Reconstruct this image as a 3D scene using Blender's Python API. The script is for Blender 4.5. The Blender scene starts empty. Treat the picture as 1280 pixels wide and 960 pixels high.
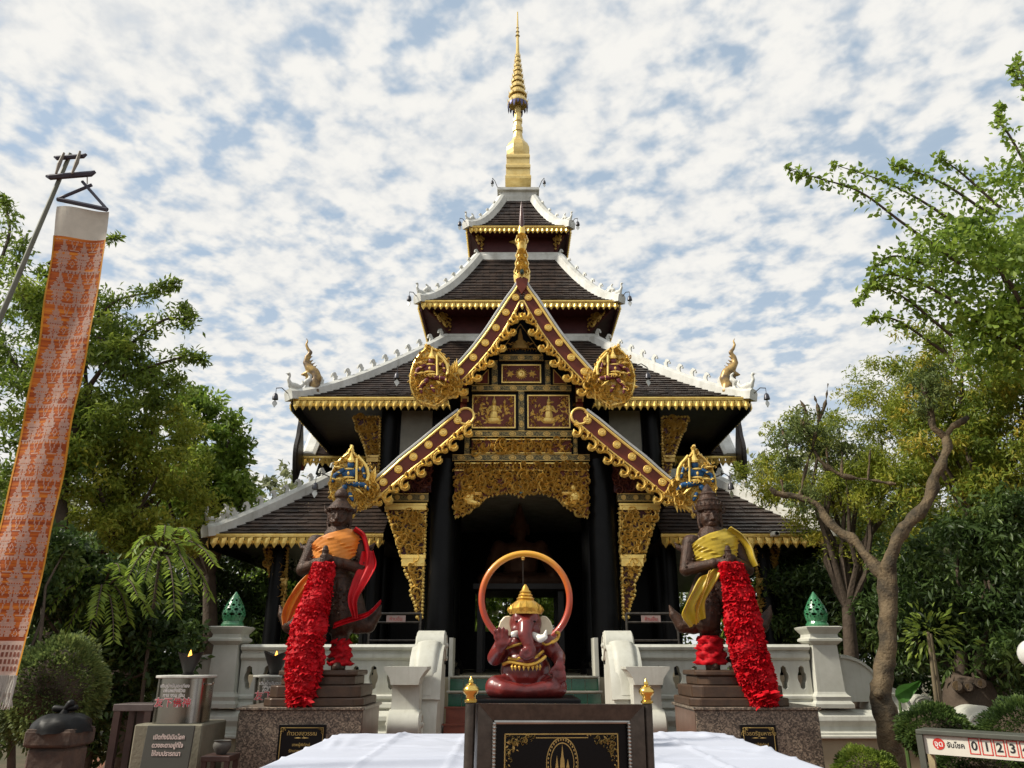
import bpy, bmesh, math, random
import numpy as np
from mathutils import Vector, Matrix, Euler

# ------------------------------------------------------------------ camera
SC = bpy.context.scene
COL = SC.collection
R = math.radians
PI = math.pi
FPX, PITCH, CAMX, EYE = 950.0, R(20.0), -0.18, 1.6
cam_d = bpy.data.cameras.new("camera")
cam_d.sensor_width = 36.0
cam_d.lens = 36.0 * FPX / 1280.0
cam_d.clip_start, cam_d.clip_end = 0.05, 3000.0
cam = bpy.data.objects.new("camera", cam_d)
COL.objects.link(cam)
cam.location = (CAMX, 0, EYE)
cam.rotation_euler = (R(90) + PITCH, 0, 0)
SC.camera = cam

# ------------------------------------------------------------------ light and sky
SUN_EL, SUN_AZ = 43.0, -101.0        # azimuth clockwise from +Y (view direction): left, a little behind the viewer
W = bpy.data.worlds.new("World")
SC.world = W
W.use_nodes = True
def build_world():
    nt = W.node_tree
    N, L = nt.nodes, nt.links
    N.clear()
    def nd(t, **k):
        n = N.new(t)
        for a, b in k.items():
            setattr(n, a, b)
        return n
    out = nd('ShaderNodeOutputWorld')
    bg = nd('ShaderNodeBackground')
    bg.inputs['Strength'].default_value = 0.1
    sky = nd('ShaderNodeTexSky', sky_type='NISHITA', sun_disc=False)
    sky.sun_elevation = R(SUN_EL)
    sky.sun_rotation = R(SUN_AZ)
    sky.air_density, sky.dust_density, sky.ozone_density = 1.0, 1.5, 1.0
    tc = nd('ShaderNodeTexCoord')
    sep = nd('ShaderNodeSeparateXYZ')
    L.new(tc.outputs['Generated'], sep.inputs[0])
    def math_(op, a, b=None, c=None):
        m = nd('ShaderNodeMath', operation=op)
        for i, v in enumerate((a, b, c)):
            if v is None:
                continue
            if isinstance(v, (int, float)):
                m.inputs[i].default_value = v
            else:
                L.new(v, m.inputs[i])
        return m.outputs[0]
    zc = math_('ADD', math_('MAXIMUM', sep.outputs['Z'], 0.0), 0.16)
    u = math_('DIVIDE', sep.outputs['X'], zc)
    v = math_('DIVIDE', sep.outputs['Y'], zc)
    cmb = nd('ShaderNodeCombineXYZ')
    L.new(u, cmb.inputs[0]); L.new(v, cmb.inputs[1])
    mp = nd('ShaderNodeMapping')
    mp.inputs['Rotation'].default_value = (0, 0, R(33))
    mp.inputs['Location'].default_value = (3.1, 1.7, 0)
    L.new(cmb.outputs[0], mp.inputs[0])
    def noise(scale, detail, rough, dist=0.0, vec=None):
        n = nd('ShaderNodeTexNoise')
        n.inputs['Scale'].default_value = scale
        n.inputs['Detail'].default_value = detail
        n.inputs['Roughness'].default_value = rough
        n.inputs['Distortion'].default_value = dist
        L.new(vec or mp.outputs[0], n.inputs['Vector'])
        return n.outputs[0]
    big = noise(3.2, 3, 0.55, 0.35)
    puff = noise(15.0, 3, 0.5, 0.12)
    fine = noise(36.0, 4, 0.6, 0.15)
    s = math_('ADD', math_('MULTIPLY', big, 0.68), math_('ADD', math_('MULTIPLY', puff, 0.70), math_('MULTIPLY', fine, 0.14)))
    cov = nd('ShaderNodeMapRange', interpolation_type='SMOOTHSTEP')
    cov.inputs['From Min'].default_value = 0.53
    cov.inputs['From Max'].default_value = 0.81
    L.new(s, cov.inputs['Value'])
    # more veil near the horizon
    hz = nd('ShaderNodeMapRange')
    hz.inputs['From Min'].default_value = 0.45; hz.inputs['From Max'].default_value = 0.0
    hz.inputs['To Min'].default_value = 0.30; hz.inputs['To Max'].default_value = 0.85
    L.new(sep.outputs['Z'], hz.inputs['Value'])
    c = math_('MAXIMUM', cov.outputs[0], hz.outputs[0])
    # cloud brightness: thick middles a little greyer
    thick = nd('ShaderNodeMapRange', interpolation_type='SMOOTHSTEP')
    thick.inputs['From Min'].default_value = 0.36; thick.inputs['From Max'].default_value = 0.62
    L.new(math_('MULTIPLY_ADD', puff, .7, math_('MULTIPLY', fine, .3)), thick.inputs['Value'])
    ccol = nd('ShaderNodeMix', data_type='RGBA')
    ccol.inputs['A'].default_value = (4.6, 4.75, 4.88, 1)
    ccol.inputs['B'].default_value = (5.95, 5.85, 5.58, 1)
    L.new(thick.outputs[0], ccol.inputs['Factor'])
    blue = nd('ShaderNodeMix', data_type='RGBA')
    blue.inputs['Factor'].default_value = 0.55
    L.new(sky.outputs[0], blue.inputs['A'])
    blue.inputs['B'].default_value = (2.3, 3.5, 4.6, 1)
    mx = nd('ShaderNodeMix', data_type='RGBA')
    L.new(c, mx.inputs['Factor'])
    L.new(blue.outputs['Result'], mx.inputs['A'])
    L.new(ccol.outputs['Result'], mx.inputs['B'])
    L.new(mx.outputs['Result'], bg.inputs['Color'])
    L.new(bg.outputs[0], out.inputs['Surface'])
build_world()

sun_d = bpy.data.lights.new("sun", 'SUN')
sun_d.energy = 3.4
sun_d.angle = R(7)
sun_d.color = (1.0, 0.93, 0.80)
sun = bpy.data.objects.new("sun", sun_d)
COL.objects.link(sun)
_sd = Vector((math.sin(R(SUN_AZ)) * math.cos(R(SUN_EL)), math.cos(R(SUN_AZ)) * math.cos(R(SUN_EL)), math.sin(R(SUN_EL))))
sun.rotation_euler = (-_sd).to_track_quat('-Z', 'Y').to_euler()
sun.location = _sd * 60

SC.view_settings.view_transform = 'Standard'
SC.view_settings.look = 'None'
SC.view_settings.exposure = 0.65
SC.view_settings.gamma = 1.0
SC.view_settings.use_curve_mapping = False
SC.render.engine = 'CYCLES'
SC.cycles.use_denoising = True
SC.cycles.max_bounces = 8
SC.cycles.transparent_max_bounces = 8
SC.cycles.caustics_reflective = False
SC.cycles.caustics_refractive = False

# ------------------------------------------------------------------ pixel -> world (depth Y from what the thing touches)
def px(x, y, Y):
    dx, dy = (x - 640) / FPX, (480 - y) / FPX
    d = (dx, math.cos(PITCH) - dy * math.sin(PITCH), math.sin(PITCH) + dy * math.cos(PITCH))
    t = Y / d[1]
    return Vector((CAMX + d[0] * t, Y, EYE + d[2] * t))
def zpx(y, Y):
    return px(640, y, Y).z
def xz(x, y, Y):
    p = px(x, y, Y)
    return (p.x, p.z)

# ------------------------------------------------------------------ materials
MATS = {}
def mat(name, col, rough=0.6, metal=0.0, var=0.15, vscale=6.0, bump=0.0, bscale=40.0, spec=0.5, coat=0.0, col2=None, mixr=(0.35, 0.65), trans=0.0, sheen=0.0):
    if name in MATS:
        return MATS[name]
    m = bpy.data.materials.new(name)
    m.use_nodes = True
    nt = m.node_tree
    N, L = nt.nodes, nt.links
    b = N['Principled BSDF']
    b.inputs['Roughness'].default_value = rough
    b.inputs['Metallic'].default_value = metal
    b.inputs['Specular IOR Level'].default_value = spec
    b.inputs['Coat Weight'].default_value = coat
    b.inputs['Coat Roughness'].default_value = 0.12
    if sheen:
        b.inputs['Sheen Weight'].default_value = sheen
    tc = N.new('ShaderNodeTexCoord')
    n1 = N.new('ShaderNodeTexNoise')
    n1.inputs['Scale'].default_value = vscale
    n1.inputs['Detail'].default_value = 5
    n1.inputs['Roughness'].default_value = 0.62
    L.new(tc.outputs['Object'], n1.inputs['Vector'])
    mr = N.new('ShaderNodeMapRange')
    mr.inputs['From Min'].default_value, mr.inputs['From Max'].default_value = mixr
    L.new(n1.outputs[0], mr.inputs['Value'])
    mx = N.new('ShaderNodeMix'); mx.data_type = 'RGBA'
    c1 = tuple(col) + (1,)
    c2 = (tuple(col2) + (1,)) if col2 else tuple(max(0, c * (1 - 2 * var)) for c in col) + (1,)
    mx.inputs['A'].default_value = c2
    mx.inputs['B'].default_value = c1
    L.new(mr.outputs[0], mx.inputs['Factor'])
    L.new(mx.outputs['Result'], b.inputs['Base Color'])
    rr = N.new('ShaderNodeMapRange')
    rr.inputs['To Min'].default_value = min(1, rough * 1.25); rr.inputs['To Max'].default_value = rough * 0.8
    L.new(n1.outputs[0], rr.inputs['Value'])
    L.new(rr.outputs[0], b.inputs['Roughness'])
    if bump:
        n2 = N.new('ShaderNodeTexNoise')
        n2.inputs['Scale'].default_value = bscale
        n2.inputs['Detail'].default_value = 4
        L.new(tc.outputs['Object'], n2.inputs['Vector'])
        bp = N.new('ShaderNodeBump')
        bp.inputs['Strength'].default_value = bump
        bp.inputs['Distance'].default_value = 0.02
        L.new(n2.outputs[0], bp.inputs['Height'])
        L.new(bp.outputs[0], b.inputs['Normal'])
    if trans:
        tr = N.new('ShaderNodeBsdfTranslucent')
        L.new(mx.outputs['Result'], tr.inputs['Color'])
        ms = N.new('ShaderNodeMixShader')
        ms.inputs[0].default_value = trans
        L.new(b.outputs[0], ms.inputs[1]); L.new(tr.outputs[0], ms.inputs[2])
        L.new(ms.outputs[0], N['Material Output'].inputs['Surface'])
    MATS[name] = m
    return m

def leaf_mat(name, dark, mid, light, trans=0.35, rough=0.5):
    """leaf colours vary leaf by leaf through the 'var' attribute"""
    m = bpy.data.materials.new(name); m.use_nodes = True
    N, L = m.node_tree.nodes, m.node_tree.links
    b = N['Principled BSDF']; b.inputs['Roughness'].default_value = rough
    b.inputs['Specular IOR Level'].default_value = 0.35
    at = N.new('ShaderNodeAttribute'); at.attribute_name = 'var'
    cr = N.new('ShaderNodeValToRGB')
    e = cr.color_ramp.elements
    e[0].position, e[0].color = 0.0, tuple(dark) + (1,)
    e[1].position, e[1].color = 1.0, tuple(light) + (1,)
    k = e.new(0.5); k.color = tuple(mid) + (1,)
    L.new(at.outputs['Fac'], cr.inputs[0])
    L.new(cr.outputs[0], b.inputs['Base Color'])
    tr = N.new('ShaderNodeBsdfTranslucent')
    L.new(cr.outputs[0], tr.inputs['Color'])
    ms = N.new('ShaderNodeMixShader'); ms.inputs[0].default_value = trans
    L.new(b.outputs[0], ms.inputs[1]); L.new(tr.outputs[0], ms.inputs[2])
    L.new(ms.outputs[0], N['Material Output'].inputs['Surface'])
    MATS[name] = m
    return m

WHITE = mat('white_plaster', (0.56, 0.56, 0.50), 0.55, var=0.06, vscale=2.5, bump=0.08, bscale=18, col2=(0.46, 0.46, 0.40))
def weather(m, amount=.45, sx=9.0):
    N, L = m.node_tree.nodes, m.node_tree.links
    b = N['Principled BSDF']; src = b.inputs['Base Color'].links[0].from_socket
    tc = N.new('ShaderNodeTexCoord'); mp = N.new('ShaderNodeMapping'); mp.inputs['Scale'].default_value = (sx, sx, .7)
    n = N.new('ShaderNodeTexNoise'); n.inputs['Scale'].default_value = 1.0; n.inputs['Detail'].default_value = 6; n.inputs['Roughness'].default_value = .7
    L.new(tc.outputs['Object'], mp.inputs[0]); L.new(mp.outputs[0], n.inputs['Vector'])
    r = N.new('ShaderNodeMapRange'); r.inputs['From Min'].default_value = .50; r.inputs['From Max'].default_value = .78; r.inputs['To Max'].default_value = amount
    L.new(n.outputs[0], r.inputs['Value'])
    x = N.new('ShaderNodeMix'); x.data_type = 'RGBA'; x.inputs['B'].default_value = (.30, .28, .22, 1)
    L.new(r.outputs[0], x.inputs['Factor']); L.new(src, x.inputs['A']); L.new(x.outputs['Result'], b.inputs['Base Color'])
weather(WHITE)
ROOFW = mat('ridge_white', (0.72, 0.72, 0.68), 0.5, var=0.1, vscale=3, col2=(0.52, 0.52, 0.48))
weather(ROOFW, .6, 5)
CREAM = mat('cream_render', (0.42, 0.37, 0.25), 0.75, vscale=2.0, bump=0.1, col2=(0.33, 0.29, 0.20))
TILE = mat('roof_tile', (0.052, 0.034, 0.026), 0.40, vscale=5, col2=(0.020, 0.015, 0.013), bump=0.3, bscale=50, spec=0.35)
MAROON = mat('maroon_wall', (0.085, 0.020, 0.020), 0.45, vscale=4, spec=0.3)
REDB = mat('red_lacquer', (0.185, 0.042, 0.024), 0.42, vscale=5, spec=0.25)
BLACK = mat('black_lacquer', (0.0045, 0.0045, 0.005), 0.36, var=0.2, vscale=3, spec=0.14)
DARKW = mat('dark_timber', (0.018, 0.013, 0.012), 0.45, vscale=5)
GOLD = mat('gilding', (1.0, 0.73, 0.22), 0.30, metal=0.42, vscale=11, col2=(0.84, 0.55, 0.13), mixr=(0.3, 0.6))
GOLDP = mat('gold_paint', (0.74, 0.50, 0.14), 0.42, metal=0.25, vscale=14, col2=(0.54, 0.34, 0.08))
GOLDPALE = mat('spire_gold', (0.82, 0.63, 0.26), 0.34, metal=0.35, vscale=5, col2=(0.68, 0.49, 0.17))
STENCIL = mat('gold_stencil', (0.30, 0.23, 0.08), 0.45, metal=0.35, vscale=60, col2=(0.03, 0.028, 0.02), mixr=(0.46, 0.54))
BEIGE = mat('beige_panel', (0.30, 0.28, 0.23), 0.7, vscale=2)
GREENT = mat('green_glaze', (0.010, 0.075, 0.045), 0.14, vscale=7, coat=0.6)
GREENC = mat('green_ceramic', (0.06, 0.26, 0.12), 0.28, vscale=14, coat=0.3, col2=(0.03, 0.13, 0.06))
TERRA = mat('terracotta', (0.24, 0.062, 0.034), 0.4, vscale=6)
BRONZE = mat('dark_bronze', (0.066, 0.032, 0.019), 0.46, metal=0.2, vscale=16, bump=0.45, bscale=80, col2=(0.026, 0.014, 0.009), spec=0.35)
BASEBR = mat('bronze_base', (0.085, 0.048, 0.028), 0.42, metal=0.2, vscale=8, col2=(0.05, 0.03, 0.02), bump=0.1)
ORANGE = mat('orange_satin', (0.74, 0.24, 0.010), 0.42, vscale=5, sheen=0.3, var=0.12)
YELLOW = mat('yellow_satin', (0.54, 0.38, 0.010), 0.42, vscale=6, sheen=0.3, var=0.15)
REDC = mat('red_gauze', (0.70, 0.006, 0.016), 0.6, vscale=14, var=0.26, trans=0.2, spec=0.2)
REDD = mat('red_satin', (0.52, 0.008, 0.014), 0.5, vscale=6, spec=.25)
STEEL = mat('stainless', (0.36, 0.34, 0.30), 0.24, metal=1.0, var=0.1, vscale=3)
GUNM = mat('gunmetal', (0.105, 0.092, 0.080), 0.34, metal=0.7, vscale=20, var=0.2)
BRASS = mat('brass', (0.78, 0.52, 0.14), 0.22, metal=1.0, vscale=12, var=0.1)
CLOTH = mat('white_cloth', (0.46, 0.49, 0.58), 0.75, vscale=3, var=0.03, bump=0.05, bscale=8)
WOODD = mat('dark_wood', (0.055, 0.026, 0.02), 0.45, vscale=9, bump=0.1)
CONC = mat('concrete', (0.19, 0.175, 0.125), 0.85, vscale=5, bump=0.3, bscale=30, col2=(0.15, 0.14, 0.10))
BARK = mat('bark', (0.125, 0.088, 0.045), 0.85, vscale=5, bump=1.0, bscale=34, col2=(0.036, 0.027, 0.015), mixr=(.38, .60))
BARKD = mat('bark_dark', (0.075, 0.052, 0.034), 0.9, vscale=7, bump=0.7, bscale=26)

# ------------------------------------------------------------------ object helpers
ORG = {}
def wloc(o):
    return ORG.get(o.name, Vector((0, 0, 0))) if o else Vector((0, 0, 0))
def props(o, label=None, cat=None, group=None, kind=None):
    if label: o['label'] = label
    if cat: o['category'] = cat
    if group: o['group'] = group
    if kind: o['kind'] = kind
    return o
def thing(name, loc, label, cat, group=None):
    o = bpy.data.objects.new(name, None)
    o.empty_display_size = 0.2
    COL.objects.link(o)
    o.location = loc
    ORG[o.name] = Vector(loc)
    return props(o, label, cat, group)
def link_mesh(name, me, m, parent=None, origin=(0, 0, 0)):
    """me is in coordinates relative to origin (world)"""
    o = bpy.data.objects.new(name, me)
    COL.objects.link(o)
    if m is not None and len(me.materials) == 0:
        for q in (m if isinstance(m, (list, tuple)) else [m]):
            me.materials.append(q)
    ORG[o.name] = Vector(origin)
    if parent:
        o.parent = parent
        o.location = Vector(origin) - wloc(parent)
    else:
        o.location = origin
    return o
def place(me, name, parent, loc, rot=(0, 0, 0), scale=(1, 1, 1)):
    """one more object that shares mesh data"""
    o = bpy.data.objects.new(name, me)
    COL.objects.link(o)
    ORG[o.name] = Vector(loc)
    o.location = Vector(loc) - wloc(parent)
    if parent: o.parent = parent
    o.rotation_euler = rot
    o.scale = scale
    return o

class MB:
    def __init__(s):
        s.v, s.f = [], []
    def add(s, vs, fs, M=None):
        n = len(s.v)
        if M is not None:
            vs = [M @ Vector(p) for p in vs]
        s.v.extend([tuple(p) for p in vs])
        s.f.extend([tuple(i + n for i in f) for f in fs])
        return s
    def box(s, x0, x1, y0, y1, z0, z1, M=None):
        v = [(x0, y0, z0), (x1, y0, z0), (x1, y1, z0), (x0, y1, z0), (x0, y0, z1), (x1, y0, z1), (x1, y1, z1), (x0, y1, z1)]
        f = [(0, 3, 2, 1), (4, 5, 6, 7), (0, 1, 5, 4), (1, 2, 6, 5), (2, 3, 7, 6), (3, 0, 4, 7)]
        return s.add(v, f, M)
    def prism(s, poly, a, b, axis='Y', M=None):
        """poly: 2D outline; axis Y -> (x,z) extruded y=a..b; X -> (y,z); Z -> (x,y)"""
        def p3(p, d):
            return (p[0], d, p[1]) if axis == 'Y' else ((d, p[0], p[1]) if axis == 'X' else (p[0], p[1], d))
        n = len(poly)
        v = [p3(p, a) for p in poly] + [p3(p, b) for p in poly]
        f = [tuple(range(n)), tuple(range(2 * n - 1, n - 1, -1))]
        f += [(i, n + i, n + (i + 1) % n, (i + 1) % n) for i in range(n)]
        return s.add(v, f, M)
    def tube(s, pts, rads, n=8, cap=True, M=None, flat=1.0):
        pts = [Vector(p) for p in pts]
        if isinstance(rads, (int, float)): rads = [rads] * len(pts)
        vs, fs = [], []
        up = None
        for i, p in enumerate(pts):
            t = (pts[min(i + 1, len(pts) - 1)] - pts[max(i - 1, 0)])
            if t.length < 1e-9: t = Vector((0, 0, 1))
            t.normalize()
            if up is None:
                a = Vector((0, 1, 0)) if abs(t.y) < 0.9 else Vector((1, 0, 0))
                up = (a - t * a.dot(t)).normalized()
            else:
                up = (up - t * up.dot(t))
                up = up.normalized() if up.length > 1e-6 else t.orthogonal().normalized()
            w = t.cross(up)
            for k in range(n):
                a = 2 * PI * k / n
                vs.append(p + (up * math.cos(a) * flat + w * math.sin(a)) * rads[i])
        m = len(pts)
        for i in range(m - 1):
            for k in range(n):
                fs.append((i * n + k, i * n + (k + 1) % n, (i + 1) * n + (k + 1) % n, (i + 1) * n + k))
        if cap:
            fs.append(tuple(range(n - 1, -1, -1)))
            fs.append(tuple((m - 1) * n + k for k in range(n)))
        return s.add(vs, fs, M)
    def lathe(s, prof, c=(0, 0, 0), n=16, rot=0.0, sx=1.0, sy=1.0, M=None):
        """prof: list of (r, z) bottom to top"""
        vs, fs = [], []
        for r, z in prof:
            for k in range(n):
                a = rot + 2 * PI * k / n
                vs.append((c[0] + r * sx * math.cos(a), c[1] + r * sy * math.sin(a), c[2] + z))
        m = len(prof)
        for i in range(m - 1):
            for k in range(n):
                fs.append((i * n + k, i * n + (k + 1) % n, (i + 1) * n + (k + 1) % n, (i + 1) * n + k))
        fs.append(tuple(range(n - 1, -1, -1)))
        fs.append(tuple((m - 1) * n + k for k in range(n)))
        return s.add(vs, fs, M)
    def sq(s, prof, c=(0, 0, 0), M=None):
        """square lathe; r is the half width"""
        return s.lathe([(r * math.sqrt(2), z) for r, z in prof], c, 4, PI / 4, M=M)
    def ell(s, c, r, n=12, m=8, M=None):
        c = Vector(c)
        r = (r, r, r) if isinstance(r, (int, float)) else r
        vs, fs = [], []
        L = Matrix.Translation(c) @ (M or Matrix.Identity(4))
        for i in range(1, m):
            th = PI * i / m
            for k in range(n):
                a = 2 * PI * k / n
                vs.append(L @ Vector((r[0] * math.sin(th) * math.cos(a), r[1] * math.sin(th) * math.sin(a), -r[2] * math.cos(th))))
        b = len(vs); vs.append(L @ Vector((0, 0, -r[2]))); vs.append(L @ Vector((0, 0, r[2])))
        for i in range(m - 2):
            for k in range(n):
                fs.append((i * n + k, i * n + (k + 1) % n, (i + 1) * n + (k + 1) % n, (i + 1) * n + k))
        for k in range(n):
            fs.append((b, (k + 1) % n, k)); fs.append((b + 1, (m - 2) * n + k, (m - 2) * n + (k + 1) % n))
        return s.add(vs, fs)
    def cap(s, p, q, r0, r1, n=12):
        """closed tapered capsule"""
        p, q = Vector(p), Vector(q)
        d = (q - p); l = d.length
        if l < 1e-6: return s.ell(p, r0)
        d = d / l
        pts, rr = [], []
        for k in range(4):
            a = (PI / 2) * (1 - k / 4); pts.append(p - d * r0 * math.sin(a)); rr.append(max(1e-4, r0 * math.cos(a)))
        pts.append(p); rr.append(r0); pts.append(q); rr.append(r1)
        for k in range(1, 5):
            a = (PI / 2) * (k / 4); pts.append(q + d * r1 * math.sin(a)); rr.append(max(1e-4, r1 * math.cos(a)))
        return s.tube(pts, rr, n)
    def chain(s, pts, rads, n=12):
        for i in range(len(pts) - 1):
            s.cap(pts[i], pts[i + 1], rads[i], rads[i + 1], n)
        return s
    def mesh(s, name, org=None, smooth=None):
        me = bpy.data.meshes.new(name)
        v = np.array(s.v, dtype=np.float64)
        if org is not None and len(v): v = v - np.array(org)
        me.from_pydata(v.tolist(), [], s.f)
        bm = bmesh.new(); bm.from_mesh(me)
        bmesh.ops.recalc_face_normals(bm, faces=bm.faces)
        bm.to_mesh(me); bm.free()
        if smooth is not None:
            me.polygons.foreach_set('use_smooth', [True] * len(me.polygons))
            if smooth < 179:
                me.set_sharp_from_angle(angle=R(smooth))
        me.update()
        return me
    def center(s):
        v = np.array(s.v); return Vector(((v.min(0) + v.max(0)) / 2).tolist())
    def build(s, name, m, parent=None, smooth=None, origin=None, bevel=0.0):
        if origin is None: origin = s.center()
        me = s.mesh(name, origin, smooth)
        if bevel:
            bm = bmesh.new(); bm.from_mesh(me)
            bmesh.ops.bevel(bm, geom=[e for e in bm.edges if len(e.link_faces) == 2 and e.calc_face_angle(0) > 0.6], offset=bevel, segments=1, affect='EDGES')
            bm.to_mesh(me); bm.free()
        return link_mesh(name, me, m, parent, origin)
    def fused(s, name, m, parent=None, voxel=0.015, smooth=4, origin=None):
        """one continuous skin over all the pieces (voxel remesh)"""
        if origin is None: origin = s.center()
        me = s.mesh(name + '_raw', origin)
        o = bpy.data.objects.new(name + '_raw', me); COL.objects.link(o)
        rm = o.modifiers.new('r', 'REMESH'); rm.mode = 'VOXEL'; rm.voxel_size = voxel; rm.use_smooth_shade = True
        if smooth:
            sm = o.modifiers.new('s', 'SMOOTH'); sm.iterations = smooth; sm.factor = 0.5
        dg = bpy.context.evaluated_depsgraph_get()
        res = bpy.data.meshes.new_from_object(o.evaluated_get(dg), preserve_all_data_layers=False, depsgraph=dg)
        bpy.data.objects.remove(o); bpy.data.meshes.remove(me)
        res.name = name
        res.materials.clear()
        return link_mesh(name, res, m, parent, origin)

def text_obj(body, size, m, name, parent, loc, rot=(PI / 2, 0, 0), align='CENTER', extrude=0.002, bold=0.0, sx=1.0):
    cu = bpy.data.curves.new('t', 'FONT')
    cu.body = body; cu.size = size; cu.align_x = align; cu.align_y = 'CENTER'
    cu.extrude = extrude; cu.offset = bold; cu.resolution_u = 3
    o = bpy.data.objects.new('t', cu); COL.objects.link(o)
    dg = bpy.context.evaluated_depsgraph_get()
    me = bpy.data.meshes.new_from_object(o.evaluated_get(dg))
    bpy.data.objects.remove(o); bpy.data.curves.remove(cu)
    me.materials.clear(); me.materials.append(m)
    r = place(me, name, parent, loc, rot, (sx, 1, 1))
    return r

rng = random.Random(7)
def roughen(o, amp, scale, seed=0.0):
    from mathutils import noise as NZ
    me = o.data; n = len(me.vertices)
    for v in me.vertices:
        p = v.co * scale + Vector((seed, seed, seed)); v.co += v.normal * amp * (NZ.fractal(p, .8, 2.0, 4) )
    me.update()
def lerp(a, b, t): return a + (b - a) * t
def catmull(pts, n=8):
    """smooth polyline through points"""
    P = [Vector(p) for p in pts]
    P = [P[0] * 2 - P[1]] + P + [P[-1] * 2 - P[-2]]
    out = []
    for i in range(1, len(P) - 2):
        for k in range(n):
            t = k / n
            out.append(0.5 * ((2 * P[i]) + (P[i + 1] - P[i - 1]) * t + (2 * P[i - 1] - 5 * P[i] + 4 * P[i + 1] - P[i + 2]) * t * t + (3 * P[i] - P[i - 1] - 3 * P[i + 1] + P[i + 2]) * t ** 3))
    out.append(P[-2])
    return out

# ---- carved ornament pieces, in a local plane: u right, v up, relief towards -Y
def curl(mb, M, size=0.1, turns=1.15, relief=0.025, flip=1, w0=0.34):
    """a flame-like spiral leaf with a ridged section"""
    n = 11
    vs, fs = [], []
    for i in range(n + 1):
        t = i / n
        a = t * turns * 2 * PI
        r = size * 0.5 * (1 - 0.80 * t)
        cx, cz = flip * (r * math.sin(a)), size * 0.5 - r * math.cos(a) - size * 0.25 * (1 - t)
        nx, nz = flip * math.sin(a), -math.cos(a)
        w = size * w0 * (0.18 + 0.82 * math.sin(PI * min(1, 0.08 + 0.85 * t))) * (1 - 0.45 * t)
        vs += [(cx - nx * w / 2, 0.0, cz - nz * w / 2), (cx, -relief * (0.5 + 0.5 * math.sin(PI * t)) - 0.004, cz), (cx + nx * w / 2, 0.0, cz + nz * w / 2)]
    for i in range(n):
        a, b = 3 * i, 3 * i + 3
        fs += [(a, a + 1, b + 1, b), (a + 1, a + 2, b + 2, b + 1)]
    mb.add(vs, fs, M)
def leaf_piece(mb, M, l=0.1, w=0.05, relief=0.02, bend=0.0):
    vs = [(0, 0, 0), (-w / 2 + bend * .4, 0, l * .42), (bend, 0, l), (w / 2 + bend * .4, 0, l * .42), (bend * .4, -relief, l * .45)]
    mb.add(vs, [(0, 4, 1), (1, 4, 2), (2, 4, 3), (3, 4, 0)], M)
def MT(x, y, z, ang=0.0, s=1.0, base=None):
    """place an ornament: at (x,y,z), turned by ang in its plane"""
    m = Matrix.Translation((x, y, z)) @ Matrix.Rotation(-ang, 4, 'Y') @ Matrix.Scale(s, 4)
    return (base @ m) if base is not None else m
def inside(poly, p):
    c = False; n = len(poly)
    for i in range(n):
        a, b = poly[i], poly[i - 1]
        if (a[1] > p[1]) != (b[1] > p[1]) and p[0] < (b[0] - a[0]) * (p[1] - a[1]) / (b[1] - a[1] + 1e-12) + a[0]:
            c = not c
    return c
def carve(mb, poly, y, pitch=0.06, relief=0.025, seed=1, sizek=1.5, base=None, leafk=0.35, big=True):
    """fill an outline (x,z) with curls and leaves on a loose lattice, mirrored about its middle"""
    rr = random.Random(seed)
    xs = [p[0] for p in poly]; zs = [p[1] for p in poly]
    x0, x1, z0, z1 = min(xs), max(xs), min(zs), max(zs)
    row = 0; z = z0 + pitch * .35
    while z < z1:
        x = x0 + pitch * (.3 if row % 2 else .8) * .6
        while x < x1:
            p = (x + rr.uniform(-.22, .22) * pitch, z + rr.uniform(-.22, .22) * pitch)
            if inside(poly, p):
                s = pitch * sizek * rr.uniform(.8, 1.2)
                h_ = s * .42
                if not all(inside(poly, (p[0] + a, p[1] + b)) for a, b in ((h_, 0), (-h_, 0), (0, h_), (0, -h_))): s *= .55
                if rr.random() < leafk:
                    leaf_piece(mb, MT(p[0], y - rr.uniform(0, .3) * relief, p[1], rr.uniform(-PI, PI), 1, base), s * 1.0, s * .5, relief * rr.uniform(.7, 1.3), s * rr.uniform(-.2, .2))
                else:
                    curl(mb, MT(p[0], y - rr.uniform(0, .3) * relief, p[1], rr.uniform(-PI, PI), 1, base), s, rr.uniform(.9, 1.3), relief * rr.uniform(.8, 1.3), rr.choice((-1, 1)))
            x += pitch
        z += pitch * .86; row += 1
    area = abs(sum(poly[i - 1][0] * poly[i][1] - poly[i][0] * poly[i - 1][1] for i in range(len(poly)))) / 2
    for _ in range(int(area / (pitch * pitch) * .22) if big else 0):
        for _t in range(12):
            p = (rr.uniform(x0, x1), rr.uniform(z0, z1))
            h_ = pitch * sizek * .55
            if all(inside(poly, (p[0] + a, p[1] + b)) for a, b in ((h_, 0), (-h_, 0), (0, h_), (0, -h_))): break
        else: continue
        s = pitch * sizek * rr.uniform(1.25, 1.7)
        curl(mb, MT(p[0], y - relief * .55, p[1], rr.uniform(-PI, PI), 1, base), s, rr.uniform(1.0, 1.35), relief * 1.5, rr.choice((-1, 1)), .30)
    return mb

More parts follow.
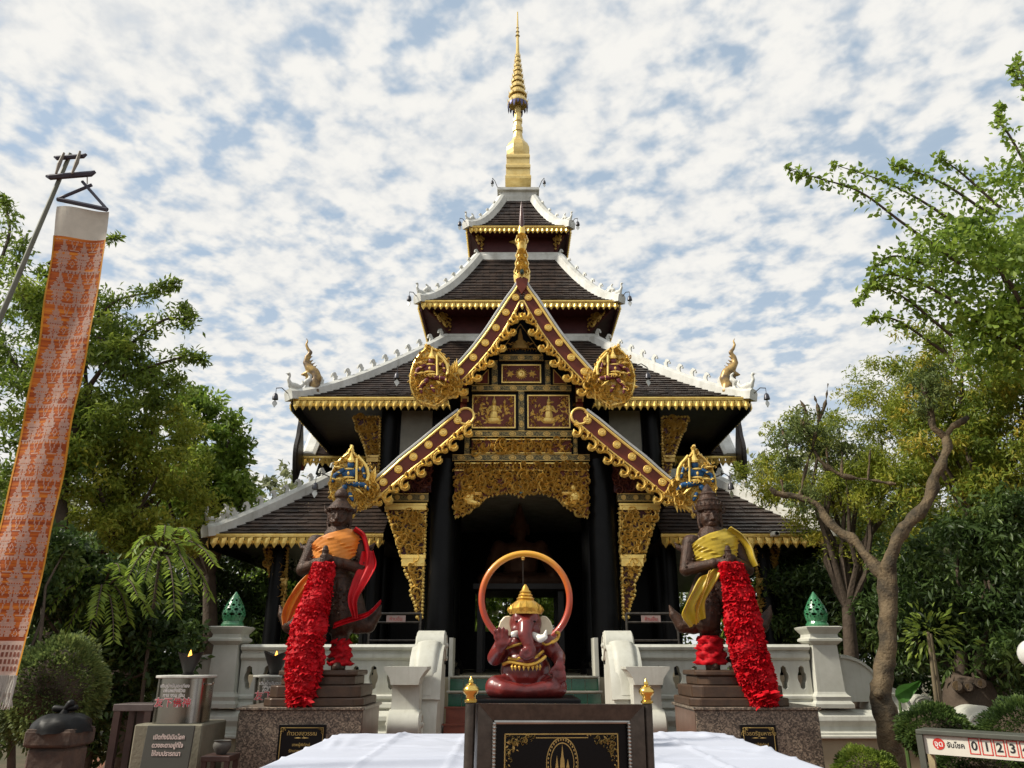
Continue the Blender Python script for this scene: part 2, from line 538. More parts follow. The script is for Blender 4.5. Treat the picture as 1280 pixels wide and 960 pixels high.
def leaf_mesh(name, C, var, size, seed=0, aspect=.45, droop=.25, dirs=None, szvar=.35):
    """C (N,3) leaf bases; each leaf is a folded four-point blade"""
    g = np.random.default_rng(seed)
    n = len(C)
    D = g.normal(size=(n, 3)) if dirs is None else dirs + g.normal(size=(n, 3)) * .45
    D[:, 2] -= droop
    D /= np.linalg.norm(D, axis=1)[:, None] + 1e-9
    U = g.normal(size=(n, 3)); U[:, 2] += 1.1
    S = np.cross(D, U); S /= np.linalg.norm(S, axis=1)[:, None] + 1e-9
    Nn = np.cross(S, D)
    L = size * (1 + g.uniform(-szvar, szvar, n))[:, None]
    Wd = L * aspect * .5
    p0 = C; p2 = C + D * L - Nn * L * .12
    p1 = C + D * L * .45 + S * Wd + Nn * L * .06; p3 = C + D * L * .45 - S * Wd + Nn * L * .06
    V = np.stack([p0, p1, p2, p3], 1).reshape(-1, 3)
    me = bpy.data.meshes.new(name)
    me.vertices.add(4 * n); me.vertices.foreach_set('co', V.astype(np.float32).ravel())
    b = (np.arange(n) * 4)[:, None]
    T = np.concatenate([b, b + 1, b + 2, b, b + 2, b + 3], 1).ravel()
    me.loops.add(6 * n); me.loops.foreach_set('vertex_index', T.astype(np.int32))
    me.polygons.add(2 * n); me.polygons.foreach_set('loop_start', (np.arange(2 * n) * 3).astype(np.int32))
    at = me.attributes.new('var', 'FLOAT', 'POINT')
    at.data.foreach_set('value', np.repeat(np.clip(var, 0, 1), 4).astype(np.float32))
    me.update(calc_edges=True)
    return me
# ================================================================== ground
Y0 = 19.1                                   # centre of the tower
def sheet(name, x0, x1, y0, y1, z, m, nx=1, ny=1, fn=None):
    mb = MB(); vs, fs = [], []
    for j in range(ny + 1):
        for i in range(nx + 1):
            x, y = lerp(x0, x1, i / nx), lerp(y0, y1, j / ny)
            vs.append((x, y, z + (fn(x, y) if fn else 0)))
    for j in range(ny):
        for i in range(nx):
            a = j * (nx + 1) + i
            fs.append((a, a + 1, a + nx + 2, a + nx + 1))
    mb.add(vs, fs)
    return props(mb.build(name, m, None, origin=(0, 0, 0)), kind='structure')
EARTH = mat('earth', (0.10, 0.075, 0.045), 0.95, vscale=0.8, bump=0.5, bscale=8, col2=(0.045, 0.05, 0.02))
PAVE = mat('paving', (0.26, 0.115, 0.07), 0.7, vscale=2.5, bump=0.25, bscale=14, col2=(0.17, 0.075, 0.048))
sheet('ground', -900, 900, -300, 1500, -0.02, EARTH)
sheet('courtyard_paving', -7.5, 7.5, -4, 16, 0.0, PAVE)

# ================================================================== temple
temple = thing('temple', (0, Y0, 0), 'tall black and gold temple with tiered dark roofs and a golden spire', 'temple')
def half(pxw, py):
    """half width w of a square tier whose front face (at Y0-w) spans +-pxw pixels at row py; returns (w, z)"""
    w = 1.0
    for _ in range(30):
        Y = Y0 - w
        d = px(640 + pxw, py, Y).x - CAMX
        w = d
    return w, zpx(py, Y0 - w)

def shingles(mb, Lf, Rf, t_rows, tw, th=0.03, nrm=None, seed=0):
    """courses of separate slabs on the surface between curves Lf(t), Rf(t)"""
    rr = random.Random(seed)
    for i in range(len(t_rows) - 1):
        a0, b0 = Vector(Lf(t_rows[i])), Vector(Rf(t_rows[i]))
        a1, b1 = Vector(Lf(t_rows[i + 1])), Vector(Rf(t_rows[i + 1]))
        up = (b0 - a0).cross(a1 - a0)
        if up.length < 1e-9: continue
        up.normalize()
        if up.z < 0: up = -up
        L = (b0 - a0).length
        n = max(1, int(round(L / tw)))
        off = 0.5 * (i % 2)
        dn = ((a0 + b0) - (a1 + b1)); dn.normalize()
        us = [max(0., min(1., (k + off) / n)) for k in range(-1, n + 1)]
        us = sorted(set(us))
        for u0, u1 in zip(us[:-1], us[1:]):
            if u1 - u0 < 1e-4: continue
            g = min(0.003 / max(L, .01), (u1 - u0) * .2)
            j = rr.uniform(-.004, .006)
            t = th + rr.uniform(-.005, .006)
            p0, p1 = a0.lerp(b0, u0 + g), a0.lerp(b0, u1 - g)
            q0, q1 = a1.lerp(b1, u0 + g), a1.lerp(b1, u1 - g)
            e = dn * (0.02 + j)
            v = [p0 + e, p1 + e, p1 + e + up * t, p0 + e + up * t, q0, q1, q1 + up * .008, q0 + up * .008]
            mb.add(v, [(0, 1, 2, 3), (3, 2, 6, 7), (0, 3, 7, 4), (1, 5, 6, 2)])
    return mb

def sweep_box(mb, pts, w, h, up=Vector((0, 0, 1)), down=0.0):
    """rectangular bar along pts: width w across, from -down to h along up"""
    pts = [Vector(p) for p in pts]; vs, fs = [], []
    for i, p in enumerate(pts):
        t = (pts[min(i + 1, len(pts) - 1)] - pts[max(i - 1, 0)]).normalized()
        s = t.cross(up).normalized(); u = s.cross(t).normalized()
        for a, b in ((-1, -down), (1, -down), (1, h * .6), (.55, h), (-.55, h), (-1, h * .6)):
            vs.append(p + s * a * w / 2 + u * b)
    n = 6
    for i in range(len(pts) - 1):
        for k in range(n):
            fs.append((i * n + k, i * n + (k + 1) % n, (i + 1) * n + (k + 1) % n, (i + 1) * n + k))
    fs.append(tuple(range(n - 1, -1, -1))); fs.append(tuple((len(pts) - 1) * n + k for k in range(n)))
    mb.add(vs, fs)

# eave fringe: pendant leaves hanging from a moulded strip, along p->q
def fringe(mb, p, q, h=0.13, unit=0.12, out=Vector((0, -1, 0))):
    p, q = Vector(p), Vector(q)
    d = q - p; L = d.length; d = d / L
    n = max(2, int(round(L / unit))); u = L / n
    M = Matrix.Identity(4)
    M.col[0] = d.to_4d(); M.col[0][3] = 0
    M.col[1] = (-out).to_4d(); M.col[1][3] = 0
    M.col[2] = (0, 0, 1, 0)
    M.col[3] = p.to_4d()
    for k in range(n):
        x = u * (k + .5)
        # a bell-shaped pendant with ridge, two side beads
        B = M @ Matrix.Translation((x, 0, 0))
        vs = [(-u * .48, 0, 0), (u * .48, 0, 0), (u * .40, 0, -h * .55), (0, 0, -h), (-u * .40, 0, -h * .55), (0, -.035, -h * .15), (0, -.045, -h * .6)]
        mb.add(vs, [(0, 5, 1), (1, 5, 6, 2), (2, 6, 3), (3, 6, 4), (4, 6, 5, 0)], B)
        vs = [(u * .34, 0, -h * .3), (u * .5, -.03, -h * .42), (u * .66, 0, -h * .3), (u * .5, 0, -h * .72)]
        mb.add(vs, [(0, 1, 3), (1, 2, 3), (0, 2, 1)], B)
    mb.box(0, L, -.03, .02, 0.0, h * .12, M)
    mb.box(0, L, -.045, .02, h * .12, h * .24, M)
    return mb

# ---- ridge ornaments (white): a small crest hook and a goose
def outline_mesh(name, poly, th, m):
    mb = MB(); mb.prism(poly, -th / 2, th / 2, 'Y')
    me = mb.mesh(name); me.materials.append(m); return me
hook_poly = [(-.05, -.02), (.05, -.02), (.035, .06), (.03, .11), (.045, .155), (.085, .16), (.115, .135), (.11, .10), (.085, .10), (.09, .13), (.10, .18), (.07, .215), (.03, .235), (-.005, .215), (-.03, .16), (-.055, .17), (-.045, .10)]
CREST = outline_mesh('ridge_crest', hook_poly, .05, ROOFW)
def goose_mesh():
    mb = MB()
    mb.ell((0, 0, .10), (.15, .07, .085))
    mb.chain([(.10, 0, .13), (.15, 0, .22), (.13, 0, .30), (.15, 0, .335)], [.05, .032, .03, .036])
    mb.cap((.16, 0, .335), (.225, 0, .32), .02, .007)
    mb.chain([(-.12, 0, .12), (-.19, 0, .20), (-.16, 0, .27)], [.045, .035, .015])
    mb.box(-.10, .10, -.05, .05, -.02, .06)
    o = mb.fused('goose', None, None, .014, 3, origin=(0, 0, 0))
    me = o.data; bpy.data.objects.remove(o); me.materials.append(ROOFW); return me
GOOSE = goose_mesh()
def beast_mesh():
    """small curled mythical figure that sits behind the goose"""
    mb = MB()
    mb.chain([(-.12, 0, .02), (-.10, 0, .14), (0, 0, .20), (.06, 0, .15), (.03, 0, .09)], [.06, .06, .055, .05, .04])
    mb.chain([(.0, 0, .20), (-.02, 0, .29), (.04, 0, .33)], [.045, .035, .02])
    mb.chain([(-.13, 0, .05), (-.2, 0, .10), (-.22, 0, .2), (-.17, 0, .24)], [.045, .04, .03, .015])
    mb.box(-.2, .08, -.05, .05, -.02, .05)
    o = mb.fused('beast', None, None, .014, 3, origin=(0, 0, 0))
    me = o.data; bpy.data.objects.remove(o); me.materials.append(ROOFW); return me
BEAST = beast_mesh()

def tier(name, eave, top, exp, n_crest, label, naga=False, crest_s=1.0, rows=None, gap=None, soffit_to=None, fringe_h=.14, unit=.12, ridge_w=.24):
    """square concave roof. eave=(w,z) top=(w,z). gap: half width left open in the front for the porch"""
    (w0, z0), (w1, z1) = eave, top
    def prof(t):
        return lerp(w0, w1, t), z0 + (z1 - z0) * (t * .35 + .65 * t ** exp) if exp != 1 else lerp(z0, z1, t)
    roof = MB()
    length = math.hypot(w0 - w1, z1 - z0)
    n = rows or max(8, int(length / .135))
    ts = [i / n for i in range(n + 1)]
    def pt(k, sgn, t):
        w, z = prof(t)
        x, y = [(sgn * w, -w), (w, sgn * w), (-sgn * w, w), (-w, -sgn * w)][k]
        return Vector((x, Y0 + y, z))
    for k in (0, 1, 3):
        if k == 0 and gap:
            for s in (-1, 1):
                Lf = (lambda t, s=s: pt(0, -1, t) if s < 0 else Vector((gap, Y0 - prof(t)[0], prof(t)[1])))
                Rf = (lambda t, s=s: pt(0, 1, t) if s > 0 else Vector((-gap, Y0 - prof(t)[0], prof(t)[1])))
                shingles(roof, Lf, Rf, ts, .17, .032, seed=k)
        else:
            shingles(roof, lambda t: pt(k, -1, t), lambda t: pt(k, 1, t), ts, .17, .032, seed=k)
    # underlay + back slope + soffit
    und = MB()
    for k in range(4):
        vs = []
        for t in ts: vs += [pt(k, -1, t) - Vector((0, 0, .02)), pt(k, 1, t) - Vector((0, 0, .02))]
        if k == 0 and gap:
            for s in (-1, 1):
                vs = []
                for t in ts:
                    w, z = prof(t)
                    vs += [Vector((s * gap, Y0 - w, z - .02)), Vector((s * w, Y0 - w, z - .02))]
                und.add(vs, [(2 * i, 2 * i + 1, 2 * i + 3, 2 * i + 2) for i in range(n)])
        else:
            und.add(vs, [(2 * i, 2 * i + 1, 2 * i + 3, 2 * i + 2) for i in range(n)])
    ro = und.build(name, TILE, temple)
    ro['label'] = label
    props(roof.build('shingle_courses', TILE, ro), kind='stuff')
    sf = MB()
    so = soffit_to or w1
    e = w0 - .05
    for (x0, x1, y0, y1) in ((-e, e, -e, -so), (-e, e, so, e), (-e, -so, -so, so), (so, e, -so, so)):
        if gap and y1 == -so:
            sf.box(-e, -gap, Y0 + y0, Y0 + y1, z0 - .10, z0 - .04); sf.box(gap, e, Y0 + y0, Y0 + y1, z0 - .10, z0 - .04)
        else:
            sf.box(x0, x1, Y0 + y0, Y0 + y1, z0 - .10, z0 - .04)
    sf.build('soffit', MAROON if w0 < 3 else DARKW, ro)
    # fascia and fringe on front, left, right
    fb, fr = MB(), MB()
    f = w0 - .03
    segs = [((-f, -f), (f, -f), (0, -1)), ((f, -f), (f, f), (1, 0)), ((-f, f), (-f, -f), (-1, 0))]
    if gap: segs = [((-f, -f), (-gap, -f), (0, -1)), ((gap, -f), (f, -f), (0, -1))] + segs[1:]
    for a, b, o in segs:
        out = Vector((o[0], o[1], 0))
        p = Vector((a[0], Y0 + a[1], z0 - .06)) + out * .05; q = Vector((b[0], Y0 + b[1], z0 - .06)) + out * .05
        fb, fr = MB(), MB()
        fringe(fr, p, q, fringe_h, unit, out)
        c0, c1 = (p + q) / 2 - out * .04, (q - p)
        if abs(c1.x) > abs(c1.y):
            fb.box(min(p.x, q.x), max(p.x, q.x), p.y + .03, p.y + .07, z0 - .06 - fringe_h * .62, z0 + .0)
        else:
            fb.box(p.x - out.x * .05 - .02, p.x - out.x * .05 + .02, min(p.y, q.y), max(p.y, q.y), z0 - .06 - fringe_h * 1.05, z0 + .0)
        fb.build('fascia_board', MAROON if w0 < 3 else BLACK, ro)
        fr.build('gilded_fringe', GOLD, ro)
    # white hips
    for sx in (-1, 1):
        for sy in (-1, 1):
            pts = []
            for i in range(17):
                t = -.03 + 1.03 * i / 16
                w, z = prof(max(t, 0)); w = w if t >= 0 else w0 + .06
                pts.append(Vector((sx * w, Y0 + sy * w, z + .0)))
            hb = MB(); sweep_box(hb, pts, ridge_w, .15, down=.07)
            h = hb.build('hip_ridge', ROOFW, ro)
            if sy < 0:
                ang = math.atan2(sy, sx)
                for k in range(n_crest):
                    t = lerp(.16, .97, k / max(1, n_crest - 1))
                    w, z = prof(t)
                    place(CREST, 'ridge_crest', ro, (sx * w, Y0 + sy * w, z + .13), (0, 0, ang), (crest_s * .86,) * 3)
                w, z = prof(.0)
                place(GOOSE, 'goose_figure', ro, (sx * (w - .02), Y0 + sy * (w - .02), z + .14), (0, 0, ang), (crest_s * .92,) * 3)
                w, z = prof(.07)
                place(BEAST, 'beast_figure', ro, (sx * (w - .05), Y0 + sy * (w - .05), z + .14), (0, 0, ang), (crest_s,) * 3)
                if naga:
                    w, z = prof(.085)
                    naga_finial(ro, Vector((sx * (w - .08), Y0 + sy * (w - .08), z + .14)), sx)
    # white collar where the roof meets the wall above
    cb = MB(); c = w1 + .06
    cb.sq([(c, -.10), (c, .06), (c - .03, .10), (c - .03, .16), (c - .12, .18)], (0, Y0, z1))
    cb.build('collar_moulding', ROOFW, ro)
    return ro

def naga_finial(parent, p, sx):
    """gilded serpent rearing at a roof corner, long wavy crest"""
    mb = MB()
    def q(x, z): return (p.x + sx * x * .85, p.y, p.z + z * .78)
    mb.chain([q(-.05, -.05), q(-.02, .15), q(-.07, .33), q(-.02, .48), q(.12, .50)], [.13, .12, .105, .10, .07])
    mb.chain([q(.10, .50), q(.25, .45), q(.31, .44)], [.075, .045, .02])         # upper snout
    mb.chain([q(.08, .44), q(.18, .34), q(.20, .28)], [.05, .03, .015])          # jaw
    mb.chain([q(.05, .44), q(.06, .25), q(.02, .1)], [.05, .04, .04])            # beard
    mb.chain([q(.02, .52), q(.14, .62), q(.24, .78), q(.22, .95), q(.14, 1.08)], [.10, .085, .06, .05, .042])
    mb.chain([q(.14, 1.08), q(.22, 1.18), q(.27, 1.30), q(.25, 1.42), q(.29, 1.52)], [.042, .035, .028, .02, .006])
    for k in range(5):
        a = q(.0 + .04 * k, .55 + .09 * k); mb.cap(a, (a[0] - sx * .08, a[1], a[2] + .06), .025, .006)
    o = mb.fused('naga_finial', mat('weathered_gilt', (.46, .30, .10), .42, metal=.35, vscale=4, col2=(.12, .085, .06), mixr=(.4, .6)), parent, .02, 2)
    o['label'] = 'gilded serpent with a long wavy crest'
    return o

T1 = half(63.5, 283); T2 = half(124.5, 376); T3 = half(286, 497)
W1 = (1.0, zpx(322, Y0 - 1.0)); W2 = (1.76, zpx(424, Y0 - 1.76))
TOP1 = (.44, zpx(249, Y0 - .44))
T4 = half(391, 667)
tier('top_roof', (T1[0], T1[1]), TOP1, 2.0, 5, 'uppermost square tiled roof below the spire', crest_s=.85, fringe_h=.17, unit=.13, soffit_to=.97, ridge_w=.26)
tier('upper_roof', (T2[0], T2[1]), (W1[0] + .08, W1[1] - .06), 1.7, 7, 'second square tiled roof from the top', crest_s=.95, fringe_h=.19, unit=.14, soffit_to=1.73, ridge_w=.28)
tier('main_roof', (T3[0], T3[1]), (W2[0] + .08, W2[1] - .06), 1.35, 11, 'broad main tiled roof with gilded serpents at its corners', naga=True, crest_s=1.1, fringe_h=.22, unit=.14, soffit_to=2.9, ridge_w=.30)
tier('skirt_roof', (T4[0], T4[1]), (3.78, zpx(605, Y0 - 4.07) + .22), 1.15, 9, 'low skirt roof around the veranda', crest_s=1.0, gap=2.45, fringe_h=.20, unit=.15, soffit_to=3.0, ridge_w=.30)

# walls of the tower storeys
mb = MB(); mb.box(-.97, .97, Y0 - .97, Y0 + .97, W1[1] - .3, T1[1] - .03); t1w = mb.build('upper_storey_wall', MAROON, temple)
mb = MB(); mb.box(-1.72, 1.72, Y0 - 1.72, Y0 + 1.72, W2[1] - .3, T2[1] - .03); t2w = mb.build('middle_storey_wall', MAROON, temple)
# diamond ornament on the top storey
mb = MB(); zc_ = zpx(303, Y0 - .97)
mb.prism([(-.26, zc_), (-.12, zc_ + .05), (0, zc_ + .24), (.12, zc_ + .05), (.26, zc_), (.12, zc_ - .05), (0, zc_ - .24), (-.12, zc_ - .05)], Y0 - 1.01, Y0 - .972)
mb.build('diamond_ornament', GOLDP, t1w)
# carved corner brackets (thin triangular boards set on the diagonal)
def diag_bracket(parent, w, z0, z1, out, name='corner_bracket'):
    for sx in (-1, 1):
        b = MB(); a = Vector((sx * w, Y0 - w, 0)); d = Vector((sx, -1, 0)).normalized(); s = Vector((1, sx, 0)).normalized() * .025
        P = [a + Vector((0, 0, z0)), a + Vector((0, 0, z1)), a + d * out + Vector((0, 0, z1)), a + d * out * .86 + Vector((0, 0, lerp(z1, z0, .22))), a + d * out * .5 + Vector((0, 0, lerp(z1, z0, .50))), a + d * out * .18 + Vector((0, 0, lerp(z1, z0, .85)))]
        v = [p + s for p in P] + [p - s for p in P]; n = len(P)
        b.add(v, [tuple(range(n)), tuple(range(2 * n - 1, n - 1, -1))] + [(i, (i + 1) % n, n + (i + 1) % n, n + i) for i in range(n)])
        B = Matrix.Identity(4); B.col[0] = (d.x, d.y, 0, 0); nn = Vector((0, 0, 1)).cross(d); nn = nn if nn.y > 0 else -nn
        B.col[1] = (nn.x, nn.y, 0, 0); B.col[3] = (a.x, a.y, 0, 1)
        o = b.build(name, MAROON, parent)
        c = MB(); carve(c, [(.03, z0 + .08), (.03, z1 - .03), (out * .95, z1 - .03), (out * .5, lerp(z1, z0, .46))], -.03, .07, .03, 3, base=B)
        c.build('gilt_carving', GOLDP, o)
diag_bracket(temple, .975, zpx(319, Y0 - .97), T1[1] - .10, .42)
diag_bracket(temple, 1.725, zpx(418, Y0 - 1.72), T2[1] - .10, .80)

# ---- spire (square redented base, bulb, stacked umbrellas) on the centre axis
def spx(py, hw): return (px(640 + hw, py, Y0).x - CAMX, zpx(py, Y0))
sp = MB()
zb = zpx(249, Y0 - .44)
sp.sq([(.50, zb - .05), (.52, zb + .05), (.52, zb + .18), (.60, zb + .22), (.60, zb + .30), (.50, zb + .34)], (0, Y0, 0))
spire_white = sp.build('spire_plinth', ROOFW, temple)
sp = MB()
rows = [(232, 16), (229, 16), (227, 14.5), (220, 14), (218, 15.2), (215, 15.2), (213, 13.8), (207, 13.6), (205, 14.6), (203, 14.6), (201, 14)]
sp.sq([spx(y, h) for y, h in rows], (0, Y0, 0))
bulb = [(202, 13.2), (197, 14.6), (192, 15.3), (187, 15), (182, 12.6), (178, 8.8), (174, 6.6), (168, 5.4), (166, 5.2), (165, 6.4), (161, 6.4), (159, 5.2), (154, 5.0), (153, 6), (150, 6), (148, 4.2), (143, 4.6), (141, 3.6), (136, 4), (133, 3)]
sp.lathe([spx(y, h) for y, h in bulb], (0, Y0, 0), 8, PI / 8)
spire = sp.build('spire', GOLDPALE, temple)
ch = MB()
levels = [(131, 12.5, 121), (121, 11.2, 112), (112, 9.0, 104), (104, 7.6, 97), (97, 6.4, 90), (90, 5.4, 84), (84, 4.5, 78), (78, 3.8, 72), (72, 3.1, 66)]
for y0, h, y1 in levels:
    a, b = spx(y0, h), spx(y1, h * .62)
    ch.lathe([(a[0] * .5, a[1] + .02), (a[0], a[1]), (a[0] * 1.03, a[1] + .05), (a[0] * .93, lerp(a[1], b[1], .4)), (b[0], b[1]), (b[0] * .6, b[1] + .03)], (0, Y0, 0), 14)
ch.lathe([spx(132, 2.6), spx(100, 2.4), spx(66, 2.2), spx(50, 1.7), spx(34, 1.2), spx(15, .75)], (0, Y0, 0), 8)
for k, y in enumerate((46, 41, 36)):
    r, z = spx(y, 2.2 - .4 * k); ch.lathe([(.01, z), (r * 1.4, z + .03), (.01, z + .12)], (0, Y0, 0), 6)
rr = random.Random(4)
for y0, h, y1 in levels[::1]:
    r, z = spx(y0, h)
    for k in range(10):
        a = 2 * PI * k / 10 + y0; ch.cap((r * 1.02 * math.cos(a), Y0 + r * 1.02 * math.sin(a), z + .03), (r * 1.12 * math.cos(a), Y0 + r * 1.12 * math.sin(a), z + .14), .014, .004, 5)
chat = ch.build('umbrella_finial', GOLDPALE, spire)
pend = MB(); r, z = spx(131, 12.3)
for k in range(16):
    a = 2 * PI * k / 16; h = .16 + .10 * (k % 2)
    M = Matrix.Translation((r * math.cos(a), Y0 + r * math.sin(a), z)) @ Matrix.Rotation(a + PI / 2, 4, 'Z')
    pend.add([(-.05, 0, 0), (.05, 0, 0), (.035, -.012, -h * .6), (0, 0, -h), (-.035, -.012, -h * .6), (0, .02, -h * .4)], [(0, 1, 2, 3, 4), (0, 5, 1), (1, 5, 2), (2, 5, 3), (3, 5, 4), (4, 5, 0)], M)
pend.build('pendant_leaves', mat('blued_metal', (0.10, 0.10, 0.22), .4, metal=.6), spire)

# ---- core body, veranda, floors
FLOOR = 1.37
body_top = T3[1] - .10
mb = MB()
mb.box(-5.0, 5.0, Y0 - 5.0, Y0 + 5.0, .0, FLOOR - .01)                    # platform
mb.box(-1.75, 1.75, 12.42, Y0 - 4.99, .0, FLOOR - .012)                # porch floor
mb.build('platform', CREAM, temple)
core = MB()
c = 2.9; t = .16
zsk = T4[1] + 1.9
# upper core walls above the skirt roof (four faces, panels in front)
core.box(-2.7, 2.7, 15.0, 15.0 + t, 5.2, body_top); core.box(-2.7, -2.7 + t, 15.0 + t, Y0 - c + t, 5.2, body_top); core.box(2.7 - t, 2.7, 15.0 + t, Y0 - c + t, 5.2, body_top); core.box(-c, c, Y0 + c - t, Y0 + c, 4.4, body_top)
core.box(-c, -c + t, Y0 - c + t, Y0 + c - t, 4.4, body_top); core.box(c - t, c, Y0 - c + t, Y0 + c - t, 4.4, body_top)
# lower: side walls and back wall with two windows
zl = FLOOR
for s in (-1, 1):
    core.box(s * c - (t if s > 0 else 0), s * c + (t if s < 0 else 0), Y0 - c + t, Y0 + c - t, zl, 4.4)
    core.box(min(s * 1.35, s * c), max(s * 1.35, s * c), Y0 - c, Y0 - c + t, zl, 4.9)
core.box(-c, -1.2, Y0 + c - t, Y0 + c, zl, 4.4); core.box(1.2, c, Y0 + c - t, Y0 + c, zl, 4.4)
core.box(-1.2, 1.2, Y0 + c - t, Y0 + c, zl, 2.35); core.box(-1.2, 1.2, Y0 + c - t, Y0 + c, 3.6, 4.4); core.box(-.14, .14, Y0 + c - t, Y0 + c, 2.35, 3.6)
body = core.build('core_walls', BLACK, temple)
mb = MB()
for s in (-1, 1):
    p0, p1 = px(648 + s * 106, 516, Y0 - c), px(648 + s * 155, 590, Y0 - c)
    mb2 = MB(); mb2.box(min(s * 1.82, s * 2.46), max(s * 1.82, s * 2.46), 14.965, 14.997, 5.25, body_top - .02)
    mb2.build('wall_panel', BEIGE, body)
# corner columns of the upper body
def column(x, y, z0, z1, r, parent=temple, base=False):
    m = MB(); pr = [(r * 1.0, z0), (r * 1.0, z1)]
    if base: pr = [(r * 1.45, z0), (r * 1.45, z0 + .10), (r * 1.25, z0 + .14), (r * 1.3, z0 + .2), (r * 1.02, z0 + .27), (r, z0 + .4), (r * .96, z1)]
    m.lathe(pr, (x, y, 0), 24); return m.build('column', BLACK, parent, smooth=40)
for s in (-1, 1):
    column(s * 2.68, 14.98, 4.9, body_top, .19)
    column(s * 2.88, Y0 - 3.02, FLOOR, body_top, .21)
    for xx in (4.55,):
        column(s * xx, Y0 - 4.55, FLOOR, T4[1] - .08, .16, base=True)
    column(s * 2.75, Y0 - 4.55, FLOOR, T4[1] - .08, .16, base=True)
    column(s * 4.55, Y0, FLOOR, T4[1] - .08, .16)
    column(s * 4.55, Y0 + 4.55, FLOOR, T4[1] - .08, .16)
# carved hanging bracket: flat board + gilt carving, outline given in pixels on plane Y
def hanging_bracket(poly_px, Y, bands, seed, parent=temple, pitch=.075, th=.10, gold=GOLD, name='carved_bracket', relief=.045):
    poly = [xz(x, y, Y) for x, y in poly_px]
    b = MB(); b.prism(poly, Y, Y + th)
    o = b.build(name, MAROON, parent)
    c = MB(); carve(c, poly, Y - .004, pitch, relief, seed, 1.7)
    for i, p in enumerate(poly):            # scalloped rim
        q = poly[(i + 1) % len(poly)]
        L = math.hypot(q[0] - p[0], q[1] - p[1]); n = max(1, int(L / .06))
        for k in range(n):
            t = (k + .5) / n
            c.ell((lerp(p[0], q[0], t), Y - .005, lerp(p[1], q[1], t)), (.032, .03, .032), 6, 4)
    for (x0, x1, y0, y1) in bands:
        a, d = xz(x0, y0, Y), xz(x1, y1, Y)
        c.box(a[0], d[0], Y - .06, Y - .002, d[1], a[1])
        hh = a[1] - d[1]
        c.box(a[0] - .015, d[0] + .015, Y - .075, Y - .002, a[1] - hh * .3, a[1])
    c.build('gilt_carving', gold, o)
    return o
def mir(poly, ax): return [(2 * ax - x, y) for x, y in poly][::-1]
def axpx(Y, y): return 640 + FPX * (0 - CAMX) / ((px(640, y, Y) - Vector((CAMX, 0, EYE))).dot(Vector((0, math.cos(PITCH), math.sin(PITCH)))))
PB = [(482, 632), (533, 632), (532, 640), (530.5, 700), (529.5, 708), (527.5, 774), (522, 774), (519, 755), (513, 742), (514, 728), (507, 716), (505, 705), (502, 697), (495, 672), (486, 645)]
AX = axpx(13.0, 700)
for s in (0, 1):
    P = PB if s == 0 else mir(PB, AX)
    bd = [(483, 533, 630, 638), (503, 531, 694, 708)]
    if s: bd = [(2 * AX - b, 2 * AX - a, y0, y1) for a, b, y0, y1 in bd]
    hanging_bracket(P, 12.95, bd, 11 + s)
UB = [(441, 521), (475, 521), (473.5, 582), (472, 596), (466, 596), (462, 575), (452, 548)]
AXU = axpx(14.9, 560)
for s in (0, 1):
    P = UB if s == 0 else mir(UB, AXU)
    bd = [(459, 473, 570, 578)]
    if s: bd = [(2 * AXU - b, 2 * AXU - a, y0, y1) for a, b, y0, y1 in bd]
    hanging_bracket(P, 14.85, bd, 21 + s, gold=GOLDP)
LB = [(330, 684), (360, 684), (357, 738), (351, 775), (347, 775), (343, 745), (336, 712)]
AXL = axpx(14.4, 720)
for s in (0, 1):
    P = LB if s == 0 else mir(LB, AXL)
    bd = [(341, 359, 723, 732)]
    if s: bd = [(2 * AXL - b, 2 * AXL - a, y0, y1) for a, b, y0, y1 in bd]
    hanging_bracket(P, 14.5, bd, 31 + s, gold=GOLDP)
# ================================================================== front porch: gable, pediment, columns
YP, YB = 12.9, 12.32                      # pediment face and bargeboard plane
porch = MB()
for s in (-1, 1):
    column(s * 1.37, 13.05, FLOOR, zpx(574, 12.9), .24, base=True)
    column(s * 1.37, 15.0, FLOOR, zpx(574, 12.9), .2, base=True)
# pediment backing wall
AXP = axpx(YP, 530)
def fx(x): return x                        # pixel columns are mirrored about AXP where needed
def rect(mb, x0, x1, y0, y1, ya, yb, Y=YP):
    a, b = xz(x0, y0, Y), xz(x1, y1, Y)
    mb.box(min(a[0], b[0]), max(a[0], b[0]), ya, yb, min(a[1], b[1]), max(a[1], b[1]))
    return (a[0], b[0], b[1], a[1])
ped_poly = [xz(x, y, YP) for x, y in ((650, 385), (668, 418), (690, 450), (716, 480), (716, 578), (584, 578), (584, 480), (611, 450), (634, 418))]
mb = MB(); mb.prism(ped_poly, YP + .02, YP + .16)
ped = mb.build('pediment', BLACK, temple)
ped['label'] = 'black front gable wall with red and gold panels'
BORD = GOLDP
def frame_rect(x0, x1, y0, y1, w=.018):
    """thin raised gold frame in pixel bounds; returns world bounds"""
    a, b = xz(x0, y0, YP), xz(x1, y1, YP)
    X0, X1, Z0, Z1 = a[0], b[0], b[1], a[1]
    m = MB()
    m.box(X0, X1, YP - .02, YP + .025, Z1 - w, Z1); m.box(X0, X1, YP - .02, YP + .025, Z0, Z0 + w)
    m.box(X0, X0 + w, YP - .02, YP + .025, Z0 + w, Z1 - w); m.box(X1 - w, X1, YP - .02, YP + .025, Z0 + w, Z1 - w)
    return m, (X0, X1, Z0, Z1)
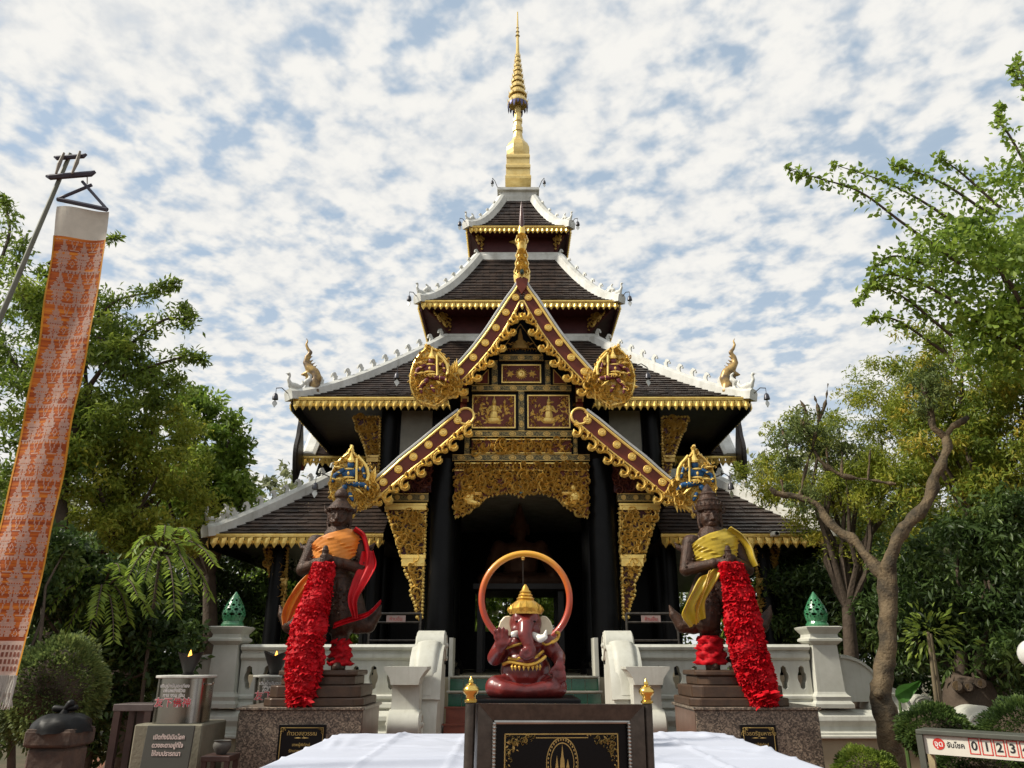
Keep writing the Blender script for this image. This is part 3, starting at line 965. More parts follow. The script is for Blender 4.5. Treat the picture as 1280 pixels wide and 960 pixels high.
def gem_band(x0, x1, y0, y1, vert=False):
    """black beam with gold stencilled lattice of diamonds and ovals, raised"""
    a, b = xz(x0, y0, YP), xz(x1, y1, YP)
    X0, X1, Z0, Z1 = a[0], b[0], b[1], a[1]
    m = MB(); m.box(X0, X1, YP - .05, YP + .03, Z0, Z1)
    o = m.build('decorated_beam' if not vert else 'decorated_post', STENCIL, temple)
    g = MB(); e = .010
    g.box(X0, X1, YP - .056, YP - .048, Z1 - e, Z1); g.box(X0, X1, YP - .056, YP - .048, Z0, Z0 + e)
    L, H = ((Z1 - Z0), (X1 - X0)) if vert else ((X1 - X0), (Z1 - Z0))
    n = max(1, int(round(L / (H * 2.6))))
    for k in range(n):
        c = (k + .5) / n * L
        for (r, hgt) in ((.40, -.056), (.2, -.060)):
            pts = []
            for j in range(8):
                an = 2 * PI * j / 8
                du, dv = H * r * 1.5 * math.cos(an), H * r * math.sin(an)
                x, z = (X0 + H / 2 + dv, Z0 + c + du) if vert else (X0 + c + du, Z0 + H / 2 + dv)
                pts.append((x, z))
            if r > .3:
                q = [(lerp(p[0], sum(w[0] for w in pts) / 8, .35), lerp(p[1], sum(w[1] for w in pts) / 8, .35)) for p in pts]
                for j in range(8):
                    k2 = (j + 1) % 8
                    g.add([(pts[j][0], YP - .056, pts[j][1]), (pts[k2][0], YP - .056, pts[k2][1]), (q[k2][0], YP - .056, q[k2][1]), (q[j][0], YP - .056, q[j][1]), (pts[j][0], YP - .05, pts[j][1]), (pts[k2][0], YP - .05, pts[k2][1])], [(0, 1, 2, 3), (0, 4, 5, 1)])
            else:
                g.prism(pts, YP - .062, YP - .05)
    g.build('gilt_pattern', GOLDP, o)
    return o
for b in ((624, 679, 445, 452), (590, 714, 482.6, 490), (588, 715, 539.5, 547), (566, 737, 569, 577)):
    gem_band(*b)
gem_band(648, 655.5, 490, 539.5, True); gem_band(615, 622, 452, 482.6, True); gem_band(681, 688, 452, 482.6, True)
gem_band(581, 587, 547, 569, True); gem_band(716, 722, 547, 569, True)
def relief_figure(g, cx, cz, h, y):
    """kneeling worshipper in low relief"""
    k = h / 1.0
    g.ell((cx, y, cz - .30 * k), (.22 * k, .035, .11 * k), 10, 6)
    g.ell((cx, y, cz - .12 * k), (.13 * k, .04, .2 * k), 10, 6)
    g.ell((cx, y, cz + .10 * k), (.13 * k, .055, .16 * k), 10, 6)
    g.ell((cx + .01 * k, y - .01, cz + .29 * k), (.075 * k, .05, .09 * k), 8, 6)
    g.lathe([(.07 * k, 0), (.05 * k, .05 * k), (.02 * k, .12 * k), (.004, .2 * k)], (cx + .01 * k, y, cz + .35 * k), 8)
    for s in (-1, 1):
        g.cap((cx + s * .13 * k, y, cz + .16 * k), (cx + s * .24 * k, y, cz - .02 * k), .04 * k, .03 * k, 6)
        g.cap((cx + s * .24 * k, y, cz - .02 * k), (cx + s * .05 * k, y - .02, cz + .06 * k), .03 * k, .025 * k, 6)
    for j in range(7):
        a = lerp(-1.15, 1.15, j / 6)
        leaf_piece(g, MT(cx, y, cz - .42 * k, a), .36 * k, .13 * k, .03)
def red_panel(x0, x1, y0, y1, what, seed):
    m, (X0, X1, Z0, Z1) = frame_rect(x0, x1, y0, y1, .022)
    b = MB(); b.box(X0 + .02, X1 - .02, YP - .008, YP + .022, Z0 + .02, Z1 - .02)
    o = b.build('red_panel', REDB, temple)
    g = m
    w, h = X1 - X0, Z1 - Z0; cx, cz = (X0 + X1) / 2, (Z0 + Z1) / 2
    i = .035
    cs = min(w, h) * .30
    for sx in (-1, 1):
        for sz in (-1, 1):
            ex, ez = cx + sx * (w / 2 - i), cz + sz * (h / 2 - i)
            tri = [(ex, ez), (ex - sx * cs, ez), (ex, ez - sz * cs)]
            carve(g, tri, YP - .012, .035, .014, seed, 1.5, big=False)
    rr = random.Random(seed)
    if what == 'figure':
        relief_figure(g, cx, cz, h * .86, YP - .012)
        for _ in range(70):
            x, z = cx + rr.uniform(-.42, .42) * w, cz + rr.uniform(-.38, .36) * h
            if abs(x - cx) / w + abs(z - cz) / h < .55 and abs(x - cx) > .13 * w:
                leaf_piece(g, MT(x, YP - .01, z, rr.uniform(-PI, PI)), .085, .04, .016)
                if rr.random() < .5: curl(g, MT(x + .03, YP - .01, z, rr.uniform(-PI, PI)), .06, 1, .014)
    else:
        for j in range(18):
            leaf_piece(g, MT(cx, YP - .012, cz, 2 * PI * j / 18), .12, .04, .016)
        g.lathe([(.075, 0), (.075, .02), (.06, .026), (.055, .02)], n=18, M=Matrix.Translation((cx, YP - .01, cz)) @ Matrix.Rotation(PI / 2, 4, 'X'))
        curl(g, MT(cx, YP - .034, cz - .02), .07, .9, .012)
        for s in (-1, 1):
            for j in range(6):
                leaf_piece(g, MT(cx + s * .20, YP - .01, cz, 2 * PI * j / 6 + .3), .085, .04, .014)
    g.build('gilt_carving', GOLD, o)
red_panel(627, 676.5, 456, 479, 'sun', 5)
red_panel(590.5, 644.5, 494, 535.5, 'figure', 6); red_panel(659, 713, 494, 535.5, 'figure', 7)
# apex triangle with a small shrine motif
mb = MB()
A = [xz(x, y, YP) for x, y in ((650.5, 405), (678, 443.5), (623, 443.5))]
for i in range(3):
    p, q = A[i], A[(i + 1) % 3]
    mb.tube([(p[0], YP, p[1]), (q[0], YP, q[1])], .010, 5)
c = xz(650.5, 432, YP)
mb.lathe([(.16, -.06), (.15, 0), (.12, .02), (.10, .08), (.05, .12), (.04, .2), (.01, .34)], (c[0], YP, c[1]), 8, sy=.25)
for s in (-1, 1):
    for k in range(5):
        curl(mb, MT(c[0] + s * (.07 + .05 * k), YP + .01, c[1] - .10 + .01 * (k % 2), s * .6), .07, 1, .016, s)
    for k in range(4):
        leaf_piece(mb, MT(c[0] + s * (.15 + .03 * k), YP + .01, c[1] + .02 + .03 * (k % 2), s * (.8 + .3 * k)), .07, .03, .012)
mb.build('apex_carving', GOLDP, ped)
# triangular side panels by the posts
for s in (0, 1):
    T_ = [(594, 480), (610.5, 462), (610.5, 480)]
    if s: T_ = mir(T_, AXP - 1.5)
    P = [xz(x, y, YP) for x, y in T_]
    b = MB(); b.prism(P, YP - .01, YP + .022); o = b.build('side_triangle', REDB, temple)
    g = MB()
    for i in range(3):
        p, q = P[i], P[(i + 1) % 3]; g.tube([(p[0], YP - .01, p[1]), (q[0], YP - .01, q[1])], .010, 5)
    g.build('gilt_edge', GOLDP, o)
# stacked little bracket capitals beside the pediment
for s in (0, 1):
    cx = 581 if s == 0 else 2 * AXP - 581
    for y in (489, 499.5):
        b = MB(); a = xz(cx - 4.5, y - 3, YP); d = xz(cx + 4.5, y + 3.4, YP)
        b.box(a[0], d[0], YP - .03, YP + .10, d[1], a[1]); o = b.build('bracket_block', REDB, temple)
        g = MB(); g.box(a[0] - .005, d[0] + .005, YP - .037, YP - .0302, a[1] - .035, a[1]); g.box(a[0] - .005, a[0] + .02, YP - .037, YP - .0302, d[1], a[1] - .035); g.box(d[0] - .02, d[0] + .005, YP - .037, YP - .0302, d[1], a[1] - .035)
        g.build('gilt_edge', GOLDP, o)
    b = MB(); a = xz(cx - 5, 480, YP); d = xz(cx + 5, 515, YP); b.box(a[0], d[0], YP + .05, YP + .14, d[1], a[1]); b.build('bracket_post', REDB, ped)
# carved friezes and the arched valance
def carved_strip(x0, x1, y0, y1, seed, pitch, name):
    a, b_ = xz(x0, y0, YP), xz(x1, y1, YP)
    b = MB(); b.box(a[0], b_[0], YP - .03, YP + .019, b_[1], a[1]); o = b.build(name, REDB, temple)
    g = MB(); poly = [(a[0], b_[1]), (b_[0], b_[1]), (b_[0], a[1]), (a[0], a[1])]
    carve(g, poly, YP - .034, pitch, .05, seed, 1.75, leafk=.25)
    g.box(a[0], b_[0], YP - .06, YP - .0305, a[1] - .015, a[1] + .004); g.box(a[0], b_[0], YP - .06, YP - .0305, b_[1] - .004, b_[1] + .012)
    g.build('gilt_carving', GOLD, o); return o
carved_strip(590, 714, 550, 567.5, 41, .075, 'carved_frieze')
carved_strip(568.5, 735.5, 579.5, 589, 42, .05, 'carved_border')
arch = [(568.5, 589.5), (568.5, 647), (572, 646), (580, 644), (588, 639), (596, 633), (601, 630), (606, 623.5), (614, 620), (626, 616.5), (640, 617), (646, 618.5), (651.5, 622.5)]
arch_full = arch + [(2 * 652 - x, y) for x, y in arch[-2::-1]]
P = [xz(x, y, YP) for x, y in arch_full]
b = MB(); b.prism(P, YP - .03, YP + .04); val = b.build('arched_valance', REDB, temple)
val['label'] = 'gilded arched valance carved with dense scrolls over the doorway'
g = MB(); carve(g, P, YP - .034, .068, .055, 43, 1.8, leafk=.3)
for i in range(1, len(P) - 2):
    p, q = P[i], P[i + 1]; L = math.hypot(q[0] - p[0], q[1] - p[1]); n = max(1, int(L / .05))
    for k in range(n):
        t = (k + .5) / n; leaf_piece(g, MT(lerp(p[0], q[0], t), YP - .035, lerp(p[1], q[1], t) + .03, PI + rng.uniform(-.4, .4)), .075, .05, .03)
for s in (-1, 1):   # a crouching figure in each corner
    c = xz(652 + s * 66, 622, YP)
    g.ell((c[0], YP - .05, c[1]), (.10, .06, .12), 10, 6); g.ell((c[0] - s * .02, YP - .06, c[1] + .15), (.05, .05, .06), 8, 6)
    g.cap((c[0], YP - .06, c[1] + .05), (c[0] - s * .2, YP - .06, c[1] + .06), .04, .03, 6); g.cap((c[0], YP - .06, c[1] - .08), (c[0] - s * .18, YP - .06, c[1] - .12), .05, .03, 6)
g.build('gilt_carving', GOLD, val)
g = MB(); c = xz(651.5, 612, YP); g.ell((c[0], YP - .06, c[1] + .03), (.05, .04, .06), 8, 6); g.build('centre_boss', mat('grey_glass', (.4, .4, .38), .2), val)
g = MB(); g.prism([(c[0] - .06, c[1] - .02), (c[0] + .06, c[1] - .02), (c[0], c[1] - .10)], YP - .08, YP - .04); g.build('blue_jewel', mat('blue_glass', (.06, .28, .42), .12), val)
# beams over the porch side bays and dark return walls
for s in (0, 1):
    x0, x1 = (490, 536) if s == 0 else (2 * AX - 536, 2 * AX - 490)
    a, d = xz(x0, 618, 12.98), xz(x1, 628, 12.98)
    m = MB(); m.box(a[0], d[0], 12.90, 13.1, d[1], a[1]); o = m.build('side_beam', STENCIL, temple)
    g = MB(); g.box(a[0], d[0], 12.888, 12.898, a[1] - .014, a[1]); g.box(a[0], d[0], 12.888, 12.898, d[1], d[1] + .014)
    for k in range(3):
        cx = lerp(a[0], d[0], (k + .5) / 3); g.lathe([(.045, 0), (.045, .012), (.03, .012)], n=10, M=Matrix.Translation((cx, 12.899, (a[1] + d[1]) / 2)) @ Matrix.Rotation(PI / 2, 4, 'X'))
    g.build('gilt_pattern', GOLDP, o)
    # dark red carved gable infill above it
    P = [(470, 616), (545, 616), (545, 572), (530, 574)]
    if s: P = mir(P, AX)
    Pw = [xz(x, y, 12.98) for x, y in P]
    m = MB(); m.prism(Pw, 12.95, 13.05); o = m.build('gable_infill', MAROON, temple)
    g = MB(); carve(g, Pw, 12.945, .09, .03, 50 + s, 1.5); props(g.build('painted_carving', mat('red_carving', (.16, .05, .03), .5), o), kind='stuff')

# ---- bargeboards: outer (upper) edge and inner edge in pixels on plane YB
def pxcurve(pts, n=8):
    return [Vector((p.x, 0, p.y)) for p in catmull([Vector((x, y, 0)) for x, y in [xz(a, b, YB) for a, b in pts]], n)]
ROS = MB()
ROS.lathe([(.075, 0), (.078, .018), (.068, .030), (.060, .020), (.050, .022), (.046, .036), (.036, .036), (.032, .026), (.02, .028), (.016, .042), (.004, .046)], n=16, M=Matrix.Rotation(PI / 2, 4, 'X'))
ROSM = ROS.mesh('rosette', smooth=35); ROSM.materials.append(GOLD)
WCAP = mat('grey_capping', (.55, .55, .53), .45, vscale=4)
def bargeboard(outer, inner, n_ros, label, round_top=False, mirror=1, axis_x=0.0, rend=.94):
    O = pxcurve(outer); I = pxcurve(inner)
    m = min(len(O), len(I))
    def res(C, k=48):
        d = [0]
        for i in range(1, len(C)): d.append(d[-1] + (C[i] - C[i - 1]).length)
        out = []
        for j in range(k + 1):
            t = d[-1] * j / k; i = max(0, next((q for q in range(len(d) - 1) if d[q + 1] >= t - 1e-9), len(d) - 2))
            out.append(C[i].lerp(C[i + 1], (t - d[i]) / max(1e-9, d[i + 1] - d[i])))
        return out
    O, I = res(O), res(I)
    if mirror < 0:
        O = [Vector((2 * axis_x - p.x, 0, p.z)) for p in O]; I = [Vector((2 * axis_x - p.x, 0, p.z)) for p in I]
    K = len(O)
    b = MB(); vs, fs = [], []
    for o, i in zip(O, I):
        vs += [(o.x, YB, o.z), (i.x, YB, i.z), (o.x, YB + .10, o.z), (i.x, YB + .10, i.z)]
    for k in range(K - 1):
        a, c = 4 * k, 4 * k + 4
        fs += [(a, a + 1, c + 1, c), (a + 2, c + 2, c + 3, a + 3), (a, c, c + 2, a + 2), (a + 1, a + 3, c + 3, c + 1)]
    fs += [(0, 2, 3, 1), (4 * K - 4, 4 * K - 3, 4 * K - 1, 4 * K - 2)]
    b.add(vs, fs)
    ob = b.build('bargeboard', REDB, temple); ob['label'] = label
    # gold beads near both edges, grey capping on top
    g = MB()
    for f in (.10, .84):
        g.tube([(lerp(o.x, i.x, f), YB - .012, lerp(o.z, i.z, f)) for o, i in zip(O, I)], .024 if f < .5 else .014, 6)
    if round_top:
        c0 = (O[0] + I[0]) / 2; r = (O[0] - I[0]).length / 2
        g.tube([(c0.x + r * .92 * math.cos(a), YB - .012, c0.z + r * .92 * math.sin(a)) for a in [2 * PI * k / 24 for k in range(25)]], .022, 6)
        h = MB(); h.lathe([(r, 0), (r, .10)], n=24, M=Matrix.Translation((c0.x, YB + .101, c0.z)) @ Matrix.Rotation(PI / 2, 4, 'X')); h.build('rounded_end', REDB, ob)
    # scroll edging: hooked flames along the inner edge
    L = sum((I[k + 1] - I[k]).length for k in range(K - 1)); nfl = n_ros * 1
    for j in range(nfl * 2):
        t = (j + .5) / (nfl * 2) * (K - 1); k = min(int(t), K - 2); p = I[k].lerp(I[k + 1], t - k); o = O[k].lerp(O[k + 1], t - k)
        tan = (I[k + 1] - I[k]).normalized(); nn = (p - o).normalized()
        ang = math.atan2(tan.x, tan.z)
        big = j % 2 == 0
        c = p + nn * (.055 if big else .02)
        curl(g, MT(c.x, YB - .02, c.z, math.atan2(nn.x, nn.z) + (.5 if mirror > 0 else -.5)), .215 if big else .15, 1.15, .055, 1 if mirror > 0 else -1, .42)
        curl(g, MT(c.x + tan.x * .06, YB - .015, c.z + tan.z * .06, math.atan2(nn.x, nn.z) - .9 * mirror), .14, 1.0, .045, -1 if mirror > 0 else 1, .42)
        leaf_piece(g, MT(c.x + nn.x * .02, YB - .01, c.z + nn.z * .02, math.atan2(nn.x, nn.z) + .5 * mirror), .15 if big else .10, .08, .04, .03)
    g.build('gilt_edging', GOLD, ob)
    w = MB(); sweep_box(w, [(o.x, YB + .07, o.z) for o in O], .20, .05, up=Vector((0, 0, 1))); w.build('capping', WCAP, ob)
    for j in range(n_ros):
        t = (j + .45) / n_ros * rend * (K - 1); k = min(int(t), K - 2)
        o, i = O[k].lerp(O[k + 1], t - k), I[k].lerp(I[k + 1], t - k)
        c = o.lerp(i, .40)
        place(ROSM, 'rosette', ob, (c.x, YB - .002, c.z), (0, rng.uniform(0, 3), 0), (.9, 1, .9))
    return ob, O, I
up_o = [(648.5, 352), (643, 361), (634, 373), (621.5, 392), (609, 411), (598, 426), (588, 438.5), (577, 451), (566, 463), (556, 473)]
up_i = [(650.5, 381), (643.5, 395), (637, 407), (630, 419), (622, 430), (613, 442), (602, 455), (590, 468), (577, 481), (564, 493)]
lo_o = [(574, 513), (558, 525), (540, 540), (520, 556.5), (500, 572.5), (484, 587), (467.5, 601), (455, 611)]
lo_i = [(590, 528), (576, 541), (559, 556), (541, 571), (520, 587), (503, 601), (487, 614), (470, 627)]
BBX = 0.0
UPS = []
for s in (1, -1):
    UPS.append(bargeboard(up_o, up_i, 6, 'red upper gable board with gold rosettes', False, s, BBX))
for s in (1, -1):
    bargeboard(lo_o, lo_i, 6, 'red lower gable board with gold rosettes', True, s, BBX)
# teardrop carvings hung at the board ends
BLUEP = mat('blue_paint', (.010, .11, .28), .45, vscale=30, col2=(.004, .05, .15))
REDP = mat('crimson_paint', (.20, .03, .045), .45, vscale=30, col2=(.10, .012, .02))
def teardrop(cx, cy, rx, ry, tip, bot, paint, label, seed, s, Y=YB - .02):
    pts = []
    for k in range(28):
        a = 2 * PI * k / 28
        x, y = cx + rx * math.sin(a) * (1 - .12 * math.cos(a)), cy - ry * math.cos(a)
        if k == 0: x, y = tip
        if k == 14: x, y = bot
        if k in (1, 27): x, y = lerp(x, tip[0], .35), lerp(y, tip[1], .25)
        if k in (13, 15): x, y = lerp(x, bot[0], .45), lerp(y, bot[1], .2)
        pts.append(xz(x, y, Y))
    if s < 0: pts = [(-x, z) for x, z in pts][::-1]
    b = MB(); b.prism(pts, Y - .02, Y + .05); o = b.build('teardrop_carving', GOLDP, temple); o['label'] = label
    g = MB(); carve(g, pts, Y - .024, .07, .04, seed, 1.6, leafk=.5, big=False)
    n = len(pts)
    for i in range(n):
        p, q = pts[i], pts[(i + 1) % n]; L = math.hypot(q[0] - p[0], q[1] - p[1])
        cxm, czm = (p[0] + q[0]) / 2, (p[1] + q[1]) / 2
        m_ = max(1, int(L / .055))
        for k in range(m_):
            t = (k + .5) / m_; x, z = lerp(p[0], q[0], t), lerp(p[1], q[1], t)
            c0 = sum(w[0] for w in pts) / n, sum(w[1] for w in pts) / n
            an = math.atan2(x - c0[0], z - c0[1])
            leaf_piece(g, MT(x - math.sin(an) * .035, Y - .02, z - math.cos(an) * .035, an + .3 * s), .075, .055, .04)
    g.tube([(lerp(p[0], c0[0], .05), Y - .045, lerp(p[1], c0[1], .05)) for p in pts + pts[:1]], .014, 6)
    # painted figure in relief: crowned head, torso, arms, legs; gilt ornaments lie over it
    c = px(cx, cy, Y); c = Vector((c.x if s > 0 else -c.x, Y, c.z))
    zs_ = [p[1] for p in pts]; k = (max(zs_) - min(zs_)) / 1.05
    f = MB(); y = Y - .07
    def e(x, z, rx_, rz_, ry_=.035): f.ell((c.x + s * x * k, y, c.z + z * k), (rx_ * k, ry_, rz_ * k), 9, 6)
    def lm_(P, R_): f.chain([(c.x + s * x * k, y - .01, c.z + z * k) for x, z in P], [r * k for r in R_], 7)
    e(.0, .25, .05, .06); e(-.02, .12, .10, .075); e(-.04, .16, .06, .05); e(.05, .14, .05, .06); e(.02, -.0, .085, .05)
    lm_([(-.10, .17), (-.21, .10), (-.23, .01)], [.032, .028, .018]); lm_([(.10, .17), (.17, .20), (.21, .07)], [.030, .026, .02]); lm_([(.08, -.03), (.20, -.04), (.27, -.10)], [.042, .034, .02]); lm_([(-.06, -.07), (-.15, -.17), (-.13, -.27)], [.040, .030, .018]); lm_([(.02, -.17), (.06, -.25)], [.03, .022])
    f.build('painted_figure', paint, o, smooth=60)
    g.lathe([(.045 * k, 0), (.06 * k, .02 * k), (.035 * k, .06 * k), (.02 * k, .10 * k), (.004, .20 * k)], (c.x, y, c.z + .29 * k), 8, sy=.6)
    for (x, z, L_, a) in ((-.09, .20, .16, 1.5), (-.08, .05, .15, 1.75), (.08, -.08, .17, -2.2), (-.08, -.06, .15, 2.5)):
        leaf_piece(g, MT(c.x + s * x * k, y - .04, c.z + z * k, a * s), L_ * k, .045 * k, .025)
    for (x, z, rx_, rz_) in ((-.02, .185, .075, .016), (-.02, .065, .085, .018), (.02, .02, .09, .020), (-.155, .135, .03, .016), (.14, .19, .022, .028), (-.225, .045, .026, .014), (.20, .12, .024, .014), (.14, -.035, .018, .040), (.235, -.07, .018, .030), (-.10, -.115, .036, .018), (-.145, -.22, .030, .016), (.04, -.2, .032, .014), (-.02, .12, .022, .03), (.01, .29, .055, .014)):
        g.ell((c.x + s * x * k, y - .022, c.z + z * k), (rx_ * k, .03, rz_ * k), 8, 5)
    for (x, z, a) in ((-.05, .03, 2.6), (.0, .03, 3.1), (.06, .02, -2.7), (-.1, .2, 1.2), (.12, .22, -1.2), (-.16, -.2, 2.3)):
        curl(g, MT(c.x + s * x * k, y - .035, c.z + z * k, a * s), .075 * k, 1.1, .02, s)
    rr2 = random.Random(seed)
    for _ in range(44):
        curl(g, MT(c.x + rr2.uniform(-.27, .27) * k, y + .012, c.z + rr2.uniform(-.36, .3) * k, rr2.uniform(-PI, PI)), .05 * k * rr2.uniform(.8, 1.5), 1.1, .02, rr2.choice((-1, 1)))
    g.tube([(c.x + s * x * k, y - .01, c.z + z * k) for x, z in ((.09, .38), (.15, .31), (.19, .27), (.24, .19), (.26, .10), (.25, .02))], .026, 6)
    g.tube([(c.x + s * .085 * k, y - .03, c.z + .34 * k), (c.x + s * .10 * k, y - .03, c.z - .0 * k)], .020, 6)
    g.build('gilt_carving', GOLD, o)
    # neck that ties it to the board
    return o
for s in (1, -1):
    teardrop(539, 472, 27, 37, (531, 431), (545, 511), REDP, 'gold openwork teardrop carving with a crimson dancing figure', 61, s)
    teardrop(438, 604, 26, 36, (441, 556), (442, 648), BLUEP, 'gold openwork teardrop carving with a blue dancing figure', 62, s)
    for (pts, sd) in (([(556, 470), (570, 462), (578, 482), (562, 497), (548, 498)], 71), ([(455, 606), (468, 598), (478, 620), (462, 634), (448, 634)], 72)):
        P = [xz(x, y, YB) for x, y in pts]
        if s < 0: P = [(-x, z) for x, z in P][::-1]
        b = MB(); b.prism(P, YB - .03, YB + .08); o = b.build('flame_joint', GOLDP, temple)
        g = MB(); carve(g, P, YB - .034, .06, .05, sd, 1.8, leafk=.2)
        for k in range(4):
            t = k / 3; x, z = lerp(P[0][0], P[1][0], t), lerp(P[0][1], P[1][1], t)
            leaf_piece(g, MT(x, YB - .05, z - .1, -.35 * s + .1 * k * s), .3, .07, .05)
        g.build('gilt_carving', GOLD, o)

# ---- roof surfaces behind the boards
def gable_roof(curve_px, back, name, sgn_front=True):
    C = [Vector((x, 0, z)) for x, z in [xz(a, b, YB) for a, b in curve_px]]
    C = catmull(C, 5)
    n = len(C) - 1
    for s in (1, -1):
        sh, un = MB(), MB()
        f = lambda t, y, s=s: Vector((s * -1 * abs(C[int(round((1 - t) * n))].x), y, C[int(round((1 - t) * n))].z + .0))
        shingles(sh, lambda t: f(t, YB + .10), lambda t: f(t, back), [i / n for i in range(n + 1)], .17, .03, seed=5)
        vs = []
        for i in range(n + 1):
            p = f(i / n, 0); vs += [(p.x, YB + .10, p.z - .03), (p.x, back, p.z - .03)]
        un.add(vs, [(2 * i, 2 * i + 1, 2 * i + 3, 2 * i + 2) for i in range(n)])
        o = un.build(name, DARKW, temple); props(sh.build('shingle_courses', TILE, o), kind='stuff')
    return o, C
_, UC = gable_roof(up_o, Y0 - 2.2, 'porch_upper_roof')
gable_roof(lo_o, Y0 - 3.0, 'porch_lower_roof')
# ---- the same gables to left and right, seen from the side: verge, tiles, edge-on carving
zE, xE = zpx(575, Y0 - 1.75), 5.2
for s in (-1, 1):
    sh, un = MB(), MB(); n = len(UC) - 1
    k0 = next(i for i in range(n + 1) if abs(UC[i].x) > .25)
    sel = UC[k0:]; m = len(sel) - 1
    f = lambda t, x: Vector((x, Y0 - abs(sel[int(round((1 - t) * m))].x) * 1.05, sel[int(round((1 - t) * m))].z))
    a, b_ = (s * xE, s * 2.0)
    shingles(sh, lambda t: f(t, min(a, b_)), lambda t: f(t, max(a, b_)), [i / m for i in range(m + 1)], .17, .03, seed=9)
    vs = []
    for i in range(m + 1):
        p = f(i / m, 0); vs += [(a, p.y, p.z - .03), (b_, p.y, p.z - .03)]
    for i in range(m, -1, -1):
        p = f(i / m, 0); vs += [(a, 2 * Y0 - p.y, p.z - .03), (b_, 2 * Y0 - p.y, p.z - .03)]
    un.add(vs, [(2 * i, 2 * i + 1, 2 * i + 3, 2 * i + 2) for i in range(2 * m + 1)])
    o = un.build('side_gable_roof', DARKW, temple); props(sh.build('shingle_courses', TILE, o), kind='stuff')
    w = MB(); sweep_box(w, [f(i / 12, s * (xE - .14)) for i in range(13)], .34, .10); w.build('verge_ridge', ROOFW, o)
    fr = MB(); e = f(0, 0); p, q = (s * xE, e.y - .03, e.z - .05), (s * 2.9, e.y - .03, e.z - .05)
    if s > 0: p, q = q, p
    fringe(fr, p, q, .20, .14); fr.build('gilded_fringe', GOLD, o)
    # edge-on end carving: thin upright leaf board
    pts = [(e.y - .36, e.z - .72), (e.y - .12, e.z - .42), (e.y - .0, e.z + .05), (e.y - .14, e.z + .48), (e.y - .36, e.z + .92), (e.y - .46, e.z + .45), (e.y - .60, e.z + .05), (e.y - .52, e.z - .40)]
    pts = [(v.x, v.y) for v in catmull([Vector((a_, b_2, 0)) for a_, b_2 in pts + pts[:1]], 5)[:-1]]
    b = MB(); b.prism(pts, s * (xE + .02) - .04, s * (xE + .02) + .04, 'X'); t_ = b.build('end_carving', DARKW, o)
    g = MB(); g.prism([(lerp(y, e.y - .32, .25), lerp(z, e.z + .05, .25)) for y, z in pts], s * (xE + .02) - .06, s * (xE + .02) + .06, 'X'); g.build('raised_relief', DARKW, o)
    # bargeboard of the side gable (end face)
    bb = MB(); bb.prism([(f(i / 12, 0).y, f(i / 12, 0).z + .02) for i in range(13)] + [(f(i / 12, 0).y + .10, f(i / 12, 0).z - .32) for i in range(12, -1, -1)], s * xE - .04, s * xE + .04, 'X')
    bb.build('side_bargeboard', REDB, o)
    gw = MB(); gw.prism([(Y0 - 1.6, zE - .3), (Y0 + 1.6, zE - .3), (Y0, UC[0].z - .1)], s * 4.75 - .05, s * 4.75 + .05, 'X'); gw.build('gable_wall', BLACK, o)

# ---- tall finial on the gable peak
c = px(650, 352, YB); fz = lambda y: zpx(y, YB) 
def fw(w): return .84 * w * (px(641, 320, YB).x - px(640, 320, YB).x)
prof = [(356, 8), (350, 11.5), (343, 12.5), (337, 10), (331, 7), (324, 6), (316, 5), (309, 6.5), (304, 8), (299, 5.5), (292, 5), (286, 5.4), (281, 4)]
m_ = MB(); m_.lathe([(fw(w), fz(y)) for y, w in prof], (c.x * 0, YB + .05, 0), 12, sy=.7)
for y, w in ((345, 12), (335, 9), (325, 7), (306, 8)):
    for s in (-1, 1):
        for k in range(3):
            curl(m_, MT(s * fw(w) * .55, YB - .09 - .0 * k, fz(y - 3 * k), s * (.3 + .5 * k)), .16, 1.1, .05, s)
            leaf_piece(m_, MT(s * fw(w) * .7, YB - .06, fz(y - 2 * k), s * (.3 + .4 * k)), .16, .07, .04)
fin = m_.build('gable_finial', GOLD, temple, smooth=50)
fin['label'] = 'slender gilded finial rising from the gable peak'
m_ = MB(); m_.lathe([(fw(w), fz(y)) for y, w in ((283, 3.4), (276, 4.2), (268, 3.2), (258, 2.2), (250, .5))], (0, YB + .05, 0), 10); m_.build('finial_spike', mat('brown_lacquer', (.12, .05, .04), .35), fin, smooth=60)
m_ = MB(); m_.ell((0, YB - .10, fz(343)), (fw(3.2), .05, fw(5)), 10, 8); m_.build('green_gem', mat('green_gem', (.02, .05, .04), .1), fin)
m_ = MB(); P = [xz(x, y, YB) for x, y in ((642, 350), (650, 346), (658, 350), (656, 360), (650, 369), (644, 360))]; P = [(x - (P[1][0]), z) for x, z in P]; m_.prism(P, YB - .05, YB + .02); m_.build('finial_heart', REDB, fin, bevel=.01)

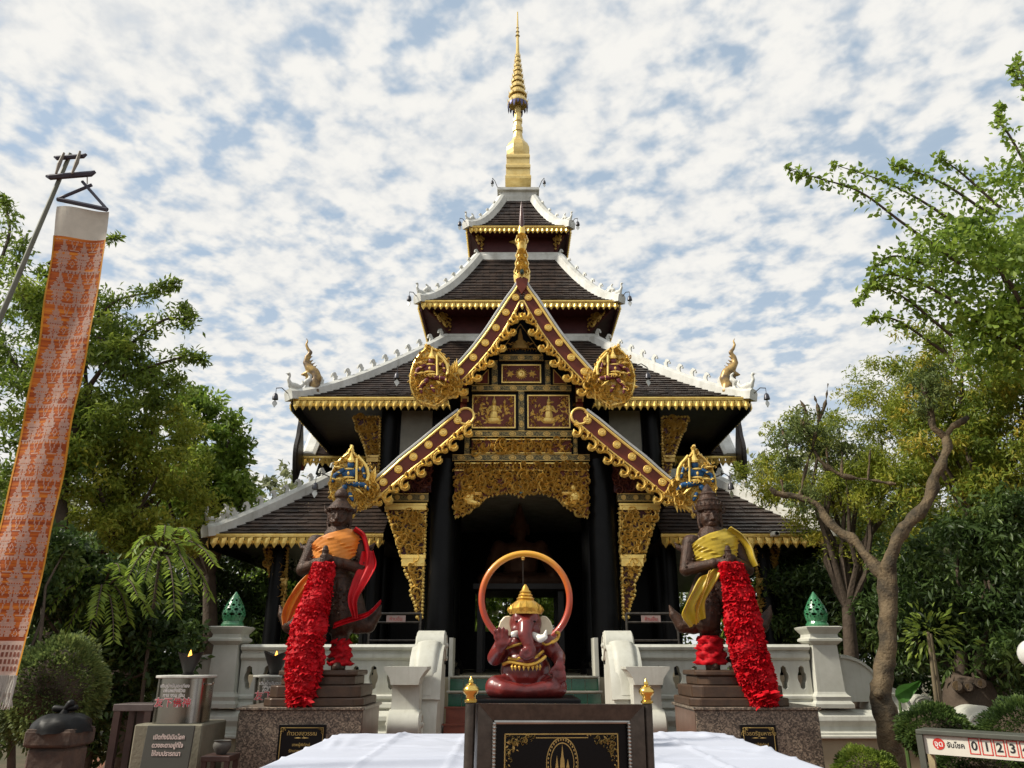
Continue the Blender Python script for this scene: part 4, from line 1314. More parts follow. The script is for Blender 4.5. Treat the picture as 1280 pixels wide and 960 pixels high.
# ---- seated image deep in the hall, on a dark altar
img = thing('seated_image', (0, 17.6, FLOOR), 'dim seated statue with a pointed crown inside the dark doorway', 'statue')
m_ = MB()
zz = 3.12
m_.ell((0, 17.6, zz + .16), (.85, .5, .2)); m_.ell((0, 17.62, zz + .55), (.42, .3, .5)); m_.ell((0, 17.62, zz + .86), (.5, .26, .2))
for s in (-1, 1):
    m_.chain([(s * .48, 17.6, zz + .92), (s * .66, 17.5, zz + .5), (s * .72, 17.2, zz + .28)], [.16, .13, .09])
    m_.chain([(s * .2, 17.5, zz + .15), (s * .8, 17.3, zz + .14), (s * .1, 17.1, zz + .12)], [.2, .17, .12])
m_.cap((0, 17.6, zz + 1.0), (0, 17.58, zz + 1.15), .13, .12); m_.ell((0, 17.56, zz + 1.32), (.19, .2, .25))
m_.chain([(0, 17.58, zz + 1.5), (0, 17.6, zz + 1.68), (0, 17.6, zz + 1.95)], [.17, .1, .02]); m_.cap((0, 17.38, zz + 1.33), (0, 17.36, zz + 1.27), .025, .035)
for s in (-1, 1): m_.cap((s * .2, 17.58, zz + 1.4), (s * .21, 17.58, zz + 1.2), .04, .03)
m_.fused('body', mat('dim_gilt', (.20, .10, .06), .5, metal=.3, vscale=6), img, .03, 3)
m_ = MB(); m_.sq([(.9, 2.98), (1.0, 3.02), (1.0, 3.13)], (0, 17.5, 0)); m_.build('altar_top', DARKW, img)
for ax_ in (-.85, .85):
    for ay_ in (16.7, 18.3):
        m_ = MB(); m_.box(ax_ - .06, ax_ + .06, ay_ - .06, ay_ + .06, FLOOR, 2.98); m_.build('altar_leg', DARKW, img)
# ================================================================== terrace balustrade, stair, railings
YW = 11.0                                   # front face of the pierced wall
zW = lambda y: zpx(y, YW)
HX = 4.06                                   # pillar centre
def quatre(n=5):
    """upright quatrefoil-like slot: big middle lobe, small ones above and below (half sizes in metres)"""
    pts = []
    for k in range(40):
        a = 2 * PI * k / 40
        x, z = .062 * math.sin(a), .062 * math.cos(a)
        pts.append((x, z))
    out = []
    for k in range(24):
        a = 2 * PI * k / 24
        s_, c_ = math.sin(a), math.cos(a)
        r = max(0, 0)
        # union of ellipse (.062,.09) and circles r=.034 at z=+-.115
        best = 1 / math.sqrt((s_ / .062) ** 2 + (c_ / .095) ** 2)
        for zc_ in (.118, -.118):
            b = c_ * zc_; disc = b * b - (zc_ * zc_ - .036 ** 2)
            if disc > 0 and b > 0: best = max(best, b + math.sqrt(disc))
        out.append((best * s_, best * c_))
    return out
QF = quatre()
def pierced_wall(mb, x0, x1, z0, z1, y0, y1, zc, pitch=.225):
    n = max(1, int((x1 - x0) / pitch)); p = (x1 - x0) / n
    K = len(QF)
    for i in range(n):
        cx = x0 + p * (i + .5)
        # square ring matched to the hole ring by angle
        sq = []
        hw, hu, hd = p / 2, z1 - zc, zc - z0
        for (qx, qz) in QF:
            a = math.atan2(qx, qz); s_, c_ = math.sin(a), math.cos(a)
            t = min(hw / abs(s_) if abs(s_) > 1e-6 else 9, (hu if c_ > 0 else hd) / abs(c_) if abs(c_) > 1e-6 else 9)
            sq.append((t * s_, t * c_))
        # snap nearest points to the four corners
        for (ux, uz) in ((hw, hu), (-hw, hu), (hw, -hd), (-hw, -hd)):
            j = min(range(K), key=lambda j: (sq[j][0] - ux) ** 2 + (sq[j][1] - uz) ** 2); sq[j] = (ux, uz)
        vs = [(cx + x, y0, zc + z) for x, z in QF] + [(cx + x, y0, zc + z) for x, z in sq] + [(cx + x, y1, zc + z) for x, z in QF] + [(cx + x, y1, zc + z) for x, z in sq]
        fs = []
        for j in range(K):
            k = (j + 1) % K
            fs += [(j, k, K + k, K + j), (2 * K + j, 3 * K + j, 3 * K + k, 2 * K + k), (j, 2 * K + j, 2 * K + k, k)]
        mb.add(vs, fs)
def profile_x(mb, prof, x0, x1):
    """moulding with section prof [(y,z)...] (closed) along x"""
    mb.prism(prof, x0, x1, 'X')
BELL = zW(918)
def mouldings():
    """closed section (y,z) of the parts of the wall; front is smaller y"""
    y = YW
    cop = [(y + .22, zW(825)), (y - .02, zW(825)), (y - .05, zW(822)), (y - .05, zW(818)), (y - .02, zW(816)), (y - .02, zW(814)), (y - .07, zW(812)), (y - .085, zW(809)), (y - .06, zW(805.5)), (y + .22, zW(805))]
    low = [(y + .22, zW(868) - .02), (y + .22, zW(868)), (y - .03, zW(868)), (y - .055, zW(870)), (y - .055, zW(873)), (y - .03, zW(875)), (y - .03, zW(877)), (y - .08, zW(879)), (y - .10, zW(884)), (y - .07, zW(887)), (y + .22, zW(887))][1:]
    bell = [(y + .2, zW(887)), (y - .06, zW(887)), (y - .12, zW(889)), (y - .19, zW(894)), (y - .20, zW(900)), (y - .16, zW(907)), (y - .17, zW(913)), (y - .24, zW(914)), (y - .24, zW(917)), (y - .27, zW(917.5)), (y - .27, zW(921)), (y + .2, zW(921))]
    return cop, low, bell
cop, low, bell = mouldings()
FIN = None
def pierced_finial(parent, c):
    """green glazed lotus bud with rows of round openings"""
    rows = [(.15, 0), (.16, .03), (.135, .05)]
    b = MB(); b.lathe([(.15, 0), (.155, .03), (.14, .05), (.13, .075)], c, 20)
    b.lathe([(.06, .375), (.065, .385), (.05, .41), (.03, .44), (.006, .475)], c, 14)
    # bud shell as a lattice of cells with holes
    def R_(t): return .13 + .028 * math.sin(PI * min(1, t * 1.5)) if t < .33 else lerp(.158, .058, ((t - .33) / .67) ** 1.35)
    zs = [.07 + .055 * k for k in range(7)]
    N = 9
    def P(u, z, r=1.0):
        t = max(0, min(1, (z - .07) / .33)); rad = R_(t) * r
        return Vector((c[0] + rad * math.cos(u), c[1] + rad * math.sin(u), c[2] + z))
    H = .31 / 5
    for k in range(5):
        z0 = .075 + k * H
        for j in range(N):
            u0 = 2 * PI * (j + .5 * (k % 2)) / N; du = 2 * PI / N
            K = 10
            hole = .36 - .02 * k if k > 0 else .0
            vs, fs = [], []
            for q in range(K):
                a = 2 * PI * q / K; s_, c_ = math.sin(a), math.cos(a)
                t = min(.5 / abs(s_) if abs(s_) > 1e-6 else 9, .5 / abs(c_) if abs(c_) > 1e-6 else 9)
                for rr_, f in ((hole, 1.0), (t, 1.0), (hole, .88)):
                    vs.append(P(u0 + du * (.5 + s_ * rr_), z0 + H * (.5 + c_ * rr_), f))
            for q in range(K):
                w = (q + 1) % K
                fs += [(3 * q, 3 * w, 3 * w + 1, 3 * q + 1), (3 * q, 3 * q + 2, 3 * w + 2, 3 * w)]
            b.add(vs, fs)
    return b.build('lotus_finial', GREENC, parent)
def scroll_disc(mb, c, r, th, axis='X', turns=2.2):
    """volute: drum with a raised spiral on both faces"""
    M = Matrix.Translation(c) @ (Matrix.Rotation(PI / 2, 4, 'Y') if axis == 'X' else Matrix.Rotation(PI / 2, 4, 'X'))
    mb.lathe([(r * .9, -th / 2), (r, -th / 2 + .015), (r, th / 2 - .015), (r * .9, th / 2)], n=28, M=M)
    for s in (-1, 1):
        pts = [((r * .82 * (1 - .8 * t)) * math.cos(turns * 2 * PI * t), (r * .82 * (1 - .8 * t)) * math.sin(turns * 2 * PI * t), s * th / 2) for t in [k / 40 for k in range(41)]]
        mb.tube([M @ Vector(p) for p in pts], [r * .085 * (1 - .4 * k / 40) for k in range(41)], 6)
        mb.lathe([(r * .2, s * th / 2), (r * .17, s * (th / 2 + .03)), (.01, s * (th / 2 + .04))], n=14, M=M)

for s in (-1, 1):
    side = 'left of' if s < 0 else 'right of'
    near = 'behind the moustached guardian statue' if s < 0 else 'behind the guardian statue in yellow'
    T = thing('balustrade', (s * 2.7, YW, 0), 'white pierced terrace balustrade with green lotus finial, ' + near, 'balustrade')
    xa, xb = (1.45, HX - .20)
    if s < 0: xa, xb = -xb, -xa
    m = MB(); pierced_wall(m, xa, xb, zW(868), zW(825), YW, YW + .18, zW(847)); m.build('pierced_panel', WHITE, T)
    m = MB(); profile_x(m, cop, xa, xb); m.build('coping', WHITE, T)
    m = MB(); profile_x(m, low, xa, xb); m.build('lower_moulding', WHITE, T)
    m = MB(); profile_x(m, bell, xa if s > 0 else xa - .9, xb + 1.45 if s > 0 else xb); m.build('bell_moulding', WHITE, T, bevel=.006)
    m = MB(); m.box(xa if s > 0 else xa - .9, xb + 1.45 if s > 0 else xb, YW - .2, YW + .3, 0.0, zW(921) - .002); m.build('base_wall', CREAM, T)
    # pillar
    m = MB()
    zp = lambda y: zpx(y, 10.85)
    pr = [(.255, zp(885)), (.255, zp(880)), (.225, zp(876)), (.235, zp(871)), (.20, zp(868)), (.185, zp(865)), (.165, zp(806)), (.18, zp(805)), (.225, zp(801)), (.225, zp(798.5)), (.19, zp(796)), (.185, zp(792.5)), (.235, zp(786)), (.245, zp(783.5)), (.21, zp(782.5))]
    m.sq(pr, (s * HX, YW + .06, 0)); pil = m.build('pillar', WHITE, T)
    pierced_finial(pil, (s * HX, YW + .06, zp(783)))
    # quarter-round wing wall beyond the pillar
    m = MB(); r = .55; zc_ = zp(878)
    arc = [(s * (HX + .17), zc_)] + [(s * (HX + .17 + .05 + r * math.sin(a)), zc_ + r * 1.0 * math.cos(a)) for a in [PI / 2 * k / 12 for k in range(13)]]
    m.prism(arc, YW + .02, YW + .22); wing = m.build('wing_wall', WHITE, T)
    m = MB(); sweep_box(m, [Vector((x, YW + .12, z)) for x, z in arc[1:]], .28, .05); m.build('wing_coping', WHITE, wing)

# ---- staircase with its side walls
stair = thing('staircase', (0, 11.4, 0), 'short staircase with green glazed tile risers leading up to the doorway', 'staircase')
NS = 7; RZ = FLOOR / NS; TD = .30
for k in range(NS):
    z1 = FLOOR - RZ * k - .004; yb = 12.38 - TD * k
    green = k < 2
    m = MB(); m.box(-1.10, 1.10, yb - TD + .0 + (.012 if green else 0), yb - .002, 0 if k else .0, z1); st = m.build('step', TERRA if not green else CREAM, stair)
    nose = MB(); nose.box(-1.12, 1.12, yb - TD - .025, yb - TD + .03, z1 + .001, z1 + .022); nose.build('nosing', mat('grey_nosing', (.34, .34, .30), .5) if green else TERRA, st)
    if green:
        n = 11; w = 2.2 / n
        tm = MB(); tm.box(-w / 2 + .004, w / 2 - .004, -.008, .010, 0, RZ - .03); tme = tm.mesh('tile'); tme.materials.append(GREENT)
        for j in range(n):
            place(tme, 'tile', st, (-1.1 + w * (j + .5), yb - TD + rng.uniform(-.001, .001), z1 - RZ + .012))
for s in (-1, 1):
    S = thing('stair_parapet', (s * 1.4, 10.8, 0), 'white scrolled stair parapet on the side of the ' + ('moustached guardian' if s < 0 else 'yellow-robed guardian'), 'parapet')
    x0, x1 = s * 1.13, s * 1.50
    xa, xb = min(x0, x1), max(x0, x1)
    # side-on body: swooping curve from the high scroll down to the console in front
    top = catmull([Vector((11.55, 1.62, 0)), Vector((11.38, 1.60, 0)), Vector((11.22, 1.72, 0)), Vector((11.02, 1.76, 0)), Vector((10.80, 1.66, 0)), Vector((10.62, 1.42, 0)), Vector((10.52, 1.12, 0))], 6)
    prof = [(p.x, p.y) for p in top]
    m = MB(); m.prism([(11.55, 0), ] + prof + [(10.40, .9), (10.36, 0)], xa, xb, 'X'); bd = m.build('parapet_wall', WHITE, S, smooth=30)
    m = MB(); sweep_box(m, [Vector(((x0 + x1) / 2, p.x, p.y)) for p in top], .43, .06); sweep_box(m, [Vector(((x0 + x1) / 2, p.x, p.y + .05)) for p in top], .30, .05); m.build('rolled_coping', WHITE, bd, smooth=75)
    m = MB(); scroll_disc(m, (s * 1.315, 11.34, 1.80), .20, .40, 'X'); m.box(xa, xb, 11.36, 11.56, 1.55, 1.985); m.build('upper_scroll', WHITE, S, smooth=40)
    # console in front: flared slab top and concave front
    cx0, cx1 = sorted((s * 1.28, s * 1.72))
    con = catmull([Vector((10.05, 1.50, 0)), Vector((10.10, 1.44, 0)), Vector((10.17, 1.30, 0)), Vector((10.17, 1.1, 0)), Vector((10.12, .92, 0)), Vector((10.08, .7, 0))], 5)
    m = MB(); m.prism([(p.x, p.y) for p in con] + [(10.05, .4), (10.05, 0), (10.5, 0), (10.5, 1.50)], cx0 + .05, cx1 - .05, 'X'); co = m.build('console', WHITE, S, smooth=30)
    m = MB()
    fl = [(cx0 + .05, 1.32), (cx0 + .03, 1.40), (cx0 - .02, 1.47), (cx0 - .05, 1.50), (cx0 - .05, 1.53), (cx1 + .05, 1.53), (cx1 + .05, 1.50), (cx1 + .02, 1.47), (cx1 - .03, 1.40), (cx1 - .05, 1.32)]
    m.prism(fl, 10.03, 10.52); m.build('slab_top', WHITE, co)
    m = MB(); scroll_disc(m, ((cx0 + cx1) / 2, 10.20, .86), .18, (cx1 - cx0) - .04, 'X'); m.build('lower_scroll', WHITE, co, smooth=40)
    # thin white door-side strip rising inside
    m = MB(); a, d = px(566 if s < 0 else 2 * 656 - 566, 795, 12.45), px(560, 890, 12.45)
    m.box(s * 1.12 - .03, s * 1.12 + .03, 12.40, 12.9, .5, zpx(797, 12.4)); m.build('door_strip', WHITE, S)
# metal railings with small notices on the veranda
for s in (-1, 1):
    rl = thing('railing', (s * 2.0, 12.6, FLOOR), 'grey metal veranda railing with a pink notice, ' + ('nearer the moustached guardian' if s < 0 else 'nearer the yellow-robed guardian'), 'railing')
    xa, xb = sorted((s * 1.62, s * 2.42)); ztop = zpx(767, 12.5)
    m = MB(); m.tube([(xa, 12.5, ztop), (xb, 12.5, ztop)], .022, 8); m.tube([(xa, 12.5, ztop - .13), (xb, 12.5, ztop - .13)], .016, 8); m.tube([(xa, 12.5, ztop - .40), (xb, 12.5, ztop - .40)], .016, 8); m.build('rail', GUNM, rl)
    for x in (xa, xb):
        m = MB(); m.tube([(x, 12.5, FLOOR - .2), (x, 12.5, ztop)], .022, 8); m.build('post', GUNM, rl)
    m = MB(); m.box(s * 2.0 - .15, s * 2.0 + .15, 12.46, 12.475, ztop - .13, ztop - .03); nt_ = m.build('notice', mat('pink_notice', (.42, .30, .27), .6), rl)
    text_obj('ห้ามขึ้น', .075, mat('notice_red', (.45, .05, .04), .6), 'lettering', nt_, (s * 2.0, 12.458, ztop - .085))
    m = MB(); m.prism([(s * 2.0 - .30, FLOOR + .0), (s * 2.0 + .30, FLOOR), (s * 2.0 + .30, FLOOR + .10), (s * 2.0 + .2, FLOOR + .12), (s * 2.0 + .18, FLOOR + .24), (s * 2.0 - .18, FLOOR + .24), (s * 2.0 - .2, FLOOR + .12), (s * 2.0 - .30, FLOOR + .10)], 12.42, 12.9)
    props(m.build('stone_block', CREAM), 'cream stepped plinth block below the veranda railing, on the ' + ('moustached guardian side' if s < 0 else 'yellow-robed guardian side'), 'plinth')
# ================================================================== guardian statues on granite pedestals
def granite():
    m = bpy.data.materials.new('granite'); m.use_nodes = True
    N, L = m.node_tree.nodes, m.node_tree.links; b = N['Principled BSDF']
    tc = N.new('ShaderNodeTexCoord'); v = N.new('ShaderNodeTexVoronoi'); v.inputs['Scale'].default_value = 70
    n = N.new('ShaderNodeTexNoise'); n.inputs['Scale'].default_value = 95; n.inputs['Detail'].default_value = 3
    L.new(tc.outputs['Object'], v.inputs['Vector']); L.new(tc.outputs['Object'], n.inputs['Vector'])
    sp = N.new('ShaderNodeSeparateColor'); L.new(v.outputs['Color'], sp.inputs[0])
    cr = N.new('ShaderNodeValToRGB'); e = cr.color_ramp.elements
    e[0].position, e[0].color = .15, (.025, .022, .02, 1); e[1].position, e[1].color = .9, (.34, .27, .20, 1)
    k = e.new(.5); k.color = (.11, .085, .065, 1)
    mx = N.new('ShaderNodeMath'); mx.operation = 'ADD'; ml = N.new('ShaderNodeMath'); ml.operation = 'MULTIPLY'; ml.inputs[1].default_value = .6
    L.new(sp.outputs[0], ml.inputs[0]); L.new(ml.outputs[0], mx.inputs[0])
    m2 = N.new('ShaderNodeMath'); m2.operation = 'MULTIPLY'; m2.inputs[1].default_value = .45; L.new(n.outputs[0], m2.inputs[0]); L.new(m2.outputs[0], mx.inputs[1])
    L.new(mx.outputs[0], cr.inputs[0]); L.new(cr.outputs[0], b.inputs['Base Color']); b.inputs['Roughness'].default_value = .32
    return m
GRAN = granite()
BROWNST = mat('brown_stone_side', (.13, .075, .055), .4, vscale=5, var=.1)
BLKPL = mat('black_plaque', (.005, .005, .006), .3, vscale=3, spec=.18)
GOLDINK = mat('gold_ink', (.50, .36, .12), .4, metal=.4)
PT = zpx(884, 8.8)
def fancy_border(g, x0, x1, z0, z1, y, cs, w=.006, arch=True):
    """thin gold line with leafy corners"""
    g.box(x0, x1, y - .002, y, z1 - w, z1); g.box(x0, x0 + w, y - .002, y, z0, z1 - w); g.box(x1 - w, x1, y - .002, y, z0, z1 - w)
    g.box(x0, x1, y - .002, y, z0, z0 + w)
    for s in (-1, 1):
        ex = x0 if s < 0 else x1
        tri = [(ex, z1), (ex - s * cs, z1), (ex - s * cs * .45, z1 - cs * .35), (ex - s * cs * .2, z1 - cs * .6), (ex, z1 - cs)]
        carve(g, tri, y - .001, cs * .17, .003, 3, 1.4, big=False)
for s in (-1, 1):
    who = 'moustached guardian in orange' if s < 0 else 'guardian in yellow'
    P = thing('pedestal', (s * 2.43, 9.35, 0), 'speckled granite pedestal with a black gold-lettered plaque, under the ' + who, 'pedestal')
    xa, xb = sorted((s * 1.78, s * 3.09))
    m = MB(); m.box(xa, xb, 8.82, 9.92, 0, PT - .03); m.build('granite_block', GRAN, P, bevel=.006)
    m = MB(); m.box(xa - .03, xb + .03, 8.79, 9.95, PT - .03, PT); m.build('top_slab', GRAN, P, bevel=.006)
    inner = s * 1.78
    m = MB(); m.box(min(inner, inner - s * .006), max(inner, inner - s * .006), 8.84, 9.90, .002, PT - .032); m.build('side_slab', BROWNST, P)
    a, d = (px(349, 906, 8.8), px(402, 985, 8.8)) if s < 0 else (px(925, 906, 8.8), px(978, 985, 8.8))
    m = MB(); m.box(a.x, d.x, 8.795, 8.819, d.z, a.z); pl = m.build('plaque', BLKPL, P, bevel=.003)
    g = MB(); fancy_border(g, a.x + .025, d.x - .025, d.z + .02, a.z - .025, 8.794, .09); g.build('gold_border', GOLDINK, pl)
    cx = (a.x + d.x) / 2
    for k, (t, sz) in enumerate((('ท้าวเวสสุวรรณ' if s < 0 else 'ท้าวธตรัฐมหาราช', .055), ('เทพผู้พิทักษ์', .04), ('รักษาพระศาสนา', .04), ('ขอพรให้สำเร็จ', .04))):
        text_obj(t, sz, GOLDINK, 'lettering', pl, (cx, 8.7945, a.z - .085 - (.0 if k == 0 else .05) - .058 * k), extrude=.0008)
    g = MB(); leaf_piece(g, MT(cx, 8.794, a.z - .127, PI / 2), .08, .012, .003); leaf_piece(g, MT(cx, 8.794, a.z - .127, -PI / 2), .08, .012, .003); g.build('flourish', GOLDINK, pl)

def cloth_strip(mb, path, widths, wdir, th=.012, folds=5, amp=.018, nrm=None, nseg=14):
    """pleated cloth along a path; width direction wdir(t); thin closed slab"""
    if isinstance(widths, (list, tuple)):
        wp = [v.x for v in catmull([Vector((w_, 0, 0)) for w_ in widths], 5)]
    path = catmull([Vector(p) for p in path], 5)
    if isinstance(widths, (list, tuple)): widths = wp
    K = len(path); vs, fs = [], []
    for i, p in enumerate(path):
        p = Vector(p); t = i / (K - 1)
        w = Vector(wdir(t)).normalized(); tan = (Vector(path[min(i + 1, K - 1)]) - Vector(path[max(i - 1, 0)])).normalized()
        n = w.cross(tan).normalized()
        if n.y > 0: n = -n
        W_ = widths[i] if isinstance(widths, (list, tuple)) else widths
        for sd in (0, 1):
            for k in range(nseg + 1):
                u = k / nseg - .5
                off = amp * math.sin(2 * PI * folds * (k / nseg) + 1.3 * math.sin(3 * t)) + (th if sd else 0)
                vs.append(p + w * u * W_ + n * off)
    C = nseg + 1
    for i in range(K - 1):
        for k in range(nseg):
            a = i * 2 * C + k; b = a + 2 * C
            fs.append((a, a + 1, b + 1, b)); fs.append((a + C, b + C, b + C + 1, a + C + 1))
        for k in (0, nseg):
            a = i * 2 * C + k; fs.append((a, a + 2 * C, a + 3 * C, a + C))
    for i in (0, K - 1):
        for k in range(nseg):
            a = i * 2 * C + k; fs.append((a, a + 1, a + C + 1, a + C))
    mb.add(vs, fs)

def guardian(s, cx, face, sash, label):
    """s=-1 left, +1 right. standing crowned guardian, both hands on a club planted in front"""
    Yc = 9.38
    G = thing('guardian_statue', (cx, Yc, PT), label, 'statue')
    # stepped base (octagonal-cornered)
    zb0 = PT; k = 1
    def chamfer(h, c): return [(-h, -h + c), (-h + c, -h), (h - c, -h), (h, -h + c), (h, h - c), (h - c, h), (-h + c, h), (-h, h - c)]
    zst = [zb0, zb0 + .09, zb0 + .12, zb0 + .24, zb0 + .27, zb0 + .33, zb0 + .38]
    for i, (h, z0, z1) in enumerate(((.545, zb0, zb0 + .085), (.50, zb0 + .085, zb0 + .21), (.41, zb0 + .21, zb0 + .31), (.44, zb0 + .31, zb0 + .365))):
        m = MB(); m.prism([(cx + x * 1.0, Yc + y * .95) for x, y in chamfer(h, .1)], z0 + .0005, z1, 'Z'); m.build('base_tier', BASEBR, G, bevel=.012)
    z0 = zb0 + .36
    H = zpx(604 if s < 0 else 600, Yc - .1) - z0            # to crown tip
    def q(x, y, z): return (cx + x, Yc + y, z0 + z)
    m = MB()
    ln = .05 * (-s)                       # slight lean
    # legs in knee-length armour skirt, boots
    for sg in (-1, 1):
        m.chain([q(sg * .15, 0, .02), q(sg * .15, .0, .35), q(sg * .12, .0, .72), q(sg * .09, .0, .95)], [.085, .105, .13, .15])
        m.chain([q(sg * .15, .05, .04), q(sg * .17, -.16, .035)], [.075, .055])
        for zz in (.12, .42): m.lathe([(.12, -.03), (.14, 0), (.12, .03)], q(sg * .145, 0, zz), 14)
    m.chain([q(0, 0, .86), q(0, .0, 1.05), q(ln * .3, .0, 1.20), q(ln * .5, 0, 1.38), q(ln * .6, .0, 1.50)], [.21, .20, .185, .215, .185])
    m.ell(q(ln * .5, -.03, 1.36), (.235, .17, .17))
    m.ell(q(0, -.04, 1.12), (.21, .18, .14))
    # skirt panels flaring to pointed tips at the sides
    for sg in (-1, 1):
        m.chain([q(sg * .14, .02, .98), q(sg * .26, .02, .72), q(sg * .34, .02, .52), q(sg * .46, .02, .50), q(sg * .56, .02, .62), q(sg * .60, .02, .72)], [.15, .15, .125, .095, .055, .012])
        m.chain([q(sg * .12, -.04, .95), q(sg * .17, -.06, .68), q(sg * .19, -.05, .55)], [.15, .165, .165])
    m.lathe([(.215, 0), (.235, .03), (.235, .06), (.215, .09)], q(0, -.0, 1.0), 20, sy=.95)
    # shoulders and arms: elbows out, hands meeting on the club top in front of the chest
    sh = 1.46
    hx, hy, hz = (-.03 if s < 0 else .06), -.30, 1.20
    for sg in (-1, 1):
        m.ell(q(ln * .6 + sg * .25, 0, sh), (.115, .11, .10))
        el = (sg * .37 + ln * .4, -.06, 1.13)
        m.chain([q(ln * .6 + sg * .27, 0, sh), q(*el)], [.098, .078])
        m.chain([q(*el), q(hx + sg * .06, hy + .02, hz + .02 * (sg > 0))], [.078, .052])
        # shoulder guard flare, armlet, bracelet
        m.chain([q(ln * .6 + sg * .30, 0, sh - .1), q(ln * .6 + sg * .42, .0, sh - .06), q(ln * .6 + sg * .46, 0, sh + .0)], [.06, .03, .008])
        m.ell(q(lerp(el[0], hx + sg * .06, .75), lerp(el[1], hy, .75), lerp(el[2], hz, .75)), .066)
        # hand: palm and wrapped fingers
        m.ell(q(hx + sg * .045, hy - .01, hz + .035 * (1 if sg > 0 else -.4)), (.055, .05, .045))
        for f in range(4):
            zf = hz + .035 * (1 if sg > 0 else -.4) + .032 - f * .021
            m.chain([q(hx + sg * .06, hy - .03, zf), q(hx + sg * .015, hy - .068, zf), q(hx - sg * .035, hy - .060, zf - .003)], [.0125, .0125, .010], 7)
        m.chain([q(hx + sg * .05, hy - .01, hz + .06), q(hx + sg * .01, hy - .04, hz + .085), q(hx - sg * .01, hy - .055, hz + .085)], [.015, .014, .011], 7)
    # neck, head
    nz = 1.58; hz_ = 1.76
    m.cap(q(ln * .6, .0, nz - .1), q(ln * .7, -.01, nz + .08), .09, .08)
    HX_, HY_ = ln * .75, -.02
    m.ell(q(HX_, HY_, hz_), (.125, .135, .165))
    m.ell(q(HX_, HY_ - .03, hz_ - .085), (.092, .098, .075))
    m.cap(q(HX_, HY_ - .135, hz_ + .03), q(HX_, HY_ - .158, hz_ - .035), .012, .024)       # nose
    for sg in (-1, 1):
        m.ell(q(HX_ + sg * .022, HY_ - .14, hz_ - .04), .014)
        m.cap(q(HX_ + sg * .02, HY_ - .125, hz_ + .055), q(HX_ + sg * .085, HY_ - .10, hz_ + .058), .011, .007)   # brow
        m.ell(q(HX_ + sg * .05, HY_ - .116, hz_ + .022), (.026, .012, .011))                  # eye
        m.ell(q(HX_ + sg * .062, HY_ - .078, hz_ - .04), (.035, .035, .04))                   # cheek
        m.chain([q(HX_ + sg * .128, HY_ + .01, hz_ + .05), q(HX_ + sg * .138, HY_ + .01, hz_ - .05), q(HX_ + sg * .13, HY_ + .0, hz_ - .13)], [.028, .022, .018])  # ear
        m.chain([q(HX_ + sg * .125, HY_ + .02, hz_ + .06), q(HX_ + sg * .185, HY_ + .02, hz_ + .08), q(HX_ + sg * .20, HY_ + .02, hz_ + .16)], [.03, .02, .006])   # crown wing
    m.cap(q(HX_ - .03, HY_ - .128, hz_ - .085), q(HX_ + .03, HY_ - .128, hz_ - .085), .011, .011, 8)
    m.cap(q(HX_ - .022, HY_ - .122, hz_ - .103), q(HX_ + .022, HY_ - .122, hz_ - .103), .011, .011, 8)
    if face == 'moustache':
        for sg in (-1, 1):
            m.chain([q(HX_ + sg * .01, HY_ - .148, hz_ - .064), q(HX_ + sg * .05, HY_ - .135, hz_ - .075), q(HX_ + sg * .085, HY_ - .115, hz_ - .055), q(HX_ + sg * .095, HY_ - .105, hz_ - .035)], [.014, .017, .013, .007], 8)
        cr = [(.135, .075), (.165, .085), (.178, .10), (.15, .125), (.115, .17), (.075, .215), (.07, .24), (.088, .26), (.085, .30), (.06, .34), (.025, .37), (.005, H - hz_ if False else .385)]
    else:
        cr = [(.132, .07), (.155, .08), (.16, .12), (.165, .15), (.14, .165), (.135, .20), (.145, .215), (.115, .235), (.105, .28), (.115, .295), (.075, .32), (.06, .36), (.03, .40), (.005, .43)]
    m.lathe(cr, q(HX_, HY_ + .01, hz_), 20)
    o = m.fused('body', BRONZE, G, .0088, 0)
    # surface detail: raised scale ornaments on armour and crown
    d = MB(); rr = random.Random(5 + s)
    for k in range(18):
        a = 2 * PI * k / 18
        d.cap(q(HX_ + .155 * math.cos(a), HY_ + .01 + .155 * math.sin(a), hz_ + (.085 if s < 0 else .14)), q(HX_ + .165 * math.cos(a), HY_ + .01 + .165 * math.sin(a), hz_ + (.11 if s < 0 else .185)), .014, .005, 6)
    for sg in (-1, 1):
        for j in range(7):
            for k in range(4):
                zz = .62 + .045 * j; a = PI * (1.15 + .7 * (k + .5 * (j % 2)) / 4)
                d.ell(q(sg * .16 + .165 * math.cos(a), -.05 + .165 * math.sin(a), zz), (.02, .016, .02), 6, 4)
        for j in range(6):
            zz = sh - .08 - .045 * j
            for k in range(4):
                a = PI * (1.1 + .8 * k / 3); xx = ln * .6 + sg * (.275 + .012 * j)
                d.ell(q(xx + .085 * math.cos(a), -.012 * j + .085 * math.sin(a), zz), (.017, .014, .017), 6, 4)
    props(d.build('armour_studs', BRONZE, o), kind='stuff')
    # planted club
    c = MB(); c.chain([q(hx, hy - .02, hz + .155), q(hx, hy - .02, hz + .10)], [.030, .042]); c.chain([q(hx, hy - .02, hz + .10), q(hx, hy - .02, hz - .05), q(hx - .02, hy - .04, .35), q(hx - .03, hy - .06, .0)], [.040, .040, .050, .060])
    for zz in (.03, .08, .12): c.lathe([(.034, -.012), (.047, 0), (.034, .012)], q(hx, hy - .02, hz + zz), 14)
    c.build('club', BRONZE, G, smooth=50)
    return G, q, (hx, hy, hz), sh, ln

